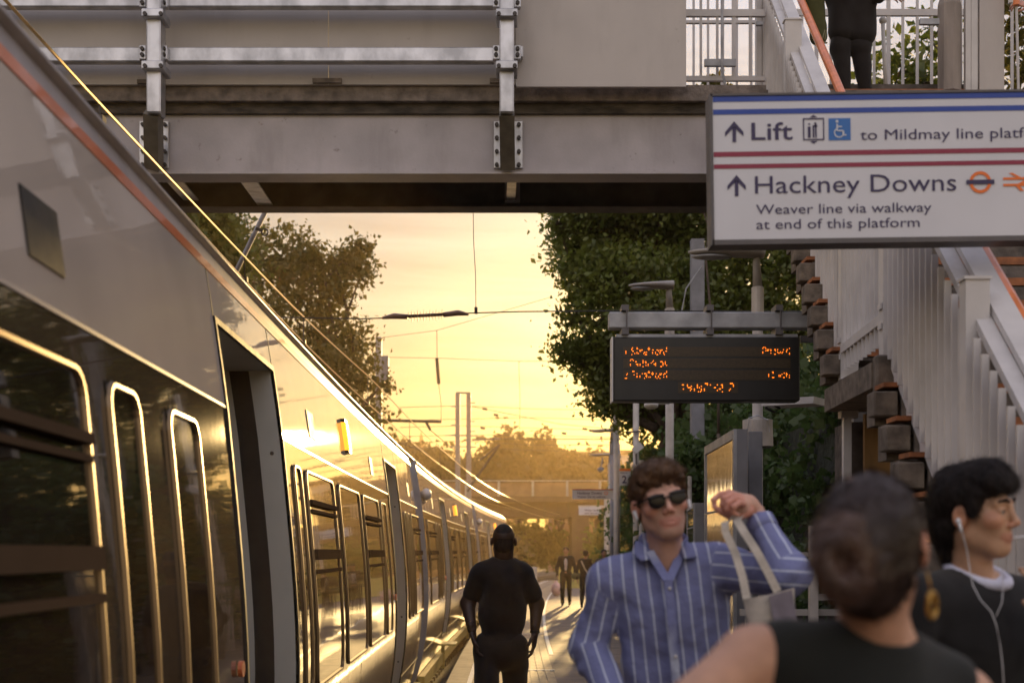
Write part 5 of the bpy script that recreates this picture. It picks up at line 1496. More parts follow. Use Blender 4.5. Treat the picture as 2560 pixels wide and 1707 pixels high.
def rotm(yaw=0, roll=0, pitch=0):
    """local frame: face looks along -Y; yaw>0 turns it towards +X; roll>0 leans the crown towards -X; pitch>0 lifts the chin"""
    y, r, p = math.radians(yaw), math.radians(roll), math.radians(pitch)
    Ry = Matrix.Rotation(y, 3, 'Z'); Rr = Matrix.Rotation(-r, 3, 'Y'); Rp = Matrix.Rotation(-p, 3, 'X')
    return np.array(Ry @ Rr @ Rp)
def head_prims(c, R, skin, s=1.0, lips=None, stub=None, female=False, shrink=0.0):
    c = A3(c); lips = lips or tuple(np.array(skin)*np.array([.88, .68, .68])); stub = stub or skin
    red = tuple(np.array(skin)*np.array([1.02, .86, .83]))
    T = lambda v: c + R @ (np.array(v)*s)
    E = lambda v, r, k=.015, cc=None, rot=None, sub=False: ell(T(v), np.array(r)*s, R if rot is None else R @ rot, k*s, cc or skin, sub=sub)
    K = lambda a, b, r1, r2=None, k=.012, cc=None, sub=False: cap(T(a), T(b), r1*s, (r2 or r1)*s, k*s, cc or skin, sub=sub)
    L = [E((0, .018, .036), (.073, .094, .082), .03), E((0, -.02, -.02), (.062, .068, .082), .03),
         E((0, -.058, -.096), (.023, .026, .018), .03, stub), E((0, -.045, -.062), (.038, .040, .034), .025, stub)]
    for sx in (-1, 1):
        L += [K((sx*.049, .004, -.055), (sx*.020, -.056, -.096), .015, .013, .03, stub), E((sx*.043, -.058, -.018), (.022, .022, .018), .025, red),
              K((sx*.046, -.070, .027), (sx*.014, -.086, .024), .0085, .0095, .015)]
    L += [E((sx*.031, -.093, .008), (.0165, .013, .010), .010, sub=True) for sx in (-1, 1)]
    for sx in (-1, 1):
        L += [E((sx*.031, -.0735, .006), (.0125, .0125, .0115), .004), K((sx*.042, -.077, .010), (sx*.022, -.083, .0125), .0042, k=.006)]
    L += [K((0, -.086, .020), (0, -.104, -.022), .0070, .0090, .012), E((0, -.106, -.028), (.0100, .010, .0085), .008, red), E((-.0125, -.095, -.033), (.0072, .009, .0072), .007, red), E((.0125, -.095, -.033), (.0072, .009, .0072), .007, red)]
    L += [K((-.027, -.077, -.0625), (-.004, -.0895, -.0605), .0028, .0040, .005, lips), K((.027, -.077, -.0625), (.004, -.0895, -.0605), .0028, .0040, .005, lips),
          K((-.017, -.083, -.0685), (.017, -.083, -.0685), .0040, k=.006, cc=lips), K((-.004, -.0865, -.0690), (.004, -.0865, -.0690), .0048, k=.008, cc=lips)]
    L += [K((-.023, -.0915, -.0643), (.023, -.0915, -.0643), .0022, k=.003, cc=tuple(np.array(lips)*.5), sub=True)]
    for sx in (-1, 1):
        q = np.array(Matrix.Rotation(math.radians(-sx*22), 3, 'Z'))
        L += [E((sx*.081, .012, -.004), (.0085, .019, .031), .008, red, rot=q), E((sx*.088, .008, .0), (.006, .010, .017), .005, rot=q, sub=True)]
    return L, T
def frame_from(latv, up):
    l = nrm(A3(latv)); u = A3(up); u = nrm(u-l*u.dot(l)); f = np.cross(l, u); return l, f, u
def torso_prims(neck, hip, sL, sR, shw=None, inf=0.0, belly=0.0, waist=.30, hipw=.34, chestd=.115, c=(.5, .3, .2), uv=True, k=.05, low=True):
    """sL, sR shoulder joints; returns prims, frame with f = forward"""
    neck, hip, sL, sR = A3(neck), A3(hip), A3(sL), A3(sR)
    up = neck-hip; H = np.linalg.norm(up); l, f, u = frame_from(sR-sL, up)
    shw = np.linalg.norm(sR-sL); R = np.stack([l, f, u], 1)
    mid = (sL+sR)/2; D = (neck, l) if uv else None
    g = lambda p, q: dict(p, uv=D)
    L = [g(cap(sL+l*.015, sR-l*.015, .056+inf, k=k, c=c), 0),
         g(cap(neck-u*.02, sL*.75+neck*.25-u*.0, .050+inf*.6, .046+inf, k=k, c=c), 0), g(cap(neck-u*.02, sR*.75+neck*.25, .050+inf*.6, .046+inf, k=k, c=c), 0),
         g(ell(neck-u*.16-f*.0, (shw*.44+inf, chestd+inf, .16+inf), R, k, c), 0),
         g(ell(neck*.45+hip*.55+f*belly*.5, (waist/2+inf, .095+belly+inf, H*.32+inf), R, k, c), 0)]
    if low: L.append(g(ell(hip+u*.02, (hipw/2+inf, .105+belly*.4+inf, .13+inf), R, k, c), 0))
    return L, (l, f, u)
def hand_prims(w, d, pn, skin, thumb=1, curl=(.35, .5, .5, .55), s=1.0, k=.006):
    """w wrist, d pointing direction, pn palm-facing normal, thumb: +1/-1 side"""
    w, d, pn = A3(w), nrm(A3(d)), A3(pn); pn = nrm(pn-d*pn.dot(d)); lt = np.cross(d, pn)*thumb
    L = [cap(w-d*.03*s, w+d*.02*s, .026*s, .027*s, .015, skin, n=pn, fl=1.25), ell(w+d*.055*s, np.array((.040, .015, .046))*s, np.stack([lt, pn, d], 1), .015, skin)]
    bases = (.031, .011, -.010, -.029); reach = (.090, .096, .092, .083); lens = ((.042, .026, .020), (.046, .029, .021), (.043, .027, .020), (.034, .021, .018))
    for i in range(4):
        p = w+d*reach[i]*s+lt*bases[i]*s; a = curl[i]*.6; rr = (.0088, .009, .0085, .0077)[i]*s
        L.append(cap(w+d*.05*s+lt*bases[i]*.8*s, p, .011*s, rr, .010, skin))
        for j, ln_ in enumerate(lens[i]):
            dd = d*math.cos(a)+pn*math.sin(a)+lt*bases[i]*1.2
            q = p+nrm(dd)*ln_*s; L.append(cap(p, q, rr*(1-.08*j), rr*(.92-.08*j), .003, skin)); p = q; a += curl[i]
    p = w+d*.022*s+lt*.026*s
    for (dd, ln_, r0, r1) in ((d*.62+lt*.72+pn*.25, .040, .014, .0115), (d*.85+lt*.42+pn*.35, .032, .011, .0095), (d*.9+lt*.15+pn*.45, .026, .0095, .008)):
        q = p+nrm(dd)*ln_*s; L.append(cap(p, q, r0*s, r1*s, .008, skin)); p = q
    return L
def ribbon(mb, pts, w, side, th=.002):
    """flat band along pts, w wide along vector side"""
    pts = [Vector(p) for p in pts]; n0 = len(mb.v); m = len(pts)
    for i, p in enumerate(pts):
        t = (pts[min(i+1, m-1)]-pts[max(i-1, 0)]).normalized(); s_ = Vector(side[i] if isinstance(side, list) else side); s_ = (s_-t*s_.dot(t)).normalized(); nn = t.cross(s_)
        for a, b in ((-1, -1), (1, -1), (1, 1), (-1, 1)): mb.v.append(tuple(p+s_*(w/2*a)+nn*(th/2*b)))
    for i in range(m-1):
        a = n0+4*i; b = a+4
        for k in range(4): l = (k+1) % 4; mb.f.append((a+k, a+l, b+l, b+k))
    mb.f.append((n0, n0+1, n0+2, n0+3)); e = n0+4*(m-1); mb.f.append((e+3, e+2, e+1, e))
def legs(hip, l, knees, ankles, c, inf=0.0, r=(.088, .060, .042), foot=None, hw=.085, k=.03):
    hip = A3(hip); L = []
    for s, kn, an in ((-1, knees[0], ankles[0]), (1, knees[1], ankles[1])):
        h = hip+A3(l)*hw*s
        L += [cap(h, kn, r[0]+inf, r[1]+inf, k, c), cap(kn, an, r[1]+inf, r[2]+inf, k, c)]
    return L
def shoes(ankles, f, c, par, h=.008):
    for an in ankles:
        a = A3(an); f_ = A3(f)
        P_ = [cap((a[0]-f_[0]*.05, a[1]-f_[1]*.05, .038+FLOOR[0]), (a[0]+f_[0]*.14, a[1]+f_[1]*.14, .030+FLOOR[0]), .040, .036, .02, c), cap((a[0], a[1], .07+FLOOR[0]), (a[0], a[1], .10+FLOOR[0]), .038, .036, .02, c)]
        body_obj('shoe', [sdf_mesh(P_, h)], MCl, par)
FLOOR = [0.0]

def strands(hair, par, n, length, width, comb, m, seed=1, lift=.35, jit=.35, keep=None):
    V, Q, _, _ = hair; rg = np.random.default_rng(seed)
    fn = np.cross(V[Q[:, 2]]-V[Q[:, 0]], V[Q[:, 3]]-V[Q[:, 1]]); fn /= np.linalg.norm(fn, axis=1)[:, None]+1e-12
    ctr = V.mean(0); fc = V[Q].mean(1); 
    if np.mean(np.sum(fn*(fc-ctr), 1)) < 0: fn = -fn
    ids = rg.integers(0, len(Q), n); p = fc[ids]; nn = fn[ids]
    if keep is not None: k_ = np.array([keep(q) for q in p]); p = p[k_]; nn = nn[k_]
    n = len(p); c = np.array([comb(q) for q in p]); c = c+rg.normal(size=(n, 3))*jit
    c -= nn*np.sum(c*nn, 1)[:, None]; c /= np.linalg.norm(c, axis=1)[:, None]+1e-9
    L = length*rg.uniform(.4, 1.2, size=(n, 1)); sd = np.cross(nn, c); bend = rg.normal(size=(n, 1))*.18
    W = width*rg.uniform(.6, 1.3, size=(n, 1)); lf = lift*rg.uniform(.1, 1, size=(n, 1))
    a = p-nn*.001; b = a+c*L*.5+nn*L*.5*lf+sd*L*bend*.4; d = a+c*L+nn*L*lf*.7+sd*L*bend
    VV = np.stack([a-sd*W, a+sd*W, b+sd*W*.8, b-sd*W*.8, d], 1).reshape(-1, 3)
    F4 = []; 
    for i in range(n): k = 5*i; F4 += [(k, k+1, k+2, k+3), (k+3, k+2, k+4)]
    mesh_obj('hair_strands', VV, F4, m, par)

# ---------------------------------------------------------------- man in the striped shirt
sk = (.58, .33, .235); stb = (.47, .275, .20)
pm = thing('person', 'man in sunglasses and blue striped shirt raising one hand with tote straps', 'person', (P(1700, 0, 4.35).x, 4.35, 0))
hc = P(1651, 1258, 4.27); R = rotm(7, 12, 3)
HP, T = head_prims(hc, R, sk, 1.0, stub=stb)
neck = P(1668, 1402, 4.36)
HPn = HP + [cap(T((0, .018, -.055)), neck-Vector((0, 0, .03)), .054, .060, .03, sk), cap(T((0, -.02, -.10)), P(1668, 1440, 4.30), .03, .035, .03, sk)]
sL = P(1517, 1456, 4.37); sR = P(1806, 1423, 4.34); hip = P(1708, 1850, 4.38)
elL = P(1478, 1618, 4.40); wrL = P(1538, 1790, 4.18); elR = P(1972, 1438, 4.07); wrR = P(1888, 1280, 4.19)
tp, (l, f, u) = torso_prims(neck, hip, sL, sR, inf=-.004, c=sk)
arms = [cap(sL, elL, .048, .040, .03, sk), cap(elL, wrL, .041, .027, .03, sk), cap(sR, elR, .046, .040, .03, sk), cap(elR, wrR, .041, .029, .03, sk)]
sh_ = rotm(0, 0, 0)
lowl = legs(hip, l, (P(1650, 2230, 4.30), P(1765, 2235, 4.42)), ((P(1650, 0, 4.34).x, 4.36, .09), (P(1775, 0, 4.4).x, 4.44, .09)), sk)
# raised hand, finger by finger
d0 = 4.17
H = [cap(wrR, P(1868, 1262, 4.18), .029, .027, .02, sk), cap(P(1868, 1262, 4.18), P(1836, 1250, 4.16), .030, .027, .02, sk), cap(P(1850, 1266, 4.14), P(1834, 1262, 4.13), .026, .022, .02, sk)]
knk = tuple(np.array(sk)*np.array([1.0, .80, .78]))
def fing(pts, r0, r1):
    for i in range(len(pts)-1):
        t0 = i/(len(pts)-1); t1 = (i+1)/(len(pts)-1)
        H.append(cap(P(*pts[i]), P(*pts[i+1]), r0+(r1-r0)*t0, r0+(r1-r0)*t1, .004, knk))
fing([(1846, 1243, 4.17), (1825, 1231, 4.17), (1800, 1236, 4.16), (1784, 1249, 4.15), (1785, 1261, 4.15)], .0115, .0075)
fing([(1850, 1245, 4.15), (1831, 1238, 4.14), (1809, 1246, 4.12), (1806, 1262, 4.12), (1817, 1270, 4.12)], .0115, .0078)
fing([(1852, 1252, 4.13), (1838, 1247, 4.11), (1819, 1256, 4.09), (1817, 1273, 4.09), (1829, 1281, 4.10)], .0112, .0075)
fing([(1858, 1260, 4.11), (1848, 1257, 4.09), (1833, 1266, 4.07), (1832, 1280, 4.08), (1842, 1286, 4.09)], .0105, .0068)
fing([(1872, 1278, 4.15), (1852, 1287, 4.14), (1826, 1290, 4.14), (1803, 1279, 4.14), (1787, 1268, 4.145)], .016, .0082)
H2 = hand_prims(wrL, A3(P(1562, 1860, 4.10))-A3(wrL), (.3, .2, .2), sk, thumb=1)
body_obj('body', [sdf_mesh(tp+arms+[cap(neck, neck+Vector((0, 0, .05)), .055, .054, .03, sk)], .012), sdf_mesh(HPn, .0034), sdf_mesh(H, .0032), sdf_mesh(H2, .005)], MS, pm)
# shirt
upv = A3(neck)-A3(hip)
tp2, _ = torso_prims(neck, A3(hip)-u*.04, sL, sR, inf=.018, waist=.33, hipw=.36, c=(1, 1, 1), k=.045)
def perp(a, b):
    d = nrm(A3(b)-A3(a)); return nrm(np.cross(d, np.array([0, 1, 0])))
slv = [cap(sL, elL, .064, .060, .03, 0, uv=(sL, perp(sL, elL))), cap(elL, wrL, .058, .046, .03, 0, uv=(elL, perp(elL, wrL))),
       cap(sR, elR, .068, .063, .03, 0, uv=(sR, perp(sR, elR))), cap(elR, A3(elR)*.16+A3(wrR)*.84, .058, .040, .03, 0, uv=(elR, perp(elR, wrR)))]
cutn = [ell(A3(neck)+u*.045, (.062, .066, .085), np.stack([l, f, u], 1), .012, 0, sub=True), cap(A3(neck)+f*.10-u*.0, A3(neck)+f*.13-u*.115, .030, .004, .01, 0, sub=True),
        cap(A3(wrR)+(A3(wrR)-A3(elR))*.05, A3(wrR)-(A3(wrR)-A3(elR))*.14, .033, .031, .004, 0, sub=True)]
folds = [cap(A3(sR)+(A3(elR)-A3(sR))*t+np.array([0, -.052, dz]), A3(sR)+(A3(elR)-A3(sR))*t+np.array([.02, -.048, dz-.05]), .010, .008, .018, 0, uv=(sR, perp(sR, elR))) for t, dz in ((.2, .0), (.42, .03), (.62, -.01), (.85, .02))]
folds += [cap(A3(elL)+np.array([-.03, -.05, .0]), A3(elL)+np.array([.05, -.045, -.02]), .012, .010, .03, 0, uv=(elL, perp(elL, wrL))), cap(A3(elL)+np.array([-.03, -.05, -.07]), A3(elL)+np.array([.07, -.06, -.08]), .012, .010, .03, 0, uv=(elL, perp(elL, wrL)))]
body_obj('shirt', [sdf_mesh(tp2+slv+folds+cutn, .0058, noise=[(3, 22, .0075), (8, 55, .0032)])], MStripe, pm)
# cuff
cv_ = nrm(A3(wrR)-A3(elR)); cc0 = A3(elR)*.17+A3(wrR)*.83
mb = MB(); mb.tube([cc0-cv_*.03, cc0-cv_*.028, cc0+cv_*.012, cc0+cv_*.014], [.040, .0455, .0435, .036], 20); V_ = np.array(mb.v)
mesh_obj('cuff', mb.v, mb.f, MStripe, pm, smooth=True, attrs={'u': ('FLOAT', (V_-cc0) @ perp(elR, wrR))})
# collar: stand band and two leaves
def leafc(pts, th=.004):
    A_ = [np.array(P(*p)) for p in pts]; c0_ = sum(A_)/len(A_); nrm_ = nrm(np.cross(A_[1]-A_[0], A_[2]-A_[0])); nrm_ = nrm_*(-1 if nrm_[1] > 0 else 1)
    out = []; sub_ = []
    n_ = len(A_); ringv = []
    for i in range(n_):
        a_, b_ = A_[i], A_[(i+1) % n_]
        for t in (0, .33, .66): ringv.append(a_+(b_-a_)*t)
    m_ = len(ringv); V_ = [c0_+nrm_*(.007+th)]+[c0_+(r_-c0_)*.6+nrm_*(.005+th) for r_ in ringv]+[r_+nrm_*th*.5 for r_ in ringv]+[r_-nrm_*th*.5 for r_ in ringv]+[c0_-nrm_*th]
    Fq = [(0, 1+i, 1+(i+1) % m_) for i in range(m_)]
    for k in range(2):
        for i in range(m_): j = (i+1) % m_; Fq.append((1+k*m_+i, 1+(k+1)*m_+i, 1+(k+1)*m_+j, 1+k*m_+j))
    e_ = 1+3*m_; Fq += [(e_, 1+2*m_+(i+1) % m_, 1+2*m_+i) for i in range(m_)]
    V_ = np.array(V_); mesh_obj('collar', V_, Fq, MStripe, pm, smooth=True, attrs={'u': ('FLOAT', (V_-A3(neck)) @ l)})
leafc([(1590, 1350, 4.37), (1622, 1366, 4.31), (1642, 1392, 4.265), (1604, 1402, 4.235), (1580, 1384, 4.30)])
leafc([(1716, 1350, 4.34), (1736, 1372, 4.29), (1742, 1392, 4.245), (1712, 1396, 4.225), (1698, 1378, 4.27)])
bandp = [P(1622, 1368, 4.30), P(1598, 1352, 4.36), P(1606, 1344, 4.42), P(1655, 1338, 4.45), P(1705, 1342, 4.42), P(1718, 1352, 4.35), P(1704, 1370, 4.29)]
mb = MB(); ribbon(mb, bandp, .030, (0, .0, 1), .004); V_ = np.array(mb.v); mesh_obj('collar_stand', mb.v, mb.f, MStripe, pm, smooth=False, attrs={'u': ('FLOAT', (V_-A3(neck)) @ l)})
for pts in ([(1624, 1378, 4.27), (1645, 1412, 4.235), (1668, 1450, 4.20)], [(1702, 1380, 4.27), (1690, 1412, 4.235), (1672, 1450, 4.20)], [(1670, 1448, 4.20), (1680, 1560, 4.19), (1690, 1700, 4.21)]):
    mb = MB(); ribbon(mb, [P(*p) for p in pts], .026, (1, 0, 0), .006); V_ = np.array(mb.v); mesh_obj('placket', mb.v, mb.f, MStripe, pm, smooth=False, attrs={'u': ('FLOAT', V_[:, 0]*0+.008)})
# placket buttons
for yb_ in (1470, 1552, 1640): MB().ell(P(1672+(yb_-1448)*.09, yb_, 4.192), (.0055, .003, .0055), 10, 6).build('button', M['white'], pm)
# trousers and shoes
ank = ((P(1650, 0, 4.34).x, 4.36, .09), (P(1775, 0, 4.4).x, 4.44, .09)); kn = (P(1650, 2230, 4.30), P(1765, 2235, 4.42))
body_obj('trousers', [sdf_mesh([ell(A3(hip)-u*.03, (.18, .125, .13), np.stack([l, f, u], 1), .04, (.03, .03, .035))]+legs(hip, l, kn, ank, (.03, .03, .035), .015, r=(.092, .066, .055)), .012, noise=[(1, 22, .004)])], MCl, pm)
shoes(ank, (0, -1, 0), (.05, .04, .035), pm)
# hair
TT = lambda v: T(v)
Hh = [ell(T((0, .026, .046)), (.086, .098, .086), R, .03), ell(T((0, -.035, .098)), (.066, .062, .036), R, .03), cap(T((-.05, -.062, .085)), T((.02, -.078, .088)), .030, .024, .02), cap(T((.03, -.055, .095)), T((.062, -.03, .075)), .024, .02, .02),
      cap(T((-.070, -.045, .06)), T((-.072, -.02, .01)), .016, .010, .015), cap(T((.070, -.045, .06)), T((.072, -.02, .01)), .014, .009, .015), ell(T((0, .06, -.01)), (.072, .055, .06), R, .03),
      ell(T((-.002, -.100, -.010)), (.064, .058, .062), R, .012, sub=True), cap(T((.026, -.115, .03)), T((.034, -.105, .075)), .014, .006, .01, sub=True)]
for sx in (-1, 1): Hh.append(ell(T((sx*.085, .01, -.012)), (.020, .024, .030), R, .008, sub=True))
hm_ = sdf_mesh(Hh, .0034, noise=[(21, 80, .006), (5, 230, .0022)])
ho_ = body_obj('hair', [hm_], MHairB, pm)
strands(hm_, ho_, 7000, .026, .0007, lambda q: R @ np.array([.5, -.5, .25]), MHairB, 3, lift=.5, jit=.6, keep=lambda q: (q-T((0, 0, 0))) @ (R @ np.array([0, 0, 1.])) > .02)
# sunglasses and earbuds
SGm = mat('sunglass_black', (.012, .010, .010), .2, var=.1, spec=.3)
gp = [ell(T((sx*.0335, -.102, .004)), (.0275, .0035, .0235), R @ np.array(Matrix.Rotation(math.radians(sx*9), 3, 'Z')), .002) for sx in (-1, 1)]
gp += [cap(T((-.012, -.107, .011)), T((.012, -.107, .011)), .0028, k=.003), cap(T((-.058, -.097, .019)), T((-.012, -.106, .020)), .0038, k=.004), cap(T((.058, -.097, .019)), T((.012, -.106, .020)), .0038, k=.004)]
gp += [cap(T((sx*.059, -.097, .017)), T((sx*.081, .005, .012)), .0032, k=.002) for sx in (-1, 1)]
body_obj('sunglasses', [sdf_mesh(gp, .0016)], SGm, pm)
wp = mat('earbud_white', (.75, .75, .75), .3, var=.02)
for sx in (-1, 1):
    body_obj('earbud', [sdf_mesh([cap(T((sx*.088, -.006, -.012)), T((sx*.086, -.014, -.032)), .0068, .004, .003)], .0016)], wp, pm)
# ---- tote bag
tb = thing('tote_bag', 'cream canvas tote bag hanging by its straps from the raised hand', 'bag', P(1930, 1700, 4.0))
canvas = mat('cream_canvas', (.50, .44, .36), .85, var=.15, scale=20, bump=.003, bscale=45)
canvas2 = mat('grey_canvas', (.20, .17, .19), .85, var=.15, scale=12, bump=.002, bscale=60)
mb = MB(); ribbon(mb, [P(1846, 1290, 4.12), P(1832, 1289, 4.10), P(1812, 1306, 4.08), P(1814, 1330, 4.07), P(1838, 1382, 4.05), P(1856, 1440, 4.02), P(1868, 1500, 3.99)], .024, [(.5, 0, .9), (.4, 0, .8), (.75, 0, .5), (1, .1, .1), (1, .1, .2), (1, 0, .1), (1, 0, .1)])
mb.build('strap', canvas, tb, smooth=False)
mb = MB(); ribbon(mb, [P(1850, 1292, 4.10), P(1842, 1300, 4.06), P(1862, 1332, 4.03), P(1892, 1378, 4.0), P(1920, 1430, 3.98), P(1944, 1478, 3.97)], .024, [(1, 0, .4), (1, 0, .4), (1, 0, .45), (1, 0, .5), (1, 0, .45), (1, 0, .45)])
mb.build('strap', canvas, tb, smooth=False)
def bagshell(pts_top, pts_bot, rows=9):
    V_ = []; Fq = []; n = len(pts_top)
    for j in range(rows+1):
        t = j/rows
        for i in range(n):
            p = Vector(pts_top[i]).lerp(Vector(pts_bot[i]), t); cx_ = sum((Vector(q) for q in pts_top), Vector())/n
            b_ = math.sin(t*math.pi)*.018; p = p+Vector((math.sin(i*2.1+j*.7)*.004, math.sin(i*1.7+j*1.3)*.006-b_*(1 if i < n//2 else -1), 0)); V_.append(tuple(p))
    for j in range(rows):
        for i in range(n): k = (i+1) % n; Fq.append((j*n+i, j*n+k, (j+1)*n+k, (j+1)*n+i))
    Fq.append(tuple(rows*n+i for i in range(n))); return V_, Fq
top = [P(1858, 1497, 3.98), P(1885, 1492, 3.96), P(1918, 1487, 3.95), P(1950, 1478, 3.96), P(1984, 1468, 3.99), P(1970, 1474, 4.06), P(1930, 1484, 4.06), P(1880, 1496, 4.05)]
bot = [P(1885, 1740, 3.99), P(1915, 1745, 3.95), P(1950, 1748, 3.94), P(1985, 1745, 3.95), P(2015, 1738, 3.99), P(2000, 1740, 4.08), P(1960, 1745, 4.09), P(1905, 1742, 4.06)]
V_, Fq = bagshell(top, bot); mesh_obj('bag_body', V_, Fq, canvas, tb, smooth=True)
mb = MB(); n0 = 0
vs = [P(1922, 1489, 3.925), P(1980, 1473, 3.94), P(2008, 1640, 3.93), P(1955, 1660, 3.905)]
mb.add([tuple(v) for v in vs]+[tuple(v+Vector((0, .004, 0))) for v in vs], [(0, 3, 2, 1), (4, 5, 6, 7), (0, 1, 5, 4), (1, 2, 6, 5), (2, 3, 7, 6), (3, 0, 4, 7)]); mb.build('grey_panel', canvas2, tb)  # darker grey panel over the right side of the bag

# ---------------------------------------------------------------- woman in the foreground, from behind
sw = (.56, .31, .20)
wm = thing('person', 'woman seen from behind with a dark bun, black sleeveless top and gold earring', 'person', (P(2160, 0, 2.15).x, 2.15, 0))
hw_ = P(2178, 1372, 2.12); Rw = rotm(180-24, -3, -4)
HPw, Tw = head_prims(hw_, Rw, sw, .97, female=True)
nw = P(2190, 1592, 2.16)
HPw += [cap(Tw((0, .03, -.05)), nw-Vector((0, 0, .03)), .049, .052, .03, sw)]
sLw = P(1868, 1652, 2.10); sRw = P(2412, 1752, 2.26); hipw = P(2150, 2560, 2.20); elw = P(1600, 1870, 1.96); wrw = P(1660, 2250, 1.92)
# torso_prims faces +f = up x lateral; for a back view the lateral runs from her right (image right) to left
tw, (lw, fw_, uw) = torso_prims(nw, hipw, sRw, sLw, inf=-.004, waist=.25, hipw=.33, chestd=.10, c=sw, k=.04)
armw = [cap(sLw, elw, .048, .036, .03, sw), cap(elw, wrw, .036, .024, .03, sw), cap(sRw, P(2520, 2120, 2.30), .046, .036, .03, sw), cap(P(2520, 2120, 2.30), P(2500, 2400, 2.45), .036, .024, .03, sw)]
body_obj('body', [sdf_mesh(tw+armw+[cap(nw, nw+Vector((0, 0, .08)), .050, .049, .03, sw)], .0085), sdf_mesh(HPw, .0038),
    sdf_mesh(hand_prims(wrw, (.1, .1, -1), (1, 0, 0), sw), .005), sdf_mesh(hand_prims(P(2500, 2400, 2.45), (0, .2, -1), (-1, 0, 0), sw), .005)], MS, wm)
tvest, _ = torso_prims(nw, hipw, A3(sRw)*.86+A3(nw)*.14-np.array([0, 0, .01]), A3(sLw)*.86+A3(nw)*.14-np.array([0, 0, .012]), inf=.010, waist=.27, hipw=.35, chestd=.10, c=(.016, .017, .014), k=.035)
tvest += [cap(nw+Vector((0, 0, .10)), nw+Vector((0, 0, .01)), .062, .064, .008, sub=True), ell(A3(sLw)+np.array([-.035, 0, .0]), (.062, .11, .085), None, .01, sub=True), ell(A3(sRw)+np.array([.035, 0, .0]), (.062, .11, .085), None, .01, sub=True)]
body_obj('top', [sdf_mesh(tvest, .0075, noise=[(4, 24, .003)])], MCl, wm)
kw = ((P(2090, 0, 2.2).x, 2.12, .5), (P(2230, 0, 2.2).x, 2.25, .5)); aw = ((P(2080, 0, 2.2).x, 2.2, .09), (P(2250, 0, 2.2).x, 2.28, .09))
body_obj('trousers', [sdf_mesh([ell(A3(hipw)-uw*.03, (.17, .12, .13), np.stack([lw, fw_, uw], 1), .04, (.03, .03, .05))]+legs(hipw, -lw, kw, aw, (.03, .03, .05), .012), .013)], MCl, wm)
shoes(aw, (0, 1, 0), (.5, .5, .5), wm)
Hw = [ell(Tw((0, .018, .030)), (.081, .097, .088), Rw, .03), ell(Tw((0, .055, -.025)), (.070, .058, .075), Rw, .03), ell(Tw((0, -.09, -.04)), (.062, .055, .075), Rw, .01, sub=True)]
for sx in (-1, 1): Hw.append(ell(Tw((sx*.086, -.01, -.02)), (.022, .030, .042), Rw, .008, sub=True))
Hb_ = [ell(P(2112, 1400, 1.945), (.036, .032, .056), None, .004)]
for k in range(26):
    t0, t1 = k/26*4.2*math.pi, (k+1)/26*4.2*math.pi; f0 = lambda t: P(2112, 1400, 1.915)+Vector((.036*math.cos(t+1.1)*(1-t/26), -.004*t*.35+.012, .058*math.sin(t+1.1)*(1-t/26)))
    Hb_.append(cap(f0(t0), f0(t1), .0135, .0130, .0025))
bm_ = sdf_mesh(Hb_, .0035, noise=[(33, 110, .0018)]); MBun = mat('lit_bun_hair', (.085, .042, .026), .42, var=.22, scale=30, bump=.004, bscale=200, stretch=(.5, 1, .12), spec=.5); bo_ = body_obj('bun', [bm_], MBun, wm)  # bun lighter than the head hair, its colour standing in for light
strands(bm_, bo_, 2500, .035, .0006, lambda q: np.cross(q-A3(P(2112, 1398, 1.96)), np.array([0, 1., 0])), MBun, 6, lift=.12, jit=.01)
Hw.append(cap(P(2185, 1490, 2.06), P(2150, 1440, 2.03), .034, .035, .03))
hm_ = sdf_mesh(Hw, .004, noise=[(31, 90, .0022), (7, 260, .0010)])
ho_ = body_obj('hair', [hm_], MHairW, wm)
bunc = A3(P(2112, 1398, 2.0))
strands(hm_, ho_, 7000, .040, .0006, lambda q: nrm(bunc-q), MHairW, 5, lift=.10, jit=.12)
strands(hm_, ho_, 260, .030, .0004, lambda q: nrm(bunc-q), MHairW, 8, lift=.9, jit=.5)
gold = mat('gold_earring', (.42, .24, .05), .35, .7, var=.1)
mb = MB(); c_ = P(2330, 1512, 2.16)
mb.tube([c_+Vector((.010*math.cos(t), .012*math.cos(t), .020*math.sin(t))) for t in np.linspace(0, 2*math.pi, 25)], .0045, 8, cap=False); mb.tube([c_+Vector((-.001, 0, .020)), c_+Vector((-.008, 0, .052))], .002, 6)
mb.build('earring', gold, wm, smooth=True)

# ---------------------------------------------------------------- young man at the right edge
sy = (.50, .29, .175)
ym = thing('person', 'young man in a black sweater with white wired earphones and a cigarette', 'person', (P(2440, 0, 3.75).x, 3.75, 0))
hy = P(2440, 1284, 3.72); Ry_ = rotm(50, 4, 1)
HPy, Ty = head_prims(hy, Ry_, sy, 1.03)
ny_ = P(2432, 1440, 3.78)
HPy += [cap(Ty((0, .022, -.05)), ny_-Vector((0, 0, .04)), .055, .060, .03, sy)]
sLy = P(2285, 1512, 3.66); sRy = P(2606, 1520, 3.86); hipy = P(2440, 1960, 3.80)
tyb, (ly, fy, uy) = torso_prims(ny_, hipy, sLy, sRy, inf=-.004, c=sy)
ely = P(2240, 1790, 3.62); wry = P(2270, 2020, 3.50); elz = P(2690, 1770, 3.80); wrz = P(2640, 1560, 3.62)
body_obj('body', [sdf_mesh(tyb+[cap(sLy, ely, .045, .04, .03, sy), cap(ely, wry, .04, .027, .03, sy), cap(sRy, elz, .045, .04, .03, sy), cap(elz, wrz, .04, .027, .03, sy)], .012), sdf_mesh(HPy, .0036),
    sdf_mesh(hand_prims(wry, (0, 0, -1), (1, 0, 0), sy), .005), sdf_mesh(hand_prims(wrz, (-.3, -.2, .9), (-.5, .5, 0), sy), .005)], MS, ym)
blk = (.014, .013, .013)
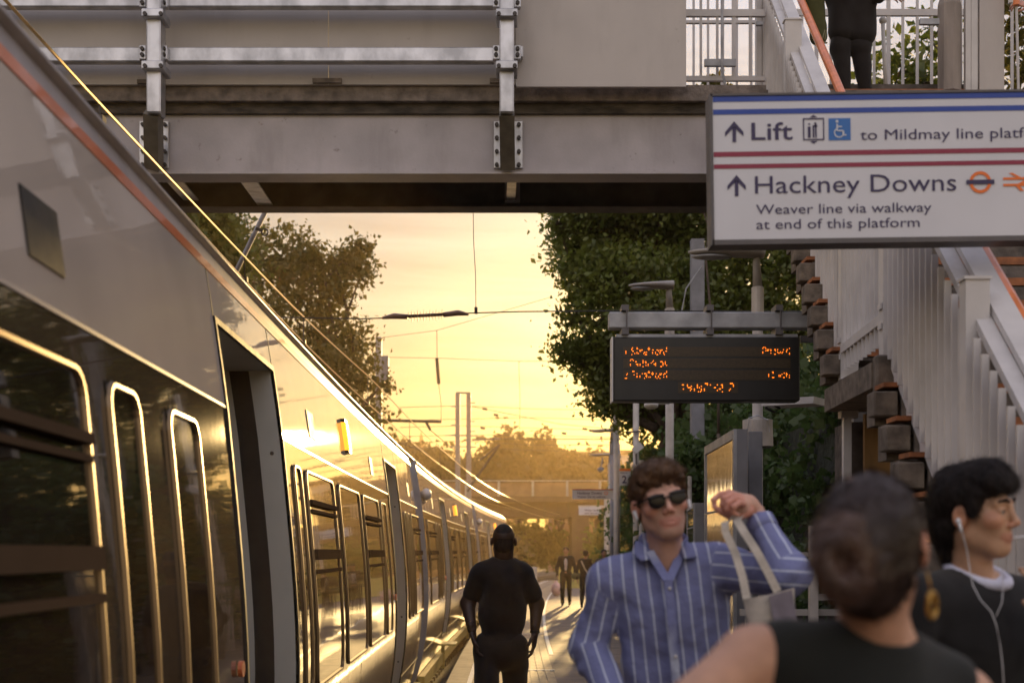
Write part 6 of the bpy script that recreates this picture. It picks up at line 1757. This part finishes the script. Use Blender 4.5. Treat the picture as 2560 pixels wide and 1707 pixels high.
tys, _ = torso_prims(A3(ny_)-np.array([0, 0, .012]), A3(hipy)-uy*.04, sLy, sRy, inf=.020, waist=.34, hipw=.37, c=blk, k=.045)
tys += [cap(sLy, ely, .064, .060, .03, blk), cap(ely, wry, .058, .045, .03, blk), cap(sRy, elz, .064, .060, .03, blk), cap(elz, wrz, .058, .045, .03, blk)]
tys += [ell(A3(ny_)+uy*.02+fy*.018, (.088, .096, .075), np.stack([ly, fy, uy], 1), .006, sub=True)]
body_obj('sweater', [sdf_mesh(tys, .008, noise=[(9, 24, .004), (2, 60, .0012)])], MCl, ym)
mb = MB(); ring_ = []
for t in np.linspace(0, 2*math.pi, 41):
    ring_.append(Vector(A3(ny_)+ly*.078*math.sin(t)+fy*(.018-.078*math.cos(t))+uy*(.012+.030*math.cos(t)*1.0-.004)))
mb.tube(ring_, .0165, 10, cap=False); mb.build('tee_collar', mat('white_tee', (.62, .62, .72), .8, var=.06, scale=40, bump=.0008, bscale=300), ym, smooth=True)
tp3, _ = torso_prims(A3(ny_)-np.array([0, 0, .01]), hipy, sLy, sRy, inf=.008, c=(.6, .6, .68), k=.045)
tp3 += [ell(A3(ny_)+uy*.05+fy*.012, (.070, .075, .075), np.stack([ly, fy, uy], 1), .006, sub=True)]
body_obj('tee_shirt', [sdf_mesh(tp3, .009)], MCl, ym)
ky = ((P(2380, 0, 3.8).x, 3.70, .5), (P(2500, 0, 3.8).x, 3.82, .5)); ay = ((P(2370, 0, 3.8).x, 3.78, .09), (P(2510, 0, 3.8).x, 3.88, .09))
body_obj('trousers', [sdf_mesh([ell(A3(hipy)-uy*.03, (.17, .12, .13), np.stack([ly, fy, uy], 1), .04, (.02, .02, .025))]+legs(hipy, ly, ky, ay, (.02, .02, .025), .014), .013)], MCl, ym)
shoes(ay, tuple(fy), (.4, .4, .4), ym)
Hy = [ell(Ty((0, .030, .050)), (.092, .100, .088), Ry_, .03), ell(Ty((0, -.030, .098)), (.074, .064, .046), Ry_, .03), cap(Ty((-.055, -.065, .078)), Ty((.055, -.068, .078)), .028, .028, .02), ell(Ty((0, .065, -.02)), (.074, .055, .070), Ry_, .03), cap(Ty((0, .085, -.06)), Ty((0, .075, -.11)), .040, .028, .03),
      cap(Ty((-.074, -.03, .05)), Ty((-.078, -.018, .005)), .018, .012, .015), cap(Ty((.074, -.03, .05)), Ty((.078, -.018, .005)), .018, .012, .015), ell(Ty((0, -.105, -.020)), (.068, .056, .062), Ry_, .010, sub=True)]
for sx in (-1, 1): Hy.append(ell(Ty((sx*.09, .006, -.016)), (.020, .022, .028), Ry_, .008, sub=True))
hm_ = sdf_mesh(Hy, .0038, noise=[(51, 55, .004), (15, 200, .0022)])
ho_ = body_obj('hair', [hm_], MHair, ym)
strands(hm_, ho_, 7500, .034, .0008, lambda q: Ry_ @ np.array([.1, -.6, -.45]), MHair, 7, lift=.45, jit=.35)
for sx in (-1, 1):
    body_obj('eyebrow', [sdf_mesh([cap(Ty((sx*.048, -.078, .030)), Ty((sx*.030, -.092, .034)), .003, .0045, .004), cap(Ty((sx*.030, -.092, .034)), Ty((sx*.014, -.096, .028)), .0045, .0035, .004)], .0018)], MHair, ym)
    o = MB().ell(Ty((sx*.031, -.0755, .0055)), .0115, 14, 10).build('eye', mat('eye_white', (.5, .47, .44), .2, var=.02), ym, smooth=True)
    MB().ell(Ty((sx*.032, -.0838, .0040)), (.0052, .0042, .0050), 12, 8).build('iris', M['black'], o, smooth=True)
    body_obj('eyelid', [sdf_mesh([cap(Ty((sx*.045, -.078, .006)), Ty((sx*.032, -.0875, .0105)), .0026, .003, .003, sy), cap(Ty((sx*.032, -.0875, .0105)), Ty((sx*.018, -.083, .006)), .003, .0022, .003, sy)], .0014)], MS, ym)
wire_m = mat('earphone_white', (.55, .53, .52), .4, var=.04)
MB().tube([P(2398, 1303, 3.66), P(2404, 1325, 3.65), P(2416, 1370, 3.66), P(2424, 1420, 3.64), P(2432, 1462, 3.62), P(2452, 1500, 3.60), P(2478, 1528, 3.585), P(2490, 1560, 3.58), P(2500, 1610, 3.58), P(2506, 1660, 3.57), P(2512, 1760, 3.57)], .0015, 7).build('earphone_wire', wire_m, ym, smooth=True)
MB().tube([P(2505, 1425, 3.70), P(2508, 1460, 3.66), P(2505, 1505, 3.60), P(2490, 1540, 3.585)], .0013, 7).build('earphone_wire', wire_m, ym, smooth=True)
mb = MB(); mb.ell(P(2396, 1302, 3.655), (.007, .006, .008)); mb.tube([P(2398, 1304, 3.655), P(2404, 1330, 3.65)], .0042, 8); mb.build('earphone', wp, ym, smooth=True)
lipp = Ty((.006, -.094, -.066)); tip = lipp+Ry_ @ np.array([.01, -.075, .004])
cg = MB().tube([Vector(lipp), Vector(tip)], .0038, 10).build('cigarette', wp, loc=tuple(lipp)); props(cg, 'white cigarette between the lips of the young man at the right edge', 'cigarette')

# ---------------------------------------------------------------- man walking away beside the train
sd_ = (.048, .026, .017); wk = thing('person', 'broad man in a black tee shirt walking away beside the train', 'person', (P(1255, 0, 10.2).x, 10.2, 0))
D = 10.2; q = lambda x, y, dd=0: P(x, y, D+dd)
Rk = rotm(180, 0, 2); HPk, Tk = head_prims(q(1259, 1352), Rk, sd_, 1.10)
nk = q(1259, 1396); HPk += [cap(Tk((0, .03, -.05)), nk-Vector((0, 0, .02)), .066, .075, .03, sd_), ell(Tk((0, .045, -.07)), (.055, .04, .05), Rk, .03, sd_)]
sLk, sRk = q(1203, 1434), q(1310, 1434); hk = q(1252, 1615); eL, eR = q(1169, 1508, .06), q(1342, 1508, .06); wL, wR = q(1180, 1574, -.10), q(1337, 1578, .0)
tk_, (lk, fk, uk) = torso_prims(nk, hk, sRk, sLk, inf=-.004, waist=.30, hipw=.36, chestd=.135, belly=.04, c=sd_)
kk = (q(1288, 1745, .12), q(1217, 1738, -.14)); ak = ((kk[0].x+.01, D-.02, .10), (kk[1].x-.01, D-.12, .10))
body_obj('body', [sdf_mesh(tk_+[cap(sLk, eL, .064, .054, .03, sd_), cap(eL, wL, .055, .034, .03, sd_), cap(sRk, eR, .064, .054, .03, sd_), cap(eR, wR, .055, .034, .03, sd_)], .012), sdf_mesh(HPk, .007),
    sdf_mesh(hand_prims(wL, (.25, .1, -1), (.9, -.2, 0), sd_, thumb=1, s=1.2), .0055), sdf_mesh(hand_prims(wR, (-.05, 0, -1), (-1, .2, 0), sd_, thumb=-1, s=1.2), .0055)], MS, wk)
bt = (.012, .011, .011)
tk2, _ = torso_prims(A3(nk)-np.array([0, 0, .015]), A3(hk)-uk*.05, sRk, sLk, inf=.014, waist=.345, hipw=.385, chestd=.135, belly=.05, c=bt, k=.07)
tk2 += [cap(sLk, A3(sLk)*.3+A3(eL)*.7, .076, .070, .04, bt), cap(sRk, A3(sRk)*.3+A3(eR)*.7, .076, .070, .04, bt), cap(nk+Vector((0, 0, .12)), nk+Vector((0, 0, .015)), .075, .08, .008, sub=True)]
body_obj('tee_shirt', [sdf_mesh(tk2, .010, noise=[(12, 18, .006), (5, 45, .002)])], MCl, wk)
body_obj('trousers', [sdf_mesh([ell(A3(hk)-uk*.04, (.205, .155, .15), np.stack([lk, fk, uk], 1), .04, bt)]+legs(hk, lk, (kk[1], kk[0]), (ak[1], ak[0]), bt, .02, r=(.090, .066, .052), hw=-.10), .012, noise=[(2, 20, .006)])], MCl, wk)
shoes(ak, (0, 1, 0), (.05, .05, .05), wk)
body_obj('hair', [sdf_mesh([ell(Tk((0, .022, .040)), (.0775, .098, .086), Rk, .03), ell(Tk((0, .050, -.03)), (.070, .066, .072), Rk, .03), ell(Tk((0, -.09, -.02)), (.075, .06, .075), Rk, .01, sub=True)], .007)], MHair, wk)
mb = MB(); c_ = A3(wR); mb.tube([Vector(c_)+Vector((0, 0, .012)), Vector(c_)+Vector((0, 0, -.010))], .037, 16); mb.build('watch', M['black'], wk)

# ---------------------------------------------------------------- small figures
def figure(lab, x, d, z0, hgt, yaw, skin, top, topname, bot, hair=True, arms=None, h=.014, extra=None, tee=None, group=None, stride=.18, armsep=.09):
    X = P(x, 0, d).x; FLOOR[0] = z0; s = hgt/1.80
    t = thing('person', lab, 'person', (X, d, z0), group)
    Rr = rotm(yaw); fwd = Rr @ np.array([0, -1, 0]); lt = Rr @ np.array([1, 0, 0]); o = np.array([X, d, z0])
    W_ = lambda a, b, c: o+lt*a*s+fwd*b*s+np.array([0, 0, c*s])
    HPf, Tf = head_prims(W_(0, .02, 1.665), Rr, skin, s)
    nk_ = W_(0, 0, 1.50); HPf += [cap(Tf((0, .02, -.05)), nk_, .053*s, .057*s, .03, skin)]
    a, b = W_(-.19, 0, 1.435), W_(.19, 0, 1.435); hp = W_(0, 0, .95)
    arms = arms or [(W_(-.19-armsep, -.02, 1.15), W_(-.19-armsep*.7, .12, .92)), (W_(.19+armsep, .0, 1.15), W_(.19+armsep*.8, -.06, .90))]
    kn_ = (W_(-.10, .14, .50), W_(.10, -.04, .50)); an_ = (W_(-.10, stride*.6, .09), W_(.10, -stride, .12))
    tb_, (l_, f_, u_) = torso_prims(nk_, hp, a, b, inf=-.004, c=skin)
    ar = []
    for (S0, (e_, w_)) in ((a, arms[0]), (b, arms[1])): ar += [cap(S0, e_, .046*s, .038*s, .03, skin), cap(e_, w_, .038*s, .026*s, .03, skin)]
    hd_ = []
    for (e_, w_), tsg in ((arms[0], 1), (arms[1], -1)): hd_.append(sdf_mesh(hand_prims(w_, A3(w_)-A3(e_)+np.array([0, 0, -.1]), lt*tsg, skin, thumb=tsg, s=s), max(.006, h*.5)))
    body_obj('body', [sdf_mesh(tb_+ar, h), sdf_mesh(HPf, max(.006, h*.55))]+hd_, MS, t)
    tt, _ = torso_prims(nk_-np.array([0, 0, .012]), hp-u_*.02, a, b, inf=.017, waist=.33, hipw=.36, c=top)
    for (S0, (e_, w_)) in ((a, arms[0]), (b, arms[1])):
        tt.append(cap(S0, e_, .062*s, .055*s, .03, top)); 
        if topname != 'tee_shirt': tt.append(cap(e_, w_, .054*s, .042*s, .03, top))
    tt.append(cap(nk_+np.array([0, 0, .1]), nk_+np.array([0, 0, .01]), .062, .064, .008, sub=True))
    if tee: tt.append(cap(W_(0, .15, 1.50), W_(0, .17, .90), .060, .085, .006, sub=True))
    body_obj(topname, [sdf_mesh(tt, h, noise=[(3, 22, .005)])], MCl, t)
    if tee:
        t3, _ = torso_prims(nk_-np.array([0, 0, .01]), hp-u_*.05, a, b, inf=.006, c=tee); t3.append(cap(nk_+np.array([0, 0, .1]), nk_+np.array([0, 0, .01]), .06, .062, .008, sub=True))
        body_obj('tee_shirt', [sdf_mesh(t3, h)], MCl, t)
    body_obj('trousers', [sdf_mesh([ell(hp-u_*.03, (.17*s, .12*s, .13*s), np.stack([l_, f_, u_], 1), .04, bot)]+legs(hp, l_, kn_, an_, bot, .014), h, noise=[(4, 22, .005)])], MCl, t)
    shoes(an_, tuple(fwd), (.04, .035, .03), t, h)
    if hair: body_obj('hair', [sdf_mesh([ell(Tf((0, .026, .045)), (.084*s, .097*s, .086*s), Rr, .03), ell(Tf((0, .06, -.01)), (.07*s, .055*s, .06*s), Rr, .03), ell(Tf((0, -.1, -.02)), (.07*s, .06*s, .07*s), Rr, .01, sub=True)], max(.006, h*.5), noise=[(3, 100, .005)])], MHair, t)
    FLOOR[0] = 0.0
    return t, W_
dk = (.022, .018, .015)
grp = 'people walking far down the platform'
figure('distant walker in an open dark jacket over a white tee shirt, nearest the track', 1415, 42, 0, 1.80, -6, (.3, .17, .11), dk, 'jacket', dk, tee=(.55, .50, .50), group=grp)
t_, W_ = figure('distant walker with a pale bag strap across dark clothes, middle of the three', 1464, 40.5, 0, 1.70, 170, (.3, .17, .11), dk, 'jacket', dk, group=grp)
mb = MB(); ribbon(mb, [W_(.12, -.14, 1.46), W_(0.0, -.165, 1.2), W_(-.16, -.14, .98)], .045, (1, 0, .3), .01); mb.build('bag_strap', canvas, t_)
mb = MB(); mb.bev(tuple(W_(-.34, -.1, .80)-np.array([.0, .1, 0])), tuple(W_(-.14, .05, 1.02)), .02) if False else mb.ell(tuple(W_(.28, .0, .98)), (.17, .09, .11)); mb.build('shoulder_bag', mat('olive_bag', (.10, .11, .06), .8), t_, smooth=True)
t_, W_ = figure('distant walker in a black tee shirt printed with a pale graphic, behind the striped shoulder', 1510, 39, 0, 1.72, 4, (.26, .14, .09), dk, 'tee_shirt', dk, group=grp)
mb = MB(); mb.ell(tuple(W_(.0, .135, 1.30)), (.09, .02, .035)); mb.ell(tuple(W_(.01, .140, 1.18)), (.08, .02, .06)); mb.build('shirt_print', mat('shirt_print', (.45, .34, .34), .8, var=.5, scale=30), t_, smooth=True)

# person on the bridge at the stair head
zb = 5.58; db = 12.05
qb = lambda x, y, dd=0: P(x, y, db+dd)
bp = thing('person', 'person in a long dark coat standing on the footbridge at the top of the stairs', 'person', (P(2130, 0, db).x, db, zb))
Xb = P(2131, 0, db).x; o_ = np.array([Xb, db, zb])
Rb = rotm(25); HB, Tb = head_prims(o_+np.array([0, 0, 1.66]), Rb, sk)
nb_ = o_+np.array([0, 0, 1.5]); ab = o_+np.array([-.2, .02, 1.42]); bb_ = o_+np.array([.2, -.02, 1.42]); hb = o_+np.array([0, 0, .95])
eb1, wb1 = o_+np.array([-.27, .0, 1.12]), o_+np.array([-.2, -.18, 1.0]); eb2, wb2 = A3(qb(2196, -45)), A3(qb(2204, -4, -.15))
HB += [cap(Tb((0, .02, -.05)), nb_, .053, .057, .03, sk)]
tbp, (l_, f_, u_) = torso_prims(nb_, hb, ab, bb_, inf=-.004, c=sk)
body_obj('body', [sdf_mesh(tbp+[cap(ab, eb1, .045, .038, .03, sk), cap(eb1, wb1, .038, .026, .03, sk), cap(bb_, eb2, .045, .038, .03, sk), cap(eb2, wb2, .038, .026, .03, sk)], .014), sdf_mesh(HB, .008),
    sdf_mesh(hand_prims(wb2, (1, -.1, .02), (0, 0, -1), sk, thumb=-1, curl=(.2, .3, .35, .4)), .005), sdf_mesh(hand_prims(wb1, (0, -.5, -1), (1, 0, 0), sk), .006)], MS, bp)
ct = (.020, .016, .015)
tcb, _ = torso_prims(nb_-np.array([0, 0, .012]), hb, ab, bb_, inf=.03, waist=.40, hipw=.42, c=ct)
tcb += [cap(hb+np.array([-.07, 0, -.05]), A3(qb(2105, 78)), .145, .120, .04, ct), cap(hb+np.array([.07, 0, -.05]), A3(qb(2155, 85)), .145, .125, .04, ct), cap(ab, eb1, .065, .06, .03, ct), cap(eb1, wb1, .058, .048, .03, ct), cap(bb_, eb2, .065, .06, .03, ct), cap(eb2, wb2-np.array([.02, 0, 0]), .058, .045, .03, ct)]
body_obj('coat', [sdf_mesh(tcb, .011, noise=[(3, 20, .006)])], MCl, bp)
al = (P(2112, 0, db).x, db-.02, zb+.09); arr = (P(2166, 0, db).x, db+.03, zb+.09)
body_obj('trousers', [sdf_mesh([cap(hb+np.array([-.08, 0, 0]), A3(qb(2100, 120)), .10, .085, .03, ct), cap(A3(qb(2102, 120)), al, .085, .050, .03, ct), cap(hb+np.array([.08, 0, 0]), A3(qb(2152, 120)), .10, .09, .03, ct), cap(A3(qb(2152, 120)), arr, .09, .055, .03, ct)], .011, noise=[(6, 22, .004)])], MCl, bp)
FLOOR[0] = zb; shoes((al, arr), (-.3, -.9, 0), (.25, .16, .10), bp); FLOOR[0] = 0
ob = thing('shoulder_bag', 'olive green bag hanging at the side of the person in the long coat', 'bag', P(2045, 110, db-.1))
olv = (.075, .075, .025); ring4 = [sdf_mesh([cap(P(2032, -60, db-.12), P(2046, 92, db-.12), .085, .075, .04, olv, n=(0, 1, 0), fl=1.6)], .010, noise=[(8, 30, .005)])]
body_obj('bag_body', ring4, MCl, ob)
mb = MB(); ribbon(mb, [P(2062, 100, db-.19), P(2066, 78, db-.20), P(2062, 76, db-.20), P(2056, 98, db-.2)], .012, (0, 1, 0), .008); mb.tube([P(2046, 107, db-.17), P(2068, 108, db-.17)], .008, 6); mb.build('strap', mat('olive_webbing', (.22, .20, .11), .8), ob)
# person at the right end of the bridge: only the hand on the rail is in the picture
rp = thing('person', 'person at the top right corner with a hand on the orange handrail', 'person', (P(2680, 0, 11.95).x, 12.05, zb))
FX = P(2690, 0, 12.05).x; o_ = np.array([FX, 12.05, zb]); W2 = lambda a, b, c: o_+np.array([a, b, c])
skp = (.55, .30, .22); HB, Tb = head_prims(W2(0, 0, 1.66), rotm(-60), skp)
nb_ = W2(0, 0, 1.5); ab, bb_ = W2(-.18, -.08, 1.42), W2(.16, .1, 1.42); hb = W2(0, 0, .95); e1 = A3(P(2605, -75, 11.9)); w1 = A3(P(2574, 14, 11.75)); e2, w2 = W2(.26, .1, 1.12), W2(.2, 0, .92)
HB += [cap(Tb((0, .02, -.05)), nb_, .053, .057, .03, skp)]
tbp, (l_, f_, u_) = torso_prims(nb_, hb, ab, bb_, inf=-.004, c=skp)
body_obj('body', [sdf_mesh(tbp+[cap(ab, e1, .043, .036, .03, skp), cap(e1, w1, .036, .025, .03, skp), cap(bb_, e2, .043, .036, .03, skp), cap(e2, w2, .036, .025, .03, skp)], .014), sdf_mesh(HB, .009),
   sdf_mesh(hand_prims(w1, (-1, 0, .18), (0, .7, -.5), skp, thumb=1, curl=(.7, .7, .7, .7)), .004)], MS, rp)
tcb, _ = torso_prims(nb_-np.array([0, 0, .012]), hb, ab, bb_, inf=.016, c=(.3, .3, .35)); tcb += [cap(ab, ab*.4+e1*.6, .06, .056, .03, (.3, .3, .35)), cap(bb_, bb_*.4+e2*.6, .06, .056, .03, (.3, .3, .35))]
body_obj('tee_shirt', [sdf_mesh(tcb, .014)], MCl, rp)
body_obj('trousers', [sdf_mesh([ell(hb, (.17, .12, .13), None, .04, dk)]+legs(hb, (1, 0, 0), (W2(-.09, 0, .5), W2(.09, 0, .5)), (W2(-.09, 0, .09), W2(.09, 0, .09)), dk, .014), .014)], MCl, rp)
FLOOR[0] = zb; shoes((tuple(W2(-.09, 0, .09)), tuple(W2(.09, 0, .09))), (-1, 0, 0), (.1, .1, .1), rp); FLOOR[0] = 0
HAZE = 0.0007
# ---------------------------------------------------------------- sunlit haze
hz = bpy.data.meshes.new('haze')
mb = MB(); mb.box((-180, -40, -2.2), (180, 470, 32))
o = mb.build('haze', None, loc=(0, 200, -2.2)); o.data.materials.clear()
hm = bpy.data.materials.new('haze'); hm.use_nodes = True; t = hm.node_tree; t.nodes.clear()
ho = nd(t, 'ShaderNodeOutputMaterial'); hv = nd(t, 'ShaderNodeVolumePrincipled')
hv.inputs['Color'].default_value = (1, .72, .40, 1); hv.inputs['Density'].default_value = HAZE; hv.inputs['Anisotropy'].default_value = .72
t.links.new(hv.outputs[0], ho.inputs['Volume']); o.data.materials.append(hm)
props(o, 'thin golden haze in the low sunlight', None, None, 'stuff')
